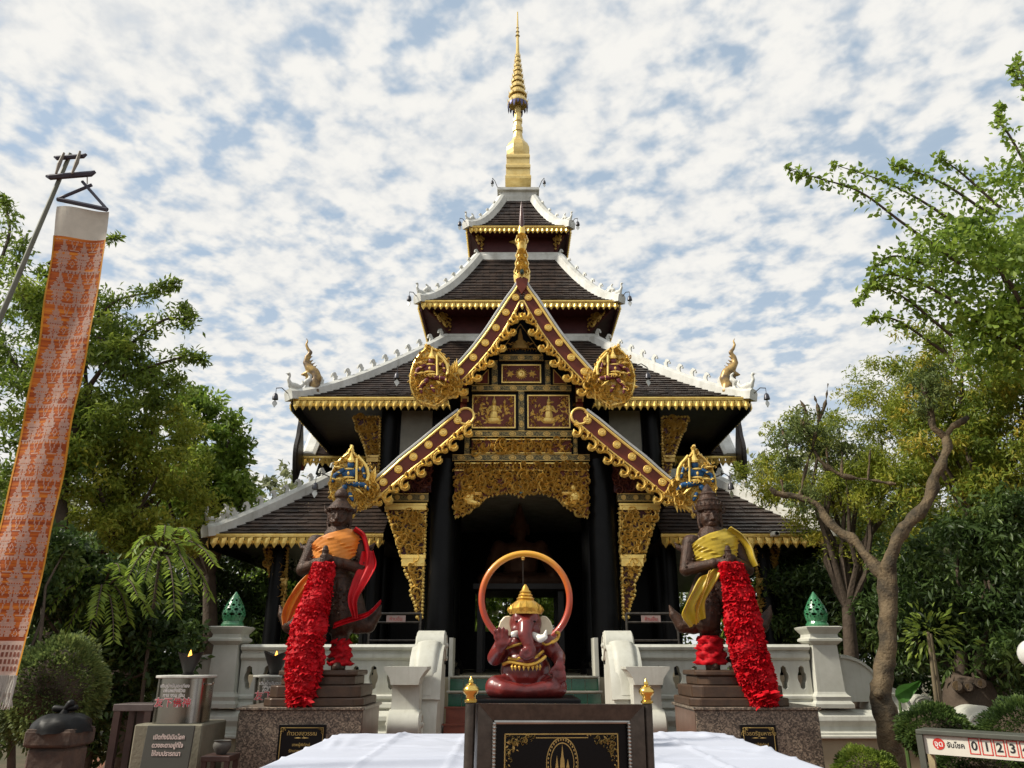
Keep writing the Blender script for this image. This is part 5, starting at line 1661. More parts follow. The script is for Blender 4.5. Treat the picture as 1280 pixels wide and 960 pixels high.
GL = guardian(-1, px(406, 840, 9.38).x, 'moustache', ORANGE, 'dark bronze guardian statue with a moustache, draped in an orange sash')
GR_ = guardian(1, px(908, 840, 9.38).x, 'plain', YELLOW, 'dark bronze guardian statue with a smooth face, draped in a yellow sash')
def shell(mb, q, ctr, rad_fn, a0, a1, zt, zb, th=.012, n=22, m_=16, amp=.010, fold=9, slant=0.0):
    """cloth wrapped round the torso: angle a0..a1 (0 = front, +x side positive), between heights zt(a), zb(a)"""
    vs, fs = [], []
    for sd in (0, 1):
        for i in range(m_ + 1):
            t = i / m_
            for k in range(n + 1):
                a = lerp(a0, a1, k / n)
                z = lerp(zt(a), zb(a), t)
                rx, ry = rad_fn(z)
                w = 1 + (amp * math.sin(fold * 2 * PI * t + slant * a * 3) + (th if sd == 0 else 0)) / max(.05, rx)
                vs.append(q(ctr(z) + rx * w * math.sin(a), -ry * w * math.cos(a) - .0, z))
    C = n + 1; S = (m_ + 1) * C
    for i in range(m_):
        for k in range(n):
            a = i * C + k
            fs.append((a, a + 1, a + C + 1, a + C)); fs.append((S + a, S + a + C, S + a + C + 1, S + a + 1))
    for i in range(m_):
        for k in (0, n):
            a = i * C + k; fs.append((a, a + C, S + a + C, S + a))
    for k in range(n):
        for i in (0, m_):
            a = i * C + k; fs.append((a, a + 1, S + a + 1, S + a))
    mb.add(vs, fs)
def torso_r(z):
    if z > 1.50: t = (z - 1.50) / .16; return lerp(.325, .13, t), lerp(.20, .12, t)
    if z > 1.2: t = (z - 1.2) / .30; return lerp(.245, .325, t), lerp(.225, .205, t)
    return lerp(.27, .245, max(0, (z - .9) / .3)), lerp(.255, .225, max(0, (z - .9) / .3))
def drape(Gt, s, cloth, second):
    G, q, (hx, hy, hz), sh, ln = Gt
    ctr = lambda z: ln * .5
    # diagonal sash: from the +x shoulder across the chest to the -x hip
    m = MB(); shell(m, q, ctr, torso_r, -1.45, 1.75, lambda a: lerp(1.50, 1.615, max(0, min(1, (a + 1.0) / 1.7))) - .10 * max(0, -a - .3), lambda a: 1.16 + .10 * max(0, a), n=30, fold=7, slant=1.2, amp=.011)
    sash = m.build('sash', cloth, G, smooth=60)
    # shoulder fall on the +x side
    m = MB()
    cloth_strip(m, [q(.18 + ln, -.07, 1.61), q(.30 + ln, -.08, 1.53), q(.375 + ln * .5, -.08, 1.40), q(.40 + ln * .5, -.09, 1.26), q(.41, -.09, 1.10 if s < 0 else 1.16)], [.24, .24, .24, .24, .20], lambda t: (0.42, -1, .12), folds=2, amp=.014, nseg=20)
    m.build('shoulder_fold', cloth if s > 0 else REDD, G, smooth=60)
    # flap hanging at the -x hip, slanting outwards
    m = MB()
    cloth_strip(m, [q(-.12, -.24, 1.10), q(-.20, -.27, .98), q(-.30, -.26, .83), q(-.38, -.23, .68), q(-.44 if s < 0 else -.34, -.2, .52)], [.34, .36, .34, .26, .10] if s < 0 else [.40, .42, .40, .34, .22], lambda t: (1, .1, .55), folds=2.3, amp=.022, nseg=28)
    m.build('hip_flap', cloth, G, smooth=60)
    if s < 0:
        m = MB(); cloth_strip(m, [q(.43, -.12, 1.34), q(.45, -.16, 1.15), q(.39, -.22, .95), q(.33, -.27, .76), q(.37, -.27, .56)], [.15, .24, .21, .12, .05], lambda t: (1, -.3, .1), folds=2, amp=.022, nseg=22); m.build('red_scarf', REDD, G, smooth=60)
        m = MB(); cloth_strip(m, [q(.12, -.27, .48), q(.3, -.25, .55), q(.48, -.15, .62), q(.60, -.05, .76)], [.07, .07, .06, .05], lambda t: (.2, 0, 1), folds=2, amp=.012); m.build('red_ribbon', REDC, G, smooth=60)
    else:
        m = MB(); cloth_strip(m, [q(-.16, -.28, 1.10), q(-.24, -.29, .90), q(-.34, -.26, .66), q(-.36, -.24, .50)], [.03, .04, .04, .02], lambda t: (1, 0, .5), folds=1, amp=.005); m.build('sash_hem', mat('gold_brocade', (.55, .30, .02), .4, vscale=40), G)
drape(GL, -1, ORANGE, REDD); drape(GR_, 1, YELLOW, YELLOW)

def ribbon_bundle(Gt, s, label):
    """many gauze ribbons knotted round the club: ruffled layers widening downwards, frayed tail"""
    G, q, (hx, hy, hz), sh, ln = Gt
    rr = random.Random(90 + s)
    m = MB()
    def ctr(t):
        if s < 0: x = hx + lerp(.0, -.10, t) - .03 * math.sin(PI * t) + .012 * math.sin(9 * t)
        else: x = hx + lerp(.0, .16, t) + .018 * math.sin(8 * t)
        return x, hy - .06 - lerp(.0, .16, t), lerp(hz - .02, -.34, t)
    def rad(t): return lerp(.10, .172, min(1, t * 2.2)) * (1.0 if t < .8 else lerp(1.0, .62, (t - .8) / .2))
    n, K = 84, 190
    NL = 24                                   # gathered layers
    ph = [rr.uniform(0, 6.28) for _ in range(NL + 2)]; am = [rr.uniform(.6, 1.4) for _ in range(NL + 2)]; fq = [rr.choice((9, 11, 13, 14)) for _ in range(NL + 2)]
    vs, fs = [], []
    for i in range(K + 1):
        t = i / K
        x, y, z = ctr(t); r = rad(t)
        l = t * NL
        for k in range(n):
            a = 2 * PI * k / n
            la = l + .35 * math.sin(a * 2 + ph[0]) + .22 * math.sin(a * 3 + 1.7 * ph[1])
            li = int(max(0, min(NL, math.floor(la)))); u = la - math.floor(la)
            flare = (.003 + .017 * am[li] * u ** 1.6) * (1 if u < .93 else .4)
            pleat = .007 * am[li] * (.3 + u) * math.sin(fq[li] * a + ph[li]) + .006 * math.sin(23 * a + 2 * ph[li] + 9 * u)
            w = r * (1 + .09 * math.sin(l * 1.3 + s) + .10 * math.sin(a * 2 + l * .8) + .07 * math.sin(a * 3 - l * .5 + 2)) + flare + pleat + rr.uniform(-.003, .003)
            vs.append(q(x + w * math.cos(a), y + w * .74 * math.sin(a), z + .016 * math.sin(a * 5 + ph[li]) * u))
    for i in range(K):
        for k in range(n): fs.append((i * n + k, i * n + (k + 1) % n, (i + 1) * n + (k + 1) % n, (i + 1) * n + k))
    fs.append(tuple(range(n - 1, -1, -1))); fs.append(tuple(K * n + k for k in range(n)))
    m.add(vs, fs)
    T = thing('ribbon_bundle', q(*ctr(.9)), label, 'ribbons')
    m.build('ruffled_wrap', REDC, T, smooth=180)
    # crumpled loose frills and ends
    g = MB()
    for j in range(120):
        t = rr.random() ** .6; x, y, z = ctr(t); r = rad(t) * 1.02; a = rr.uniform(PI * .9, PI * 2.1)
        b = Vector(q(x + r * math.cos(a), y + r * .74 * math.sin(a), z))
        out = Vector((math.cos(a), .8 * math.sin(a), rr.uniform(-.5, .5))).normalized(); sd = out.cross(Vector((0, 0, 1))).normalized(); dn = Vector((0, 0, -1))
        W_, L_ = rr.uniform(.04, .09), rr.uniform(.02, .05); nn_ = 7; row = []
        p0 = rr.uniform(0, 6)
        for i2 in range(3):
            for k2 in range(nn_):
                uu = k2 / (nn_ - 1) - .5; f = i2 / 2
                row.append(b + sd * uu * W_ * (1 + .3 * f) + out * (L_ * f * (1 - 1.2 * uu * uu) + .012 * math.sin(k2 * 2.1 + p0) * f) + dn * (L_ * .5 * f * f + .012 * math.sin(k2 * 1.7 + p0) * f))
        g.add(row, [(i2 * nn_ + k2, i2 * nn_ + k2 + 1, (i2 + 1) * nn_ + k2 + 1, (i2 + 1) * nn_ + k2) for i2 in range(2) for k2 in range(nn_ - 1)])
    FL = 3600 if s > 0 else 2200
    gg = np.random.default_rng(17 + s); tt = gg.random(FL); aa = gg.uniform(PI * .85, PI * 2.15, FL); C, D = [], []
    for t_, a_ in zip(tt, aa):
        x, y, z = ctr(t_); r_ = rad(t_) * 1.04
        C.append(q(x + r_ * math.cos(a_), y + r_ * .74 * math.sin(a_), z)); D.append((math.cos(a_) * 1.2, math.sin(a_), -.5))
    fl = leaf_mesh('gauze_fluff', np.array(C) - np.array(q(*ctr(.5))), gg.random(FL), .042 if s > 0 else .032, 5, .9, .2, dirs=np.array(D) * .8, szvar=.5)
    link_mesh('gauze_fluff', fl, REDC, T, q(*ctr(.5)))['kind'] = 'stuff'
    for j in range(16):
        x, y, z = ctr(.97); a = rr.uniform(PI, 2 * PI); b = Vector(q(x + .06 * math.cos(a), y + .08 * math.sin(a), z + rr.uniform(0, .12)))
        e = b + Vector((.13 * math.cos(a) * rr.uniform(.4, 1.2), -.05 + .08 * math.sin(a), -rr.uniform(.0, .05)))
        e.z = max(e.z, PT + .012)
        w = Vector((rr.uniform(.02, .04), rr.uniform(-.02, .02), .01)); mid = (b + e) / 2 + Vector((0, -.03, .0)); mid.z = max(mid.z, PT + .02)
        g.add([b - w, b + w, mid + w, mid - w, e + w * .8, e - w * .8], [(0, 1, 2, 3), (3, 2, 4, 5)])
    props(g.build('loose_ends', REDC, T, smooth=180), kind='stuff')
    if s > 0 or True:   # ruffles gathered round the ankles
        k = MB()
        for (ax, az, ar, ah) in (((-.17, .22, .15, .32),) if s > 0 else ((.17, .2, .11, .30),)):
            vs, fs = [], []; n2 = 26
            for i in range(13):
                for kk in range(n2):
                    a = 2 * PI * kk / n2; r = ar * (.92 + .35 * (i / 12 - .3)) + .022 * math.sin(a * 5 + i * 1.1) + .014 * math.sin(a * 9 - i * 2.3) + .016 * (i % 3 - 1) + rr.uniform(-.008, .008)
                    vs.append(q(ax + r * math.cos(a), -.03 + r * math.sin(a), az + ah * (.5 - i / 12)))
            for i in range(12):
                for kk in range(n2): fs.append((i * n2 + kk, i * n2 + (kk + 1) % n2, (i + 1) * n2 + (kk + 1) % n2, (i + 1) * n2 + kk))
            k.add(vs, fs)
        k.build('ankle_ruffle', REDC, T, smooth=180)
ribbon_bundle(GL, -1, 'red gauze ribbons wrapped round the club of the moustached guardian')
ribbon_bundle(GR_, 1, 'red gauze ribbons wrapped round the club of the guardian in yellow')
# ================================================================== table, plinth, elephant-headed figure, ring
YT0, YT1 = 4.75, 7.1
ZT = zpx(917, YT1)
tl, tr = px(425, 917, YT1).x, px(905, 917, YT1).x
tb = thing('offering_table', (0, 5.9, 0), 'long offering table hidden under the white cloth', 'table')
m = MB(); m.box(tl + .03, tr - .03, YT0 + .03, YT1 - .03, ZT - .05, ZT - .012); m.build('tabletop', WOODD, tb)
for x in (tl + .12, tr - .12):
    for y in (YT0 + .12, YT1 - .12):
        m = MB(); m.box(x - .03, x + .03, y - .03, y + .03, 0, ZT - .05); m.build('leg', WOODD, tb)
# cloth: a fine grid with creases and wavy hems
def cloth():
    vs, fs = [], []
    nx, ny = 190, 130
    dr = .55
    import itertools
    xs = np.linspace(tl - dr, tr + dr, nx + 1); ys = np.linspace(YT0 - dr, YT1 + dr, ny + 1)
    rr = random.Random(3)
    cre = [(rr.uniform(tl, tr), rr.uniform(YT0, YT1), rr.uniform(0, PI), rr.uniform(.008, .022), rr.uniform(.02, .06)) for _ in range(38)]
    fold_x = [lerp(tl, tr, k / 6) for k in range(1, 6)]; fold_y = [lerp(YT0, YT1, k / 4) for k in range(1, 4)]
    for y in ys:
        for x in xs:
            cx, cy = min(max(x, tl), tr), min(max(y, YT0), YT1)
            ox, oy = x - cx, y - cy
            d = abs(ox) + abs(oy)
            z = ZT
            for (a, b, t, h, w) in cre:
                u = (x - a) * math.cos(t) + (y - b) * math.sin(t); v = -(x - a) * math.sin(t) + (y - b) * math.cos(t)
                if abs(v) < .5: z += h * math.exp(-(u / w) ** 2) * (1 - abs(v) / .5)
            for f in fold_x: z += .012 * math.exp(-((x - f) / .02) ** 2)
            for f in fold_y: z += .012 * math.exp(-((y - f) / .02) ** 2)
            if d > 0:
                wv = .025 * math.sin(9 * (x + y) + 2 * math.sin(3 * x)) * min(1, d / .3)
                X = cx + (.02 + wv) * (1 if ox > 0 else -1 if ox < 0 else 0); Y_ = cy + (.02 + wv) * (1 if oy > 0 else -1 if oy < 0 else 0)
                z = ZT - d * .98
                vs.append((X, Y_, z))
            else: vs.append((x, y, z))
    for j in range(ny):
        for i in range(nx):
            a = j * (nx + 1) + i; fs.append((a, a + 1, a + nx + 2, a + nx + 1))
    mb = MB(); mb.add(vs, fs); return mb
props(cloth().build('tablecloth', CLOTH, None, smooth=60), 'creased white tablecloth spread over the long offering table', 'tablecloth')
YG = 6.0
ZG = zpx(871, YG)
gx = px(657, 800, YG).x
m = MB(); m.sq([(.40, ZT + .012), (.40, ZT + .06), (.36, ZT + .08), (.34, ZG - .06), (.37, ZG - .04), (.37, ZG - .0)], (gx, YG, 0))
props(m.build('display_plinth', BLACK, bevel=.008), 'small black plinth on the table under the elephant-headed figure', 'plinth')
GAN = mat('red_resin', (.175, .018, .015), .32, vscale=9, coat=.15, col2=(.080, .010, .010), bump=.15, bscale=30)
GANG = mat('red_resin_gold', (.72, .42, .07), .3, metal=.6, vscale=10)
CREAMP = mat('ivory_paint', (.70, .60, .42), .4, vscale=8, var=.1)
IVORY = mat('tusk_white', (.82, .80, .72), .3, var=.05)
def ganesha():
    G = thing('elephant_headed_figure', (gx, YG, ZG), 'glossy dark red seated elephant-headed figure with gold pointed crown', 'statue')
    U = (zpx(731, YG) - ZG)                       # full height with crown
    k = U / 1.0
    def q(x, y, z): return (gx + x * k, YG + y * k, ZG + z * k)
    m = MB()
    def e(x, y, z, rx, ry, rz, **a): m.ell(q(x, y, z), (rx * k, ry * k, rz * k), 16, 12)
    def ch(P, R_): m.chain([q(*p) for p in P], [r * k for r in R_])
    e(0, .03, .22, .235, .19, .20)                      # belly
    e(0, .04, .42, .21, .15, .12)                      # chest
    e(0, 0, .06, .29, .2, .055)
    for s in (-1, 1):
        ch([(s * .12, -.02, .09), (s * .27, -.10, .085), (s * .20, -.20, .07), (s * -.02, -.22, .05)], [.11, .105, .08, .055])
        ch([(s * -.02, -.22, .05), (s * -.11, -.235, .05)], [.05, .035])
        for f in range(5): e(s * -(.11 + .012 * f), -.245 + .012 * f, .065 - .008 * f, .016, .02, .015)
    # viewer-left arm raised, open palm forward
    ch([(-.20, .02, .47), (-.285, -.04, .34), (-.24, -.16, .40)], [.085, .075, .055])
    e(-.225, -.20, .455, .062, .026, .065)
    for f, (dx, L) in enumerate(((-.052, .075), (-.02, .10), (.014, .10), (.045, .08))):
        ch([(-.225 + dx, -.205, .50), (-.225 + dx * 1.15, -.205, .50 + L * .55), (-.225 + dx * 1.2, -.215, .50 + L)], [.018, .017, .013])
    ch([(-.175, -.205, .45), (-.14, -.215, .475), (-.135, -.22, .505)], [.018, .016, .013])
    # viewer-right arm lowered, palm forward fingers down
    ch([(.20, .02, .47), (.30, -.03, .35), (.305, -.15, .30)], [.085, .07, .052])
    e(.30, -.19, .25, .058, .026, .06)
    for f, (dx, L) in enumerate(((-.045, .07), (-.015, .095), (.016, .095), (.045, .075))):
        ch([(.30 + dx, -.20, .21), (.30 + dx * 1.1, -.205, .21 - L * .5), (.30 + dx * 1.15, -.20, .21 - L)], [.017, .016, .012])
    ch([(.255, -.195, .255), (.225, -.205, .23), (.215, -.21, .205)], [.017, .015, .012])
    # head and trunk
    e(0, -.02, .645, .155, .15, .14); e(-.065, -.10, .70, .06, .06, .06); e(.065, -.10, .70, .06, .06, .06); e(0, -.12, .63, .085, .06, .10)
    e(-.085, -.10, .58, .055, .06, .06); e(.085, -.10, .58, .055, .06, .06)
    ch([(0, -.15, .62), (-.01, -.205, .54), (.02, -.228, .46), (.05, -.235, .40), (.045, -.245, .355), (.0, -.26, .335), (-.035, -.265, .36), (-.03, -.27, .395), (-.005, -.275, .395)], [.078, .066, .056, .048, .042, .037, .032, .026, .02])
    for r_ in range(6): m.lathe([(.05 * k, -.004 * k), ((.066 - .004 * r_) * k, 0), (.05 * k, .004 * k)], q(lerp(-.005, .03, r_ / 5), -.195 - .008 * r_, .56 - .028 * r_), 14)
    e(0, -.155, .175, .018, .012, .018)
    e(-.09, -.06, .46, .08, .07, .06); e(.09, -.06, .46, .08, .07, .06)
    for s in (-1, 1):
        e(s * .078, -.148, .655, .034, .02, .026)
        ch([(s * .04, -.165, .69), (s * .085, -.15, .695), (s * .12, -.12, .67)], [.012, .014, .009])
    o = m.fused('body', GAN, G, .011 * k / .9, 3)
    for s in (-1, 1):
        b = MB(); b.ell(q(s * .080, -.166, .654), (.015 * k, .008 * k, .010 * k), 8, 6); b.build('eye', BLACK, G)
    # ears (ivory inside)
    for s in (-1, 1):
        b = MB(); P = [(.10, .68), (.15, .715), (.20, .71), (.24, .665), (.262, .60), (.245, .545), (.20, .52), (.14, .53), (.11, .57)]
        b.prism([(gx + s * x * k, ZG + z * k) for x, z in P], YG - .01 * k, YG + .03 * k); b.build('ear', CREAMP, G, bevel=.008)
    b = MB(); b.chain([q(.07, -.16, .53), q(.13, -.215, .50), q(.17, -.235, .515), q(.185, -.235, .57)], [.034 * k, .036 * k, .027 * k, .008 * k]); t = b.build('tusk', IVORY, G, smooth=60); t['label'] = 'long curved tusk'
    b = MB(); b.chain([q(-.085, -.16, .545), q(-.115, -.20, .54)], [.032 * k, .028 * k]); t = b.build('tusk', IVORY, G, smooth=60); t['label'] = 'short broken tusk'
    b = MB(); b.lathe([(r * k, z * k) for r, z in ((.150, .725), (.163, .745), (.166, .775), (.155, .792), (.135, .815), (.10, .84), (.078, .855), (.085, .87), (.066, .885), (.07, .90), (.052, .915), (.055, .93), (.038, .945), (.026, .975), (.008, 1.0))], (gx, YG - .03 * k, ZG), 24)
    cr = b.build('crown', GANG, G, smooth=40)
    b = MB()
    for j in range(9):
        a = lerp(-1.4, 1.4, j / 8); h = .11 - .05 * abs(a) / 1.4
        M = Matrix.Translation(q(.163 * math.sin(a), -.03 - .163 * math.cos(a), .735)) @ Matrix.Rotation(a, 4, 'Z')
        leaf_piece(b, M, h * k, .09 * k, .015 * k)
    b.build('crown_band', GANG, cr)
    b = MB()
    b.tube([q(*p) for p in ((-.24, -.15, .40), (-.12, -.19, .44), (.0, -.185, .47))], .012 * k, 6)
    b.tube([q(*p) for p in catmull([Vector(p) for p in ((-.21, -.10, .28), (-.15, -.165, .30), (-.06, -.19, .285), (.02, -.195, .275), (.10, -.185, .295), (.18, -.13, .35))], 5)], .016 * k, 6)
    b.tube([q(*p) for p in catmull([Vector(p) for p in ((-.16, -.14, .335), (-.09, -.175, .325), (-.02, -.19, .35), (.08, -.18, .34), (.16, -.12, .395))], 5)], .014 * k, 6)
    for j in range(8):
        a = lerp(-.9, .9, j / 7); leaf_piece(b, Matrix.Translation(q(.16 * math.sin(a), -.20 + .02 * abs(a), .285)) @ Matrix.Rotation(PI, 4, 'Y'), .06 * k, .03 * k, .01 * k)
    b.build('gold_sash', GANG, o)
    b = MB(); b.tube([q(*p) for p in catmull([Vector(p) for p in ((.14, -.10, .48), (.18, -.15, .45), (.24, -.14, .47), (.29, -.08, .50), (.31, -.08, .55), (.28, -.10, .56))], 5)], [.010 * k] * 10 + [.016 * k] * 16, 6); b.build('snake_armband', GANG, o)
    return G
ganesha()
# painted ring behind it
def ring():
    mt = bpy.data.materials.new('ring_paint'); mt.use_nodes = True
    N, L = mt.node_tree.nodes, mt.node_tree.links; b = N['Principled BSDF']; b.inputs['Roughness'].default_value = .35; b.inputs['Coat Weight'].default_value = .3
    tc = N.new('ShaderNodeTexCoord'); sp = N.new('ShaderNodeSeparateXYZ'); L.new(tc.outputs['Generated'], sp.inputs[0])
    n = N.new('ShaderNodeTexNoise'); n.inputs['Scale'].default_value = 6; L.new(tc.outputs['Object'], n.inputs['Vector'])
    a = N.new('ShaderNodeMath'); a.operation = 'MULTIPLY_ADD'; a.inputs[1].default_value = .18; L.new(n.outputs[0], a.inputs[0]); L.new(sp.outputs['Z'], a.inputs[2])
    cr = N.new('ShaderNodeValToRGB'); e = cr.color_ramp.elements
    e[0].position, e[0].color = .15, (.30, .025, .02, 1); e[1].position, e[1].color = 1.05, (.74, .36, .03, 1)
    k = e.new(.62); k.color = (.46, .065, .018, 1); k = e.new(.86); k.color = (.62, .17, .018, 1)
    L.new(a.outputs[0], cr.inputs[0]); L.new(cr.outputs[0], b.inputs['Base Color'])
    YR = 6.34
    c = px(657, 748, YR); r = (px(712, 748, YR).x - px(602, 748, YR).x) / 2
    T = thing('halo_ring', (c.x, YR, ZG), 'orange and red painted upright wooden ring behind the elephant-headed figure', 'ring')
    m = MB(); vs, fs = [], []; n1, n2 = 64, 10
    for i in range(n1):
        A = 2 * PI * i / n1
        for j in range(n2):
            B = 2 * PI * j / n2; rr_ = r + .026 * math.cos(B)
            vs.append((c.x + rr_ * math.cos(A), YR + .032 * math.sin(B), c.z + rr_ * math.sin(A) * 1.0))
    for i in range(n1):
        for j in range(n2): fs.append((i * n2 + j, ((i + 1) % n1) * n2 + j, ((i + 1) % n1) * n2 + (j + 1) % n2, i * n2 + (j + 1) % n2))
    m.add(vs, fs); m.build('hoop', mt, T, smooth=60)
    m = MB(); m.box(c.x - .2, c.x + .2, YR - .06, YR + .06, ZT + .01, c.z - r + .03); m.build('stand', BLACK, T)
    m = MB(); m.tube([(c.x - .02, YR, c.z + r), (c.x - .02, YR, c.z + r - .26)], .003, 5); m.build('hanging_wire', GUNM, T)
    m = MB(); m.ell((c.x - .02, YR, c.z + r - .035), (.018, .018, .02), 8, 6); m.build('hook', BRASS, T)
ring()

# ================================================================== framed notice on two posts
def framed_notice():
    A, B = px(591, 878, 4.06), px(800, 882.5, 4.26)      # frame top corners near the posts
    d = (B - A); d.z = 0; L = d.length; d.normalize()
    ang = math.atan2(d.y, d.x)
    T = thing('framed_notice', ((A.x + B.x) / 2, (A.y + B.y) / 2, 0), 'black framed notice with a gold oval emblem, held between two brass-tipped posts', 'sign')
    zt = (A.z + B.z) / 2
    c = Vector(((A.x + B.x) / 2, (A.y + B.y) / 2, 0))
    M = Matrix.Translation(c) @ Matrix.Rotation(ang, 4, 'Z') @ Matrix.Rotation(R(.9), 4, 'Y')
    h = L / 2; H = .72; fwid = .075
    def bx(name, x0, x1, y0, y1, z0, z1, mt, par=T, bev=0):
        m = MB(); m.box(x0, x1, y0, y1, zt + z0, zt + z1, M); return m.build(name, mt, par, bevel=bev)
    i = h - .005
    # mitred, sloping frame bars
    def bar(P, name='frame_bar'):
        m = MB(); m.add([(x, y, zt + z) for x, y, z in P], [(0, 1, 2, 3), (4, 7, 6, 5), (0, 4, 5, 1), (1, 5, 6, 2), (2, 6, 7, 3), (3, 7, 4, 0)], M); return m.build(name, GUNM, T)
    o_, w = i, fwid
    bar([(-o_, -.01, 0), (o_, -.01, 0), (o_ - w, .0, -w), (-o_ + w, .0, -w), (-o_, .06, 0), (o_, .06, 0), (o_ - w, .06, -w), (-o_ + w, .06, -w)])
    bar([(-o_, -.01, -H), (o_, -.01, -H), (o_ - w, .0, -H + w), (-o_ + w, .0, -H + w), (-o_, .06, -H), (o_, .06, -H), (o_ - w, .06, -H + w), (-o_ + w, .06, -H + w)])
    for s in (-1, 1):
        bar([(s * o_, -.01, -.001), (s * o_, -.01, -H + .001), (s * (o_ - w), .0, -H + w + .001), (s * (o_ - w), .0, -w - .001), (s * o_, .06, -.001), (s * o_, .06, -H + .001), (s * (o_ - w), .06, -H + w), (s * (o_ - w), .06, -w - .001)])
    # silver beaded inner lip
    m = MB(); a = o_ - w - .008
    m.tube([M @ Vector(p) for p in ((-a, .0, zt - w - .008), (a, .0, zt - w - .008), (a, .0, zt - H + w + .008), (-a, .0, zt - H + w + .008), (-a, .0, zt - w - .008))], .010, 6)
    for sx in (-1, 1):
        for k in range(34): m.ell(M @ Vector((sx * a, -.006, zt - w - .016 - k * .0165)), (.011, .009, .008), 6, 4)
    m.build('beaded_lip', mat('silver_lip', (.42, .41, .38), .3, metal=.8), T)
    p = bx('panel', -a, a, .012, .04, -H + w, -w, BLKPL)
    g = MB(); x1 = a - .055; z1 = zt - w - .06; z0 = zt - H + w + .06; e = .006
    def gb(x0, xx, za, zb): g.box(x0, xx, .009, .0115, za, zb, M)
    gb(-x1, x1, z1 - e, z1); gb(-x1, x1, z0, z0 + e); gb(-x1, -x1 + e, z0, z1); gb(x1 - e, x1, z0, z1)
    gb(-x1 + .16, x1 - .16, z1 - e - .016, z1 - e - .012)
    cs = .15
    for s in (-1, 1):
        ex = s * (x1 - .012); zz = z1 - .012
        tri = [(ex, zz), (ex - s * cs, zz), (ex - s * cs * .72, zz - cs * .2), (ex - s * cs * .5, zz - cs * .26), (ex - s * cs * .33, zz - cs * .45), (ex - s * cs * .2, zz - cs * .55), (ex - s * cs * .12, zz - cs * .95), (ex, zz - cs * 1.25)]
        carve(g, tri, .010, .016, .002, 8, 1.5, base=M, big=False)
    g.build('gold_border', GOLDINK, p)
    # oval emblem with a stupa and seated figure
    g = MB(); ec = (0.0, z1 - .135)
    def oval(rx, rz, w):
        vs, fs = [], []
        for k in range(48):
            an = 2 * PI * k / 48
            for q_ in (1, 1 - w): vs += [M @ Vector((ec[0] + rx * q_ * math.sin(an), .0105, ec[1] + rz * q_ * math.cos(an)))]
        g.add(vs, [(2 * k, 2 * k + 1, 2 * ((k + 1) % 48) + 1, 2 * ((k + 1) % 48)) for k in range(48)])
    oval(.083, .118, .05); oval(.062, .094, .06)
    def pr(P): g.prism([(ec[0] + x, ec[1] + z) for x, z in P], .0085, .0112, 'Y', M)
    pr([(-.012, -.02), (-.010, .015), (-.006, .03), (-.004, .05), (0, .085), (.004, .05), (.006, .03), (.010, .015), (.012, -.02)])
    pr([(-.036, -.02), (-.032, .01), (-.028, .035), (-.024, .01), (-.021, -.02)]); pr([(.020, -.02), (.024, .0), (.028, .02), (.032, 0), (.036, -.02)])
    pr([(-.045, -.024), (.045, -.024), (.05, -.032), (-.05, -.032)]); pr([(-.03, -.034), (.04, -.034), (.046, -.05), (-.02, -.05)])
    pr([(-.05, -.056), (.05, -.056), (.046, -.062), (-.046, -.062)])
    for k in range(9): pr([(-.02 + .014 * math.sin(k) - .004, -.09 + .008 * k), (-.02 + .014 * math.sin(k) + .004, -.09 + .008 * k), (-.02 + .014 * math.sin(k), -.08 + .008 * k)])
    for k in range(22):
        an = lerp(-1.9, 1.9, k / 21); g.ell(M @ Vector((ec[0] + .073 * math.sin(an), .011, ec[1] + .106 * math.cos(an))), (.004, .001, .0055), 5, 4)
    g.build('oval_emblem', GOLDINK, p)
    text_obj('ขอเชิญร่วมทำบุญบูชา', .055, GOLDINK, 'lettering', p, M @ Vector((0, .0105, zt - .43)), (PI / 2, 0, ang), extrude=.0008)
    for s in (-1, 1):
        m = MB(); x = s * (h + .028); pz = (zt - .02)
        m.tube([M @ Vector((x, .025, 0.03)), M @ Vector((x, .025, pz + .022))], .026, 14)
        m.lathe([(.14, 0), (.14, .015), (.10, .03), (.03, .045)], M @ Vector((x, .025, 0)), 20)
        po = m.build('post', GUNM, T, smooth=40)
        m = MB(); m.lathe([(.022, 0), (.032, .004), (.032, .014), (.024, .018), (.024, .036), (.036, .046), (.041, .058), (.038, .070), (.026, .080), (.024, .083), (.026, .086), (.012, .092), (.013, .100), (.009, .110), (.002, .124)], M @ Vector((x, .025, pz + .022)), 18)
        m.build('brass_tip', BRASS, po, smooth=50)
framed_notice()

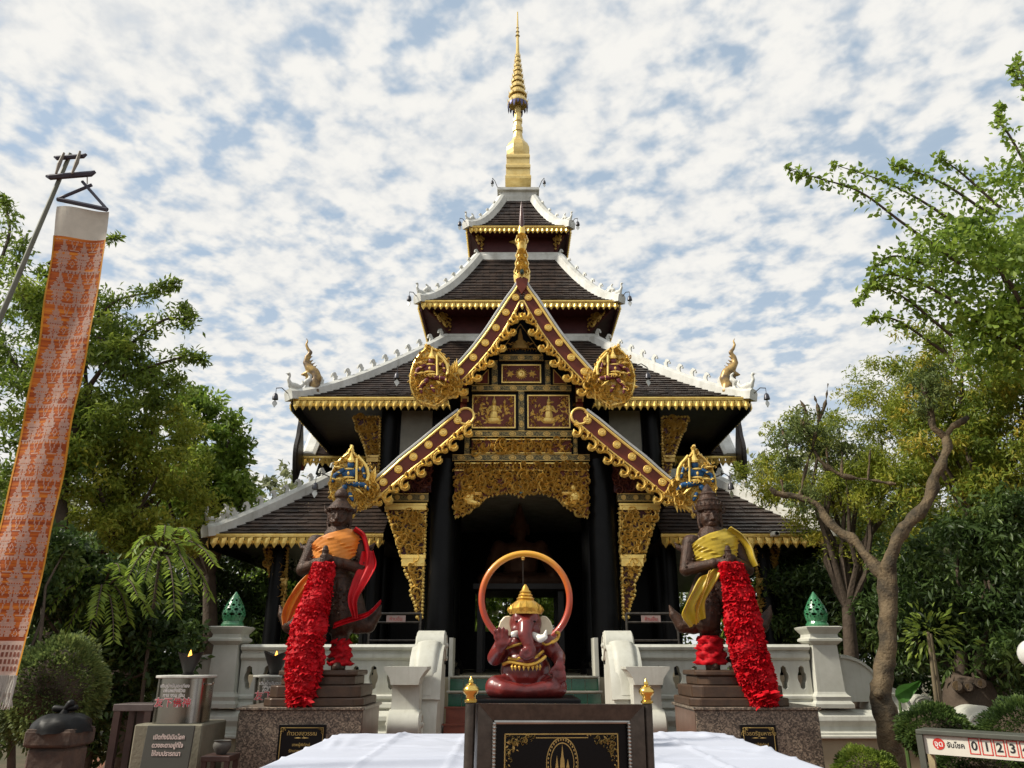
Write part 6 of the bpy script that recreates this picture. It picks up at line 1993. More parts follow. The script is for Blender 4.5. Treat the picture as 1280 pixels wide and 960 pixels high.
# ================================================================== lamp stall at the left
STY = 8.55
def oil_lamp(c, label, sc=1.0):
    T = thing('oil_lamp', c, label, 'lamp', )
    m = MB(); vs, fs = [], []; n = 28
    for i in range(7):
        t = i / 6
        for sd in (0, 1):
            for k in range(n + 1):
                a = 2 * PI * k / n
                lob = .035 * abs(math.sin(a)) - .0
                r = lerp(.045, .135, t) - (.004 if sd else 0); z = lerp(.0, .20, t) + (.055 * (abs(math.cos(a)) - .55) * t)
                vs.append((c[0] + r * sc * math.cos(a), c[1] + r * sc * .8 * math.sin(a), c[2] + .01 + z * sc))
    C = n + 1
    for i in range(6):
        for k in range(n):
            a = i * 2 * C + k; b = a + 2 * C; fs += [(a, a + 1, b + 1, b), (a + C, b + C, b + C + 1, a + C + 1)]
    for k in range(n):
        a = 12 * C + k; fs.append((a, a + 1, a + C + 1, a + C))
    m.add(vs, fs); m.lathe([(.06 * sc, 0), (.06 * sc, .012)], c, 18)
    m.build('funnel', mat('sooty_metal', (.035, .033, .033), .45, metal=.6, vscale=12), T, smooth=50)
    fm = MATS.get('flame')
    if not fm:
        fm = bpy.data.materials.new('flame'); fm.use_nodes = True; b = fm.node_tree.nodes['Principled BSDF']; b.inputs['Emission Color'].default_value = (1, .42, .06, 1); b.inputs['Emission Strength'].default_value = 2.2; b.inputs['Base Color'].default_value = (.8, .3, .05, 1); MATS['flame'] = fm
    m = MB(); m.lathe([(.004, .0), (.020, .03), (.024, .05), (.014, .085), (.003, .12)], (c[0] + .0, c[1] - .01, c[2] + .135 * sc), 10); m.build('flame', fm, T, smooth=60)
    m = MB(); m.cap((c[0], c[1] - .01, c[2] + .02), (c[0], c[1] - .01, c[2] + .14 * sc), .01, .006, 6); m.build('wick', BLACK, T)
a, d = px(192, 848, STY), px(256, 905, STY)
bz0, bz1 = d.z, a.z
cxm = (a.x + d.x) / 2
def tank(cx, yf, w, z0, z1, label):
    T = thing('oil_tank', (cx, yf + w * .4, z0), label, 'tank')
    pts = []
    for (sx, sy) in ((-1, -1), (1, -1), (1, 1), (-1, 1)):
        for k in range(6):
            an = {(-1, -1): PI, (1, -1): 1.5 * PI, (1, 1): 0, (-1, 1): .5 * PI}[(sx, sy)] + PI / 2 * k / 5
            rr_ = w * .28; pts.append((cx + sx * (w / 2 - rr_) + rr_ * math.cos(an), yf + w * .45 + sy * (w * .45 - rr_) + rr_ * math.sin(an)))
    m = MB(); m.prism(pts, z0, z1, 'Z'); b = m.build('steel_shell', STEEL, T, smooth=30)
    m = MB(); m.prism([(cx + (x - cx) * 1.1, yf + w * .45 + (y - yf - w * .45) * 1.1) for x, y in pts], z1 + .0005, z1 + .028, 'Z'); m.build('rim', mat('pale_rim', (.55, .55, .50), .5), T, bevel=.006)
    RL, WL = mat('red_letter', (.55, .02, .04), .5), mat('white_letter', (.75, .72, .70), .5)
    h = z1 - z0
    text_obj('友下佛神', w * .185, WL, 'letter_outline', b, (cx - w * .04, yf - .004, z0 + h * .45), extrude=.001, bold=.004)
    text_obj('友下佛神', w * .185, RL, 'lettering', b, (cx - w * .04, yf - .0065, z0 + h * .45), extrude=.001)
    for k, t in enumerate(('เติมน้ำมันตะเกียง', 'เพิ่มพลังชีวิต', 'การ งาน เงิน')):
        text_obj(t, w * .088, WL, 'lettering', b, (cx - w * .04, yf - .004, z0 + h * (.83 - .105 * k)), extrude=.001, bold=.001)
    m = MB(); m.tube([(cx + w * .5, yf + .1, z1 - .06), (cx + w * .5 + .07, yf + .1, z1 - .06), (cx + w * .5 + .09, yf + .1, z1 - .04)], .010, 6); m.build('tap', STEEL, T)
tank(cxm - .04, STY, (d.x - a.x) * .86, bz0 + .003, bz1, 'stainless oil tank with red and white lettering beside the grey signboard')
oil_lamp((px(235, 843, STY + .25).x, STY + .25, bz1 + .03), 'sooty funnel lamp with a flame on the tank beside the grey signboard')
m = MB(); m.box(cxm - .40, cxm + .30, STY - .05, STY + .65, 0, bz0)
props(m.build('tank_plinth', CONC, bevel=.015), 'pale concrete block carrying the stainless tank beside the grey signboard', 'plinth')
# second tank, half hidden behind the pedestal
t2x = px(345, 870, 10.2).x
m = MB(); m.box(t2x - .42, t2x + .42, 10.12, 10.62, 0, zpx(890, 10.2)); props(m.build('tank_plinth', CONC, bevel=.015), 'concrete block behind the granite pedestal of the moustached guardian', 'plinth')
tank(t2x, 10.15, .62, zpx(890, 10.2) + .003, zpx(847, 10.2), 'stainless oil tank half hidden behind the moustached guardian\'s pedestal')
oil_lamp((px(342, 840, 10.3).x, 10.36, zpx(847, 10.2) + .03), 'heart-shaped sooty funnel lamp behind the moustached guardian\'s pedestal', 1.25)
# slanted dark signboard
SGY = 8.1
def signboard():
    A, B = px(184, 907, SGY), px(243, 907, SGY)
    T = thing('signboard', ((A.x + B.x) / 2, SGY, 0), 'dark grey signboard with pinkish lettering leaning against the concrete block', 'sign')
    w = B.x - A.x; hh = A.z / math.cos(.12)
    M = Matrix.Translation(((A.x + B.x) / 2, SGY - A.z * math.tan(.12) * .9, 0)) @ Matrix.Rotation(-.12, 4, 'X')
    m = MB(); m.box(-w / 2, w / 2, 0, .025, 0.0, hh, M); b = m.build('board', mat('dark_grey_board', (.055, .055, .045), .5, vscale=4, var=.1), T, bevel=.004)
    PK, PK2 = mat('pink_letter', (.62, .50, .46), .6), mat('letter_edge', (.30, .10, .09), .6)
    for k, t in enumerate(('เปิดทั้งปีเปิดโชค', 'ดวงชะตาอยู่ที่ใจ', 'ให้สมปรารถนา')):
        p = M @ Vector((0, -.004, hh - .105 - .072 * k)); text_obj(t, .056, PK, 'lettering', b, p, (PI / 2 - .12, 0, 0), extrude=.001, bold=.0015, sx=.88)
signboard()
# dark wooden stand with things on it
def stand():
    Yd = 8.75; A, B = px(146, 880, Yd), px(192, 877, Yd)
    T = thing('wooden_stand', ((A.x + B.x) / 2, Yd, 0), 'dark wooden open stand with a grey top, beside the oil tank', 'stand')
    for x in (A.x + .03, B.x - .03):
        for y in (Yd, Yd + .35):
            m = MB(); m.box(x - .035, x + .035, y - .03, y + .03, 0, A.z - .07); m.build('leg', WOODD, T)
    m = MB(); m.box(A.x - .02, B.x + .02, Yd - .03, Yd + .38, A.z - .07, A.z - .0); m.build('top_rail', mat('grey_brown_wood', (.11, .085, .08), .6), T, bevel=.006)
    m = MB(); m.box(A.x + .02, B.x - .02, Yd - .0, Yd + .35, .25, .29); m.build('shelf', WOODD, T)
    m = MB(); m.box(A.x + .18, A.x + .26, Yd + .12, Yd + .16, .29, A.z - .07); m.build('mullion', WOODD, T)
    return A, B, Yd
sA, sB, sY = stand()
m = MB(); bxx = lerp(sA.x, sB.x, .70)
m.chain([(bxx, sY + .1, .45), (bxx, sY + .1, .62), (bxx + .02, sY + .1, .8)], [.08, .07, .03]); m.ell((bxx, sY + .1, .40), (.09, .07, .11))
props(m.fused('plastic_bag', mat('blue_white_plastic', (.65, .68, .75), .35, vscale=9, col2=(.03, .07, .30), mixr=(.46, .52)), None, .014, 2), 'blue and white plastic bag standing on the shelf of the dark wooden stand', 'bag')
jx = px(199, 868, 8.6)
m = MB(); zz = bz0
props(MB().box(sB.x - .02 - .16, cxm - .30, 8.98 + .18, 9.5, 0, sA.z + .03).build('side_ledge', CONC), 'pale ledge between the dark wooden stand and the oil tank', 'ledge')
m = MB(); m.lathe([(.055, 0), (.06, .01), (.06, .13), (.052, .14), (.05, .135), (.05, .02)], (sB.x - .08, 9.24, sA.z + .031), 18)
props(m.build('glass_jar', mat('brown_jar', (.20, .06, .02), .15, vscale=8), None, smooth=40), 'small brown glass jar on the pale ledge beside the oil tank', 'jar')
m = MB(); m.lathe([(.03, 0), (.045, .02), (.05, .06), (.03, .11), (.022, .16), (.03, .19), (.028, .22), (.01, .23)], (sB.x + .04, 9.26, sA.z + .031), 16)
props(m.build('brass_vase', BRASS, None, smooth=50), 'small brass vase standing against the oil tank', 'vase')
# stool and clay pot
def stool():
    Yd = 8.2; A, B = px(252, 945, Yd), px(288, 945, Yd)
    T = thing('stool', ((A.x + B.x) / 2, Yd, 0), 'small dark wooden stool with a clay pot on it, beside the grey signboard', 'stool')
    m = MB(); m.box(A.x, B.x, Yd - .02, Yd + .3, A.z - .05, A.z); m.build('seat', WOODD, T, bevel=.005)
    for x in (A.x + .03, B.x - .03):
        for y in (Yd + .01, Yd + .26):
            m = MB(); m.box(x - .022, x + .022, y - .02, y + .02, 0, A.z - .05); m.build('leg', WOODD, T)
    m = MB(); m.lathe([(.045, 0), (.06, .02), (.085, .06), (.088, .09), (.075, .115), (.085, .125), (.07, .12), (.06, .09)], ((A.x + B.x) / 2, Yd + .14, A.z + .001), 20)
    props(m.build('clay_pot', mat('grey_clay', (.09, .085, .075), .7, vscale=12), None, smooth=50), 'small dark clay pot on the wooden stool', 'pot')
stool()
# bin with a black sack
def bin_():
    Yd = 5.6; A, B = px(22, 912, Yd), px(92, 912, Yd); c = ((A.x + B.x) / 2, Yd + .2); r = (B.x - A.x) / 2
    T = thing('litter_bin', (c[0], c[1], 0), 'weathered brown stone litter bin by the banner', 'bin')
    ST = mat('weathered_stone', (.085, .05, .033), .85, vscale=5, col2=(.024, .017, .014), bump=.5, bscale=20)
    m = MB(); m.sq([(r * .80, 0), (r * .80, .08), (r * .74, .12), (r * .74, A.z - .12)], (c[0], c[1], 0)); m.build('drum', ST, T, bevel=.02)
    m = MB(); m.sq([(r * .80, A.z - .119), (r * .86, A.z - .10), (r * .86, A.z - .01), (r * .80, A.z)], (c[0], c[1], 0)); m.build('rim', ST, T, bevel=.012)
    m = MB(); rr = random.Random(2); vs, fs = [], []; n = 30
    for i in range(12):
        t = i / 11; z = A.z - .03 + .12 * math.sin(PI / 2 * t); rad = r * (.98 * math.cos(PI / 2 * t) ** .6 + .04)
        for k in range(n):
            a = 2 * PI * k / n; w = 1 + .07 * math.sin(a * 7 + i * .6) * (1 - .2 * t) + rr.uniform(-.015, .015)
            vs.append((c[0] + rad * w * math.cos(a), c[1] + rad * w * math.sin(a), z + rr.uniform(-.004, .004)))
    for i in range(11):
        for k in range(n): fs.append((i * n + k, i * n + (k + 1) % n, (i + 1) * n + (k + 1) % n, (i + 1) * n + k))
    m.add(vs, fs); m.chain([(c[0], c[1], A.z + .06), (c[0] + .0, c[1], A.z + .115), (c[0] + .03, c[1], A.z + .15)], [.05, .02, .028]); m.chain([(c[0], c[1], A.z + .115), (c[0] - .07, c[1], A.z + .12)], [.018, .024]); m.chain([(c[0], c[1], A.z + .115), (c[0] + .07, c[1], A.z + .125)], [.016, .02])
    props(m.build('bin_sack', mat('black_plastic', (.006, .006, .006), .5, vscale=9, spec=.22), None, smooth=50), 'knotted black plastic sack bulging over the stone litter bin', 'sack')
bin_()

# ================================================================== tall woven banner and its pole
def banner():
    Yb = 4.6
    TLp, TRp = px(70, 262, Yb), px(131, 275, Yb)
    BL, BR = px(-42, 858, Yb), px(25, 852, Yb)
    hw = (TRp.x - TLp.x) / 2
    zt, zb = (TLp.z + TRp.z) / 2, (BL.z + BR.z) / 2
    ctop, cbot = (TLp.x + TRp.x) / 2, (BL.x + BR.x) / 2
    T = thing('woven_banner', (cbot, Yb, zb), 'long orange and white woven banner with elephant and spire motifs, fringed at the foot', 'banner')
    def S(u, v):        # u -1..1 across, v 0 top..1 bottom
        bow = .05 * math.sin(v * PI) + .016 * math.sin(v * 9) + .006 * math.sin(v * 23)
        w = lerp(hw, (BR.x - BL.x) / 2, v)
        return Vector((lerp(ctop, cbot, v) + bow * .5 + u * w, Yb + .05 * math.sin(v * 4 + .5) + .020 * math.sin(u * 2.6 + v * 7) + .006 * math.sin(v * 31 + u * 2), lerp(zt, zb, v) - u * .012 * (1 - v)))
    def grid(u0, u1, v0, v1, nu, nv, dy, mb):
        vs = [S(lerp(u0, u1, i / nu), lerp(v0, v1, j / nv)) + Vector((0, dy, 0)) for j in range(nv + 1) for i in range(nu + 1)]
        mb.add(vs, [(j * (nu + 1) + i, j * (nu + 1) + i + 1, (j + 1) * (nu + 1) + i + 1, (j + 1) * (nu + 1) + i) for j in range(nv) for i in range(nu)])
    # striped orange ground
    mt = bpy.data.materials.new('woven_orange'); mt.use_nodes = True
    N, L = mt.node_tree.nodes, mt.node_tree.links; b = N['Principled BSDF']; b.inputs['Roughness'].default_value = .8
    tc = N.new('ShaderNodeTexCoord'); mp = N.new('ShaderNodeMapping'); mp.inputs['Scale'].default_value = (2.5, 1, 55); L.new(tc.outputs['Object'], mp.inputs[0])
    n = N.new('ShaderNodeTexNoise'); n.inputs['Scale'].default_value = 1; n.inputs['Detail'].default_value = 2; L.new(mp.outputs[0], n.inputs['Vector'])
    cr = N.new('ShaderNodeValToRGB'); e = cr.color_ramp.elements; e[0].position, e[0].color = .38, (.30, .055, .012, 1); e[1].position, e[1].color = .66, (.70, .24, .03, 1); k = e.new(.52); k.color = (.50, .115, .018, 1)
    L.new(n.outputs[0], cr.inputs[0]); L.new(cr.outputs[0], b.inputs['Base Color'])
    tr = N.new('ShaderNodeBsdfTranslucent'); L.new(cr.outputs[0], tr.inputs['Color']); ms = N.new('ShaderNodeMixShader'); ms.inputs[0].default_value = .42
    L.new(b.outputs[0], ms.inputs[1]); L.new(tr.outputs[0], ms.inputs[2]); L.new(ms.outputs[0], N['Material Output'].inputs[0])
    PALE = mat('woven_pale', (.68, .50, .42), .8, vscale=60, var=.10, trans=.42); LINEN = mat('linen', (.66, .62, .54), .8, vscale=20, var=.05, trans=.4); YEL = mat('woven_yellow', (.75, .36, .03), .7, trans=.35)
    m = MB(); grid(-1, 1, .055, .925, 14, 150, 0, m); w = m.build('woven_field', mt, T, smooth=180)
    m = MB(); grid(-1, 1, -.0, .055, 14, 6, 0, m); m.build('top_panel', LINEN, T, smooth=180)
    m = MB()
    for u0, u1 in ((-1.02, -.95), (.95, 1.02)): grid(u0, u1, .055, .985, 1, 120, -.003, m)
    m.build('yellow_selvedge', YEL, w)
    m = MB()
    R_ = 10.6; pitch = (.905 - .065) / R_
    NU, NV = 46, 30
    def stitch(iu, iv):
        # one woven tile: two tall spired beasts and a half one, umbrellas and diamonds between
        u, v = (iu + .5) / NU, (iv + .5) / NV
        for (c, w) in ((.20, .17), (.57, .17), (.90, .12)):
            d = abs(u - c) / w
            lim = (.05 + v * .9 if v < .22 else .24 + (v - .22) * 2.0 if v < .50 else .86 - (v - .5) * .9 if v < .62 else .60 - (v - .62) * .5)
            if .2 < v < .25: lim = .42
            lim += .10 * math.sin(iv * 1.9) * (v > .3)
            if d < lim:
                if .40 < v < .46 and d < .12: return False
                if v > .68 and .05 < d < .16 and iv % 3: return False
                if v > .34 and (iv % 7 == 3) and d < .75 * lim and iu % 2: return False
                return True
        e = min(abs(u - .385), abs(u - .755))
        if v < .34 and abs(e - abs(.30 - v) * .22) < .012: return True
        if .62 < v < .86 and abs(abs(v - .74) * .55 + e * 1.2 - .055) < .014: return True
        if iv in (0, NV - 1): return iu % 3 != 0
        if iv in (NV - 2,): return True
        if iv == int(NV * .30) and e < .09: return True
        return False
    for r_ in range(11):
        v0 = .062 + pitch * r_
        for iv in range(NV):
            iu = 0
            while iu < NU:
                if stitch(iu, iv):
                    j2 = iu
                    while j2 < NU and stitch(j2, iv) and j2 - iu < 8: j2 += 1
                    u0, u1 = lerp(-.94, .94, iu / NU), lerp(-.94, .94, j2 / NU)
                    va, vb = v0 + pitch * iv / NV, v0 + pitch * (iv + .86) / NV
                    if vb < .92: m.add([S(u0, va) + Vector((0, -.002, 0)), S(u1, va) + Vector((0, -.002, 0)), S(u1, vb) + Vector((0, -.002, 0)), S(u0, vb) + Vector((0, -.002, 0))], [(0, 1, 2, 3)])
                    iu = j2
                else: iu += 1
    props(m.build('woven_motifs', PALE, w), kind='stuff')
    m = MB(); grid(-1, 1, .925, .985, 14, 6, 0, m); ck = m.build('check_band', PALE, T, smooth=180)
    m = MB()
    for i in range(12):
        for j in range(4):
            u, v = lerp(-.9, .9, (i + .5) / 12), lerp(.93, .98, (j + .5) / 4); a, b_, c_, d_ = S(u - .045, v - .0042), S(u + .045, v - .0042), S(u + .045, v + .0042), S(u - .045, v + .0042); m.add([x + Vector((0, -.003, 0)) for x in (a, b_, c_, d_)], [(0, 1, 2, 3)])
    props(m.build('dark_checks', mat('woven_brown', (.25, .08, .05), .8, trans=.2), ck), kind='stuff')
    m = MB(); rr = random.Random(1)
    for k in range(110):
        u = lerp(-.98, .98, k / 109); p = S(u, .985); m.tube([p + Vector((0, rr.uniform(-.01, .01), 0)), p + Vector((rr.uniform(-.01, .01), rr.uniform(-.015, .015), -.09)), p + Vector((rr.uniform(-.014, .014), rr.uniform(-.02, .02), -.15 - rr.uniform(0, .03)))], [.006, .006, .003], 4)
    props(m.build('tassel_fringe', mat('white_thread', (.62, .60, .55), .9, trans=.3), T), kind='stuff')
    # hanger: two sticks crossing over a cross bar
    BARD = mat('dark_blue_stick', (.055, .055, .085), .5)
    a, b_, ap = px(72, 249, Yb), px(134, 262, Yb), px(108, 230, Yb)
    def stick(p, q_, r=.012, nm='hanger_stick', par=T, mt=BARD):
        m = MB(); m.tube([p, q_], [r, r], 6); return m.build(nm, mt, par)
    stick(a, b_, .016, 'hanger_bar'); stick(a, px(115, 231, Yb)); stick(b_, px(103, 227, Yb))
    m = MB(); grid(-1, 1, -.02, .0, 14, 2, 0, m); m.build('top_hem', LINEN, T)
    # pole with a little two-bar cross head
    P0, P1 = px(88, 192, Yb), px(0, 405, Yb)
    dirv = (P1 - P0).normalized(); foot = P0 + dirv * (P0.z / -dirv.z)
    Tp = thing('banner_pole', (foot.x, foot.y, 0), 'thin leaning pole with a double cross-bar head that carries the woven banner', 'pole')
    m = MB(); m.tube([P0, P0.lerp(foot, .5) + Vector((-.03, 0, 0)), foot], [.014, .022, .03], 8); m.build('shaft', mat('grey_green_pole', (.16, .17, .13), .5), Tp, smooth=60)
    def hb(x0, y0, x1, y1, w=.02):
        p, q_ = px(x0, y0, Yb - .03), px(x1, y1, Yb - .03); m = MB(); d = (q_ - p)
        m.tube([p, p + d * .08 + Vector((0, 0, -.012)), p + d * .92 + Vector((0, 0, -.006)), q_ + Vector((0, 0, .01))], [w * .5, w, w, w * .5], 6); return m.build('cross_bar', BARD, Tp)
    hb(58, 220, 119, 216, .021); hb(68, 196, 108, 194, .017)
    for (x0, y0, x1, y1, x2, y2) in ((80, 191, 74, 205, 70, 217), (100, 189, 96, 203, 90, 217)):
        m = MB(); m.tube([px(x0, y0, Yb - .06), px(x1, y1, Yb - .06), px(x2, y2, Yb - .06)], [.008, .014, .008], 6); m.build('curved_spindle', mat('worn_brass', (.22, .19, .15), .5), Tp)
    m = MB(); m.tube([px(109, 218, Yb), px(109, 230, Yb)], .004, 5); m.build('hanging_cord', LINEN, T)
banner()
# ================================================================== right side: white volutes, number board, lamp
def volutes():
    # curling serpent-tail ornaments in white plaster beyond the balustrade
    for (x, y, Yv, r, lab) in ((1108, 888, 11.15, .30, 'big white plaster volute behind the forked tree trunk'), (1148, 884, 11.6, .17, 'small white plaster volute beside the broad green leaf'), (1222, 915, 9.9, .30, 'white plaster volute between two clipped bushes')):
        c = px(x, y, Yv)
        T = thing('volute', (c.x, Yv, 0), lab, 'ornament')
        m = MB(); scroll_disc(m, tuple(c), r, .30, 'Y', 1.6); m.build('spiral_drum', WHITE, T, smooth=40)
        m = MB(); tail = catmull([Vector((c.x + r * .2, Yv, c.z - r * .95)), Vector((c.x + r * 1.2, Yv, c.z - r * .9)), Vector((c.x + r * 2.0, Yv, c.z - r * 1.3)), Vector((c.x + r * 2.6, Yv, c.z - r * 2.0))], 5)
        sweep_box(m, tail, .26, .10, down=.10); m.build('tail', WHITE, T)
        m = MB(); m.box(c.x - r * .9, c.x + r * .9, Yv - .16, Yv + .16, 0, c.z - r * .8); m.build('footing', WHITE, T)
    c = px(1195, 905, 11.0)
    m = MB(); arcp = [Vector((c.x + .75 * math.cos(a), 11.0, c.z - .42 + .52 * math.sin(a))) for a in [PI * k / 16 for k in range(17)]]
    sweep_box(m, arcp, .26, .08, down=.10); m.box(c.x - .85, c.x - .65, 10.88, 11.12, 0, c.z - .42); m.box(c.x + .65, c.x + .85, 10.88, 11.12, 0, c.z - .42)
    props(m.build('arched_ornament', WHITE), 'low white plaster arch behind the clipped bush', 'ornament')
volutes()
def number_board():
    A, B = px(1152, 915, 6.9), px(1330, 928, 6.25)
    d = B - A; d.z = 0; L = d.length; ang = math.atan2(d.y, d.x)
    T = thing('number_board', (A.x, A.y, 0), 'long white number board with red-edged digits on a metal trestle', 'sign')
    zt = A.z
    M = Matrix.Translation((A.x, A.y, 0)) @ Matrix.Rotation(ang, 4, 'Z') @ Matrix.Rotation(R(.5), 4, 'Y')
    h = zpx(915, 6.9) - zpx(942, 6.9)
    FR = mat('grey_green_metal', (.10, .105, .085), .5, metal=.3, vscale=6); CRM = mat('cream_metal', (.42, .36, .20), .6, vscale=6, col2=(.25, .20, .12))
    m = MB(); m.box(.0, L, 0.0, .03, zt - h, zt - .02, M); b = m.build('panel', mat('white_panel', (.62, .60, .52), .45, vscale=4, var=.06), T)
    m = MB(); m.box(-.05, L, -.03, .25, zt - .018, zt + .02, M); m.build('top_rail', FR, T, bevel=.006)
    m = MB(); m.box(-.05, -.002, -.03, .0, .0, zt - .019, M); m.build('post', FR, T)
    m = MB(); m.box(L - .05, L, .031, .07, .0, zt - .019, M); m.build('post', FR, T)
    m = MB(); m.box(-.05, -.002, .21, .25, .0, zt - .019, M); m.build('post', CRM, T)
    m = MB(); m.box(-.045, -.006, .001, .209, zt - h - .0, zt - .019, M); m.build('end_plate', CRM, T)
    INK, RED_, WH = mat('black_ink', (.015, .015, .018), .5), mat('red_ink', (.55, .03, .02), .5), mat('white_ink', (.8, .78, .75), .5)
    u = h
    def at(x, z, y=-.002): return M @ Vector((x, y, zt - h / 2 + z))
    g = MB(); c0 = u * .66
    g.prism([(c0 + u * .27 * math.sin(a), zt - h / 2 + u * .27 * math.cos(a)) for a in [2 * PI * k / 28 for k in range(28)]], -.003, -.0003, 'Y', M); g.build('red_disc', RED_, b)
    text_obj('จุด', u * .36, WH, 'lettering', b, at(c0, .0, -.0045), (PI / 2, 0, ang), extrude=.0006, bold=.001)
    text_obj('จับโชค', u * .34, INK, 'lettering', b, at(u * 1.42, -.005), (PI / 2, 0, ang), extrude=.0006, bold=.001, sx=.92)
    x0 = u * 2.25; st = u * .54
    for k in range(10):
        cx = x0 + st * k
        if cx + st / 2 > L: break
        g = MB(); w, hh, e = st * .43, u * .36, .007
        zc_ = zt - h / 2
        for (a0, a1, z0, z1) in ((-w, w, hh - e, hh), (-w, w, -hh, -hh + e), (-w, -w + e, -hh + e, hh - e), (w - e, w, -hh + e, hh - e)): g.box(cx + a0, cx + a1, -.003, -.0003, zc_ + z0, zc_ + z1, M)
        g.build('digit_box', RED_, b)
        text_obj(str(k), u * .56, INK, 'lettering', b, at(cx, .0), (PI / 2, 0, ang), extrude=.0006, bold=.002)
number_board()
def globe_lamp():
    c = px(1292, 818, 7.4)
    T = thing('globe_lamp', (c.x, 7.4, 0), 'white globe garden lamp on a dark post at the edge of the shrubs', 'lamp')
    m = MB(); m.ell(tuple(c), .13, 20, 14); m.build('globe', mat('opal_glass', (.72, .72, .68), .25), T, smooth=180)
    m = MB(); m.tube([(c.x, 7.4, 0), (c.x, 7.4, c.z - .12)], .035, 10); m.lathe([(.06, 0), (.09, .03), (.05, .06)], (c.x, 7.4, c.z - .17), 14); m.build('post', FRD if False else GUNM, T)
globe_lamp()
# ---- hanging wind bells on short rods at the roof corners
def wind_bell(p, tip, label, sc=1.0):
    """p: point on the roof, tip: rod end"""
    p, tip = Vector(p), Vector(tip)
    T = thing('wind_bell', p, label, 'bell', 'wind bells hung from the roof corners')
    m = MB(); m.tube([p, p.lerp(tip, .6) + Vector((0, 0, .06)), tip], .010, 5); m.build('rod', GUNM, T)
    IRON = mat('bell_iron', (.07, .07, .08), .4, metal=.7); PALEL = mat('tin_leaf', (.55, .55, .52), .35, metal=.6)
    m = MB(); m.tube([tip, tip - Vector((0, 0, .12 * sc))], .006, 5); m.lathe([(.062 * sc, -.24 * sc), (.058 * sc, -.20 * sc), (.045 * sc, -.14 * sc), (.02 * sc, -.11 * sc)], tuple(tip), 12); m.build('bell', IRON, T, smooth=50)
    m = MB(); c = tip - Vector((0, 0, .30 * sc)); a = rng.uniform(-.6, .6); M = Matrix.Translation(c) @ Matrix.Rotation(a, 4, 'Z')
    m.prism([(0, .05 * sc), (.045 * sc, .0), (.05 * sc, -.03 * sc), (0, -.11 * sc), (-.05 * sc, -.03 * sc), (-.045 * sc, .0)], -.006, .006, 'Y', M); m.tube([tip - Vector((0, 0, .2 * sc)), c], .005, 4); m.build('leaf_clapper', PALEL, T)
for s, nm in ((-1, 'moustached guardian'), (1, 'yellow-robed guardian')):
    w, z = T3[0] + .05, T3[1] + .05
    wind_bell((s * w, Y0 - w, z), (s * (w + .24), Y0 - w - .1, z + .10), 'dark wind bell at the main roof corner above the ' + nm)
    w, z = T2[0] + .04, T2[1] + .05
    wind_bell((s * w, Y0 - w, z), (s * (w + .2), Y0 - w - .1, z + .12), 'dark wind bell at the second-roof corner on the side of the ' + nm, .95)
    w, z = T1[0] + .03, T1[1] + .05
    wind_bell((s * w, Y0 - w, z), (s * (w + .18), Y0 - w - .1, z + .12), 'dark wind bell at the topmost roof corner on the side of the ' + nm, .9)
    wind_bell((s * .57, Y0 - .57, zb + .24), (s * .74, Y0 - .72, zb + .52), 'dark wind bell at the spire plinth on the side of the ' + nm, .75)
    q = px(498, 462, YB); a = px(515, 458, YB)
    wind_bell((s * -a.x if s > 0 else a.x, YB - .01, a.z), (s * -q.x if s > 0 else q.x, YB - .1, q.z), 'wind bell beside the crimson teardrop carving above the ' + nm, .85)
    q = px(396, 600, 12.9); T_ = (T4[0] - 1.35)
    wind_bell((s * abs(px(412, 596, YB).x), YB - .0, px(412, 596, YB).z), (s * abs(px(397, 598, YB).x), YB - .1, px(397, 598, YB).z), 'pale wind bell beside the blue teardrop carving above the ' + nm, .85)
# small white security camera under the right eave
c = px(968, 668, Y0 - T4[0] - .15)
Tc = thing('security_camera', c, 'small white security camera on the low eave beside the yellow-robed guardian', 'camera')
m = MB(); m.box(c.x - .06, c.x + .06, c.y - .12, c.y + .06, c.z - .04, c.z + .04); m.build('housing', ROOFW, Tc, bevel=.015)
m = MB(); m.lathe([(.03, 0), (.03, .03), (.02, .035)], n=12, M=Matrix.Translation((c.x, c.y - .12, c.z)) @ Matrix.Rotation(PI / 2, 4, 'X')); m.build('lens', BLACK, Tc)
m = MB(); m.tube([(c.x, c.y + .04, c.z), (c.x, c.y + .2, c.z + .10)], .015, 6); m.build('mount', GUNM, Tc)
# ================================================================== planting
L_MIX = leaf_mat('leaf_mixed', (.070, .115, .020), (.185, .265, .040), (.36, .44, .075), .5)
L_DARK = leaf_mat('leaf_dark', (.020, .040, .011), (.060, .105, .026), (.145, .21, .050), .40, .42)
L_YEL = leaf_mat('leaf_yellowing', (.12, .165, .024), (.29, .345, .045), (.54, .47, .07), .5)
L_BRIGHT = leaf_mat('leaf_bright', (.075, .14, .020), (.20, .30, .042), (.40, .50, .085), .5)
L_YEL2 = leaf_mat('leaf_turning', (.09, .14, .022), (.25, .31, .042), (.56, .40, .06), .5)
L_HAZE = leaf_mat("leaf_far_hazed", (.12, .14, .07), (.25, .27, .13), (.36, .36, .20), .42)  # distance haze put into the leaf colours: paler and greyer than the near trees
L_GREY = leaf_mat('leaf_greygreen', (.055, .085, .030), (.14, .19, .055), (.25, .29, .09), .4)
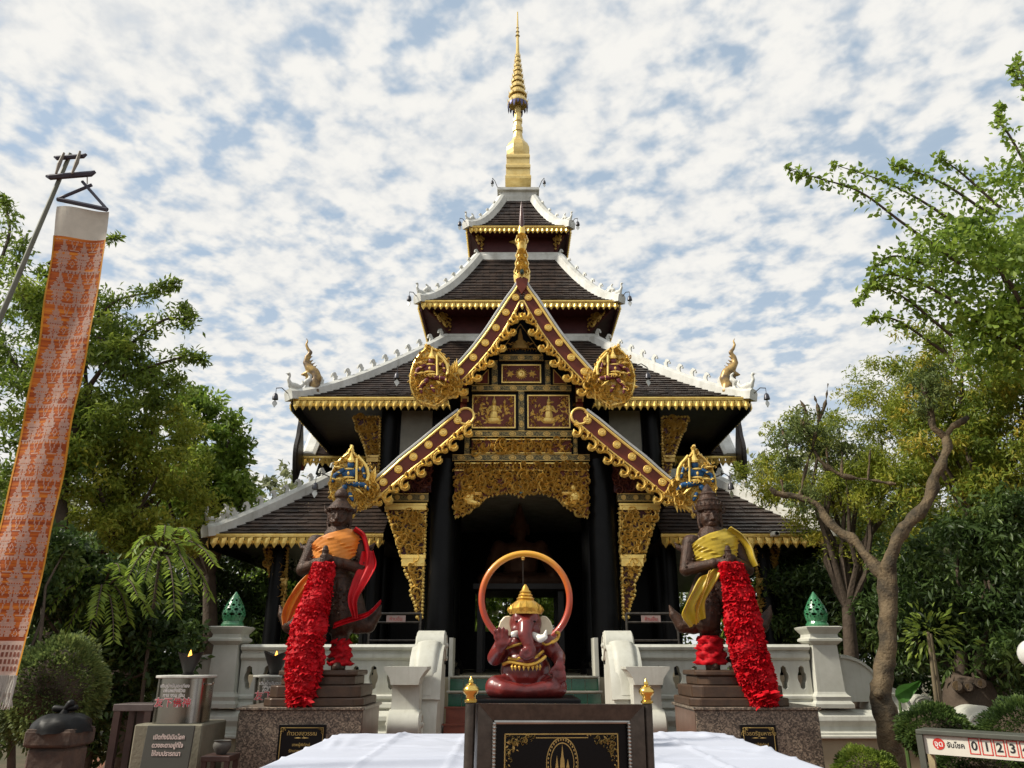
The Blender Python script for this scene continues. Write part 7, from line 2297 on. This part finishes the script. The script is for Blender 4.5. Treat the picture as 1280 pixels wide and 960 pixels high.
def clump_points(blobs, per, seed, crad=.28, shell=.55):
    """blobs: (cx,cy,cz, rx,ry,rz, n_clumps). leaves gather in clumps towards the outside of each blob"""
    g = np.random.default_rng(seed)
    P, V, CC = [], [], []
    for (cx, cy, cz, rx, ry, rz, n) in blobs:
        d = g.normal(size=(n, 3)); d /= np.linalg.norm(d, axis=1)[:, None]
        r = shell + (1 - shell) * g.random(n) ** .7
        c = np.array([cx, cy, cz]) + d * r[:, None] * np.array([rx, ry, rz])
        tone = g.normal(.48, .17, n)
        for i in range(n):
            k = int(per * g.uniform(.5, 1.4)); s = crad * g.uniform(.6, 1.35)
            o = g.normal(size=(k, 3)); o /= np.linalg.norm(o, axis=1)[:, None] + 1e-9
            o *= (g.random(k) ** .5)[:, None]
            P.append(c[i] + o * s * np.array([1, 1, .72])); V.append(tone[i] + g.normal(0, .13, k))
        CC.append(c)
    return np.concatenate(P), np.concatenate(V), np.concatenate(CC)
def blob_px(x, y, Y, rpx, n, ry=None, sy=1.0):
    c = px(x, y, Y); r = rpx * (px(641, y, Y).x - px(640, y, Y).x)
    return (c.x, Y, c.z, r, ry or r, r * sy, n)
def limbs(mb, start, tips, r0, seed, n_mid=3):
    rr = random.Random(seed); start = Vector(start)
    for t in tips:
        t = Vector(t); d = t - start; pts, rad = [start], [r0]
        for k in range(1, n_mid + 1):
            u = k / (n_mid + 1); w = .06 * d.length
            pts.append(start + d * u + Vector((rr.uniform(-w, w), rr.uniform(-w, w), rr.uniform(-w, w) + .05 * d.length * math.sin(PI * u)))); rad.append(lerp(r0, .012, u ** .7))
        pts.append(t); rad.append(.008); mb.tube(pts, rad, 6, cap=False)
def tree(name, label, base, fork, r, blobs, per, size, lm, seed, crad=.28, cat='tree', group=None, bark=None, nl=14, aspect=.45, droop=.25, shell=.55, extra=None):
    T = thing(name, base, label, cat, group)
    base, fork = Vector(base), Vector(fork)
    P, V, CC = clump_points(blobs, per, seed, crad, shell)
    if extra is not None: P = np.concatenate([P, extra[0]]); V = np.concatenate([V, extra[1]])
    mb = MB(); mid = base.lerp(fork, .5) + Vector((.06, 0, 0))
    mb.tube([base - Vector((0, 0, .05)), base + Vector((0, 0, .15)), mid, fork], [r * 1.35, r * 1.05, r * .85, r * .65], 10)
    g = np.random.default_rng(seed + 1)
    idx = g.choice(len(CC), min(nl, len(CC)), replace=False)
    limbs(mb, fork, [CC[i] for i in idx], r * .5, seed)
    mb.build('trunk', bark or BARKD, T, smooth=60)
    o = np.array(base)
    me = leaf_mesh('crown', P - o, V, size, seed, aspect, droop)
    link_mesh('crown', me, lm, T, base)
    return T
def spray(pts_px, Y, n, spread, seed, tone=.5, jitter=.06):
    """leaves strung along a twig given in pixels; returns (P, V) and twig points"""
    g = np.random.default_rng(seed)
    path = catmull([px(x, y, Yy) for (x, y, Yy) in [(p[0], p[1], Y + (p[2] if len(p) > 2 else 0)) for p in pts_px]], 8)
    A = np.array([tuple(p) for p in path]); t = g.random(n) ** .85 * (len(A) - 1); i = np.minimum(t.astype(int), len(A) - 2); f = (t - i)[:, None]
    C = A[i] * (1 - f) + A[i + 1] * f
    taper = (1 - t / (len(A) - 1))[:, None] * .8 + .2
    C = C + g.normal(size=(n, 3)) * spread * taper
    return C, g.normal(tone, .14, n), path

# ---------------- left side
ex, tw = [], MB()
for k, (pp, Y, n, sp) in enumerate((([(90, 440), (140, 380), (190, 365), (225, 352)], 11.5, 420, .16), ([(150, 440), (205, 400), (238, 400), (228, 380)], 11.5, 380, .17), ([(150, 470), (215, 450), (240, 445), (258, 452)], 11.5, 300, .13), ([(120, 420), (165, 450), (210, 480), (225, 470)], 11.5, 350, .2), ([(60, 330), (100, 305), (130, 300), (152, 294)], 11.2, 160, .08), ([(0, 330), (12, 290), (8, 262), (4, 245)], 11.2, 260, .16), ([(40, 400), (20, 340), (30, 300)], 11.2, 330, .2))):
    C, V, path = spray(pp, Y, int(n * 1.5), sp, 100 + k, .5); ex.append((C, V)); tw.tube(path, [lerp(.03, .006, i / (len(path) - 1)) for i in range(len(path))], 5, cap=False)
extra = (np.concatenate([e[0] for e in ex]), np.concatenate([e[1] for e in ex]))
b0 = px(60, 930, 11.6); b0.z = 0
T = tree('broadleaf_tree', 'tall loose tree with pointed leaves rising behind the woven banner', b0, px(75, 560, 11.6), .19,
     [blob_px(45, 400, 11.6, 85, 34), blob_px(120, 445, 11.7, 75, 34), blob_px(30, 500, 11.5, 90, 40), blob_px(150, 500, 11.8, 70, 30), blob_px(25, 600, 11.4, 80, 36), blob_px(100, 390, 11.9, 60, 16)], 150, .105, L_MIX, 11, .30, extra=extra, aspect=.36)
tw.build('twig', BARKD, T)
b0 = px(150, 930, 12.8); b0.z = 0
tree('broadleaf_tree', 'yellowish bushy tree in front of the darker tree by the low roof corner', b0, px(150, 700, 12.8), .16,
     [blob_px(120, 570, 12.6, 85, 46), blob_px(185, 560, 12.8, 70, 36), blob_px(90, 650, 12.4, 85, 42), blob_px(200, 640, 12.8, 65, 34), blob_px(150, 610, 12.2, 75, 34)], 170, .085, L_YEL, 12, .27, aspect=.4)
b0 = px(262, 900, 14.5); b0.z = 0
tree('broadleaf_tree', 'dense glossy dark green tree beside the low roof corner', b0, px(262, 720, 14.5), .17,
     [blob_px(262, 560, 14.5, 42, 26, sy=1.2), blob_px(245, 520, 14.6, 34, 16), blob_px(268, 610, 14.4, 40, 26), blob_px(225, 600, 14.8, 45, 24)], 120, .135, L_BRIGHT, 13, .27, droop=.6)
b0 = px(225, 900, 16); b0.z = 0
tree('broadleaf_tree', 'shady deep green tree behind the white pillar with the oil lamps', b0, px(225, 780, 16), .2,
     [blob_px(215, 720, 16, 95, 60), blob_px(305, 720, 16.4, 60, 36), blob_px(120, 760, 15.2, 80, 46), blob_px(310, 800, 16, 55, 26), blob_px(210, 820, 15.5, 85, 46)], 130, .14, L_DARK, 14, .42)
b0 = px(110, 930, 10.3); b0.z = 0
tree('understory_shrub', 'leafy dark shrub below the yellowish tree, behind the round bush', b0, px(110, 880, 10.3), .07,
     [blob_px(105, 760, 10.3, 70, 40), blob_px(150, 830, 10.6, 60, 34), blob_px(60, 720, 10, 60, 26), blob_px(120, 890, 10.4, 50, 24), blob_px(200, 800, 10.4, 50, 30), blob_px(170, 750, 10.5, 50, 26)], 110, .10, L_DARK, 15, .25, cat='shrub')
b0 = px(20, 930, 8.6); b0.z = 0
tree('understory_shrub', 'low leafy shrub at the foot of the banner, beyond the litter bin', b0, px(15, 900, 8.6), .05,
     [blob_px(0, 880, 8.4, 45, 18), blob_px(-20, 800, 8.8, 60, 26), blob_px(30, 700, 9.3, 60, 26)], 110, .10, L_DARK, 16, .22, cat='shrub')
# pinnate fronds
def frond_plant(base, tips, name, label, lm, seed, ll=.15, pairs=15):
    T = thing(name, base, label, 'plant'); rr = random.Random(seed)
    st = MB()
    for j, tip in enumerate(tips):
        b = Vector(base); tip = Vector(tip); path = catmull([b, b.lerp(tip, .4) + Vector((0, 0, .22)), tip.lerp(b, .25) + Vector((0, 0, .17)), tip], 8)
        st.tube(path, [lerp(.018, .003, i / (len(path) - 1)) for i in range(len(path))], 5)
        C, D = [], []
        for k in range(pairs):
            t = lerp(.22, 1.0, k / (pairs - 1)) * (len(path) - 1); i = min(int(t), len(path) - 2); p = path[i].lerp(path[i + 1], t - i); tan = (path[i + 1] - path[i]).normalized(); sd = tan.cross(Vector((0, 0, 1))).normalized()
            for s in (-1, 1):
                C.append(p); D.append(sd * s + tan * .75 - Vector((0, 0, .22)))
        C, D = np.array([tuple(c) for c in C]), np.array([tuple(d.normalized()) for d in D])
        g = np.random.default_rng(seed + j)
        me = leaf_mesh('frond', C - np.array(tip), g.normal(.62, .1, len(C)), ll, seed + j, .26, .1, dirs=D * 6, szvar=.12)
        link_mesh('frond', me, lm, T, tip)
    st.tube([(base[0] + .1, base[1], 0), (base[0] + .04, base[1], base[2] * .5), base], [.025, .022, .018], 7)
    st.build('stalks', BARKD, T)
for (bx_, by_, tips_, sd_, lab_) in ((125, 745, ((84, 788), (108, 806), (142, 800), (160, 775), (62, 760), (172, 745), (95, 720), (150, 715), (120, 770), (185, 765)), 31, 'plant with feathery pinnate fronds above the round bush'), (200, 695, ((262, 745), (240, 735), (218, 765), (192, 752), (160, 722), (268, 705), (165, 690), (240, 672), (205, 668), (228, 705), (180, 725)), 51, 'plant with feathery pinnate fronds beside the white lamp-side pillar')):
    fb = px(bx_, by_, 10.0)
    frond_plant(tuple(fb), [px(x, y, 10.0 - .35 - .25 * (k % 3)) for k, (x, y) in enumerate(tips_)], 'frond_plant', lab_, L_BRIGHT, sd_, .14, 17)
# round clipped bush behind the bin: fine needles
def ball_bush(c, r, n, label, lm, seed, size=.06, sz=1.0, name='clipped_bush'):
    g = np.random.default_rng(seed); d = g.normal(size=(n, 3)); d /= np.linalg.norm(d, axis=1)[:, None]
    lump = 1 + .10 * np.sin(d[:, 0] * 5 + seed) * np.sin(d[:, 2] * 4 + 1) + .07 * np.sin(d[:, 1] * 9 + d[:, 2] * 5) + .04 * np.sin(d[:, 0] * 17)
    R__ = (r * lump * (.80 + .22 * g.random(n) ** .6))[:, None] * np.array([1, 1, sz])
    P = d * R__; T = thing(name, (c[0], c[1], 0), label, 'bush')
    me = leaf_mesh('foliage', P, g.normal(.45, .2, n) + .18 * np.sin(d[:, 0] * 4 + d[:, 2] * 3 + seed), size, seed, .55, 0, dirs=d * .25, szvar=.6); link_mesh('foliage', me, lm, T, c)
    m = MB(); m.ell(c, (r * .82, r * .82, r * .82 * sz), 16, 10); m.build('inner_twigs', BARKD, T)
    m = MB(); m.tube([(c[0], c[1], 0), (c[0], c[1], c[2] - r * sz * .5)], .04, 7); m.build('stem', BARKD, T)
ball_bush(tuple(px(66, 866, 6.6)), .36, 16000, 'round fine-leaved bush behind the litter bin', L_GREY, 41, .030, 1.12)
# ---------------- right side
YR_ = 8.4
ex, tw = [], MB()
SPR = (([(1200, 330), (1130, 280), (1075, 240), (1020, 222), (982, 211)], 150, .10), ([(1210, 290), (1150, 250), (1100, 225), (1040, 205)], 130, .10), ([(1240, 270), (1180, 230), (1135, 212), (1115, 205)], 120, .10), ([(1250, 260), (1200, 215), (1170, 195)], 90, .10),
       ([(1200, 380), (1140, 350), (1100, 345), (1072, 378)], 150, .10), ([(1190, 420), (1130, 372), (1090, 352)], 120, .10), ([(1180, 440), (1120, 400), (1085, 400)], 90, .09), ([(1290, 220), (1262, 170), (1248, 150), (1250, 128)], 90, .08), ([(1300, 150), (1280, 110), (1262, 85)], 60, .07), ([(1290, 120), (1275, 90), (1272, 68)], 40, .06), ([(1180, 340), (1120, 320), (1090, 335)], 80, .1))
for k, (pp, n, sp) in enumerate(SPR):
    C, V, path = spray(pp, YR_ + .15 * (k % 4), int(n * 1.7), sp * 1.05, 200 + k, .55); ex.append((C, V)); tw.tube(path, [lerp(.022, .004, i / (len(path) - 1)) for i in range(len(path))], 5, cap=False)
extra = (np.concatenate([e[0] for e in ex]), np.concatenate([e[1] for e in ex]))
b0 = px(1400, 930, 8.8); b0.z = 0
T = tree('broadleaf_tree', 'tree with rounded bright leaves reaching its branches high over the forked tree', b0, px(1380, 520, 8.8), .12,
     [blob_px(1245, 345, 8.6, 85, 24), blob_px(1195, 320, 8.5, 55, 10), blob_px(1295, 255, 8.7, 75, 22), blob_px(1275, 430, 8.8, 75, 24), blob_px(1350, 350, 8.9, 110, 34), blob_px(1420, 280, 9.0, 110, 26)], 135, .085, L_BRIGHT, 21, .40, extra=extra, aspect=.60, droop=.1)
tw.build('twig', BARKD, T)
# the pruned, forked tree in front
def forked_tree():
    Yt = 9.3
    def P(x, y, d=0): return px(x, y, Yt + d)
    base = P(1118, 990); base.z = 0
    T = thing('forked_tree', base, 'pruned tree with a bare forked trunk standing before the white volutes', 'tree')
    m = MB()
    w = lambda p: .80 * p * (px(641, 800, Yt).x - px(640, 800, Yt).x)
    tp_ = catmull([base, base + Vector((0, 0, .18)), P(1116, 950), P(1110, 905), P(1102, 865), P(1107, 820), P(1110, 770), P(1109, 735), P(1108, 716)], 6); tr_ = [v.x for v in catmull([Vector((w(r_), 0, 0)) for r_ in (25, 20, 17, 17.5, 15.5, 13.5, 13, 13.5, 14)], 6)]; m.tube(tp_, tr_, 18)
    rt = catmull([P(1109, 722), P(1112, 700, -.05), P(1122, 672, -.1), P(1142, 648, -.1), P(1163, 622, -.1), P(1168, 600, -.1), P(1178, 580, -.1), P(1184, 560, -.05), P(1182, 545)], 4); m.tube(rt, [lerp(w(11), w(6.5), (i / (len(rt) - 1)) ** .8) for i in range(len(rt))], 12)
    def br(pts, r0, r1, n=8):
        pt = catmull(pts, 4); m.tube(pt, [lerp(r0, r1, i / (len(pt) - 1)) for i in range(len(pt))], n)
    br([P(1182, 548), P(1168, 535), P(1163, 520, .05), P(1162, 505, .05), P(1157, 490), P(1153, 480)], w(6), w(4)); br([P(1163, 505, .05), P(1172, 490), P(1177, 472)], w(3), w(1.2)); br([P(1182, 547), P(1192, 532, -.05), P(1205, 524, -.05), P(1210, 522)], w(4.5), w(3.5)); m.ell(P(1209, 522), w(5), 8, 6); m.ell(P(1154, 481), w(4), 8, 6)
    br([P(1107, 722), P(1090, 705, .1), P(1075, 685, .2), P(1062, 672, .3), P(1040, 655, .4), P(1022, 632, .5), P(1000, 622, .6), P(975, 618, .7), P(962, 610, .7)], w(10.5), w(4), 12)
    br([P(1000, 622, .6), P(1005, 595, .6), P(1015, 560, .6), P(1022, 530, .6)], w(3.5), w(1.5)); br([P(1015, 560, .6), P(1030, 580, .5), P(1055, 595, .4), P(1090, 600, .3), P(1120, 605, .2)], w(4), w(2)); br([P(1015, 560, .6), P(1005, 535, .6), P(1003, 525, .6)], w(2.2), w(1))
    br([P(980, 618, .7), P(977, 600, .7)], w(2.5), w(2)); br([P(1035, 585, .5), P(1033, 560, .5)], w(2), w(1)); br([P(1052, 594, .4), P(1053, 565, .4)], w(2), w(1.2)); br([P(1085, 600, .3), P(1088, 560, .3)], w(1.6), w(1))
    for (x, y, x2, y2) in ((985, 575, 975, 530), (1010, 530, 1000, 500), (1022, 530, 1035, 480), (1022, 530, 1018, 495)): br([P(x, y, .6), P((x + x2) / 2 + 3, (y + y2) / 2, .6), P(x2, y2, .6)], w(1.2), w(.4), 5)
    m.ell(P(1098, 866, -.12), (w(7), w(6), w(8)), 8, 6)
    roughen(m.build('trunk', BARK, T, smooth=70), .035, 5.5)
    # sparse feathery crown tufts around the branch ends
    bl = [blob_px(1018, 535, Yt + .6, 32, 16), blob_px(985, 560, Yt + .7, 30, 14), blob_px(1000, 600, Yt + .7, 36, 12), blob_px(1160, 470, Yt, 22, 10), blob_px(1165, 500, Yt, 24, 8), blob_px(1045, 560, Yt + .5, 28, 10)]
    Pn, V, _ = clump_points(bl, 60, 51, .17, .3); o = np.array(base)
    link_mesh('crown', leaf_mesh('crown', Pn - o, V, .075, 51, .3, .3), L_GREY, T, base)
forked_tree()
for (nm, lab, bx_, Yt, fy, bl, per, sz, lm, sd, cr, asp, dr, cat) in (
    ('broadleaf_tree', 'yellow-green thin-leaved tree behind the forked trunk', 1060, 12.5, 760, ((1075, 560, 12.4, 75, 40), (1000, 570, 12.7, 55, 24), (1150, 560, 12.2, 75, 36), (1110, 480, 12.5, 45, 18), (1050, 640, 12.4, 65, 34), (1120, 620, 12.2, 70, 34), (1170, 500, 12.6, 60, 26), (965, 600, 12.9, 40, 16)), 170, .075, L_YEL, 22, .27, .3, .3, 'tree'),
    ('broadleaf_tree', 'tree with orange-tinged leaves between the forked trunk and the bright leafy branches', 1240, 11.2, 700, ((1215, 470, 11.2, 65, 32), (1260, 520, 11, 65, 34), (1200, 600, 11, 70, 30), (1150, 440, 11.4, 40, 9), (1280, 600, 10.8, 60, 30), (1240, 580, 10.9, 65, 34), (1180, 530, 11.2, 55, 24), (1280, 470, 11, 50, 24)), 150, .09, L_YEL2, 23, .27, .32, .6, 'tree'),
    ('broadleaf_tree', 'deep green shady tree low behind the number board', 1210, 10.6, 860, ((1200, 720, 10.5, 80, 46), (1270, 690, 10.2, 70, 36), (1140, 760, 11, 60, 30), (1270, 800, 10, 60, 24), (1200, 820, 11, 70, 26)), 130, .11, L_DARK, 24, .30, .34, .7, 'tree'),
    ('broadleaf_tree', 'dim green tree seen under the low eave beside the yellow-robed guardian', 1030, 15.5, 820, ((1010, 720, 15.5, 75, 50), (1070, 740, 15, 70, 46), (980, 790, 16, 60, 40), (1060, 820, 14.5, 70, 40), (1110, 690, 14.5, 60, 34), (1065, 770, 13.6, 62, 36), (1010, 760, 14.0, 50, 26)), 130, .12, L_DARK, 25, .36, .36, .4, 'tree')):
    b0 = px(bx_, 940, Yt); b0.z = 0
    tree(nm, lab, b0, px(bx_, fy, Yt), .14, [blob_px(*b) for b in bl], per, sz, lm, sd, cr, cat=cat, aspect=asp, droop=dr)
ball_bush(tuple(px(1168, 916, 8.3)), .32, 14000, 'clipped round bush in front of the low white arch', L_DARK, 42, .030, .75)
ball_bush(tuple(px(1290, 925, 8.6)), .45, 18000, 'clipped round bush at the foot of the big stump', L_DARK, 43, .030, .8)
ball_bush(tuple(px(1085, 968, 8.7)), .30, 12000, 'small brownish clipped bush at the foot of the forked tree', L_MIX, 44, .028, .8)
ball_bush(tuple(px(1230, 968, 7.3)), .36, 13000, 'low dark bush under the number board', L_DARK, 45, .030, .8)
# big leaf (elephant ear)
def big_leaf():
    Yl = 10.6; T = thing('elephant_ear_plant', (px(1128, 905, Yl).x, Yl, 0), 'plant with one broad bright green leaf beside the forked trunk', 'plant')
    out = [(1119, 870), (1119, 863), (1123, 857.5), (1130, 855), (1138, 854), (1146, 851.5), (1152, 850), (1151, 855), (1147, 861), (1143, 866.5), (1139, 873), (1134, 878), (1128, 879), (1123, 876)]
    m = MB(); st_, tp_ = (1119.5, 870), (1152, 850); vs, fs = [], []; n = len(out)
    for f in (0, .35, .7, 1.0):
        for (x, y) in out:
            u = max(0, min(1, ((x - st_[0]) * (tp_[0] - st_[0]) + (y - st_[1]) * (tp_[1] - st_[1])) / ((tp_[0] - st_[0]) ** 2 + (tp_[1] - st_[1]) ** 2)))
            mx_, my_ = lerp(st_[0], tp_[0], u), lerp(st_[1], tp_[1], u)
            vs.append(px(lerp(mx_, x, f), lerp(my_, y, f), Yl - .10 * f + .03 * math.sin(x * .9) * f))
    for r_ in range(3):
        for i in range(n): fs.append((r_ * n + i, r_ * n + (i + 1) % n, (r_ + 1) * n + (i + 1) % n, (r_ + 1) * n + i))
    m.add(vs, fs)
    m.build('leaf_blade', mat('big_leaf_green', (.075, .20, .04), .4, vscale=10, trans=.35), T, smooth=180)
    m = MB(); m.tube([(px(1128, 905, Yl).x, Yl, 0), px(1126, 890, Yl), px(1124, 872, Yl)], [.025, .02, .012], 6); m.build('leaf_stalk', mat('stalk_green', (.07, .13, .03), .5), T)
big_leaf()
# pruned stump with cut limbs, twin thin stems
def stump():
    Ys = 10.4; b = px(1220, 930, Ys); T = thing('pruned_stump', (b.x, Ys, 0), 'thick old stump with sawn-off limbs among the shrubs', 'stump')
    m = MB(); q = lambda x, y, d=0: px(x, y, Ys + d)
    m.tube([(b.x, Ys, 0), (b.x, Ys, .35), q(1215, 885), q(1212, 862), q(1212, 848)], [.42, .36, .33, .30, .24], 12)
    for (P_, r0, r1) in (([q(1222, 860), q(1224, 840, -.1), q(1226, 820, -.1), q(1235, 810, -.1)], .10, .06), ([q(1205, 860), q(1200, 840), q(1202, 815)], .11, .07), ([q(1205, 858), q(1199, 858, -.2), q(1196, 857, -.35)], .10, .06), ([q(1215, 860), q(1211, 858, -.25), q(1210, 858, -.38)], .08, .055), ([q(1222, 860), q(1225, 855, -.2), q(1226, 854, -.35)], .08, .06)): m.tube(P_, [lerp(r0, r1, i / (len(P_) - 1)) for i in range(len(P_))], 10)
    m.build('stump_wood', BARKD, T, smooth=60)
    for (x, y, d, r) in ((1196, 857, -.353, .052), (1210, 858, -.383, .03), (1226, 854, -.353, .036)):
        g = MB(); c = q(x, y, d); g.lathe([(r, -.004), (r, .004)], n=14, M=Matrix.Translation(c) @ Matrix.Rotation(PI / 2, 4, 'X')); g.build('sawn_face', mat('sawn_wood', (.20, .13, .06), .8, vscale=40, col2=(.09, .06, .03)), T)
stump()
for k, (x0, y0, x1, y1) in enumerate(((1174, 905, 1160, 790), (1180, 905, 1163, 792))):
    a, b = px(x0, y0, 9.6 + .05 * k), px(x1, y1, 9.6 + .05 * k); a0 = Vector((a.x + .05, a.y, 0))
    m = MB(); m.tube([a0, a, b], [.032, .028, .018], 8); 
    T = thing('thin_stem', a0, 'slim bare sapling stem leaning among the shrubs behind the number board', 'sapling', 'twin bare sapling stems'); m.build('stem', mat('cane', (.16, .125, .07), .7), T, smooth=60)
    if True:
        g = np.random.default_rng(60 + k); C = np.array(tuple(b)) + g.normal(size=(90, 3)) * np.array([.16, .12, .16]); link_mesh('leaf_tuft', leaf_mesh('leaf_tuft', C - np.array(tuple(b)), g.normal(.55, .15, 90), .10, 60 + k, .4), L_MIX, T, b)['kind'] = 'stuff'
# ---------------- behind: trees beyond the temple, haze painted into their pale leaves (two sources, copied)
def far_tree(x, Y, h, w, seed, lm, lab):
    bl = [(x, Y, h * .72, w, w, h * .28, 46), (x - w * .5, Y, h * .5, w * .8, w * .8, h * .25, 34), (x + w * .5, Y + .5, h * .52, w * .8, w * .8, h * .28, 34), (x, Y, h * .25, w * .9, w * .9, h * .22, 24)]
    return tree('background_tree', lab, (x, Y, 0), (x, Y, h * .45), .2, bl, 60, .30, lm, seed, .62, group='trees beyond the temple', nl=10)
SRC = [far_tree(-10.4, 31, 9.9, 2.4, 71, L_HAZE, 'pale hazy tree beyond the temple'), far_tree(-8.2, 37, 9.6, 2.7, 72, L_HAZE, 'pale hazy tree beyond the temple')]
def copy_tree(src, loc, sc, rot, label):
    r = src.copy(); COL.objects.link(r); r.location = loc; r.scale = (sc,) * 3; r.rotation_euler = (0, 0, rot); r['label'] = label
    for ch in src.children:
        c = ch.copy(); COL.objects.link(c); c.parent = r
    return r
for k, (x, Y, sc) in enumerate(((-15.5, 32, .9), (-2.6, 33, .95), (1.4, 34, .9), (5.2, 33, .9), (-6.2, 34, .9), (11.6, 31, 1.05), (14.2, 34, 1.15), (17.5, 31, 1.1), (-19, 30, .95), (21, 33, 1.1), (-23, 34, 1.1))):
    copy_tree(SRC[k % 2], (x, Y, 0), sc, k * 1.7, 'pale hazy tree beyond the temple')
# dense low hedge masses that close the view at ground level behind the temple
def hedge(x0, x1, Y, h, seed, lab, lm):
    n = int((x1 - x0) / .9); g = random.Random(seed)
    bl = [(lerp(x0, x1, (k + .5) / n), Y + g.uniform(-.6, .6), h * g.uniform(.45, .55), .9, .8, h * .5, int(6 * h)) for k in range(n)]
    T = thing('hedge', ((x0 + x1) / 2, Y, 0), lab, 'hedge'); P, V, CC = clump_points(bl, 60, seed, .40, .3); o = np.array(((x0 + x1) / 2, Y, 0))
    link_mesh('foliage', leaf_mesh('foliage', P - o, V, .20, seed), lm, T, o)
    m = MB()
    for k in range(n): m.tube([(bl[k][0], bl[k][1], 0), (bl[k][0] + .1, bl[k][1], h * .6)], [.05, .02], 6)
    props(m.build('stems', BARKD, T), kind='stuff')
hedge(-9.0, 9.0, 26.0, 7.4, 81, 'long leafy hedge behind the temple, glimpsed through the dark doorway', L_BRIGHT)
hedge(-17, -8.5, 19, 4.6, 82, 'tall dark hedge beyond the shady trees on the oil-lamp side', L_DARK)
hedge(7.5, 17, 18, 4.8, 83, 'tall dark hedge beyond the shady trees on the number-board side', L_DARK)
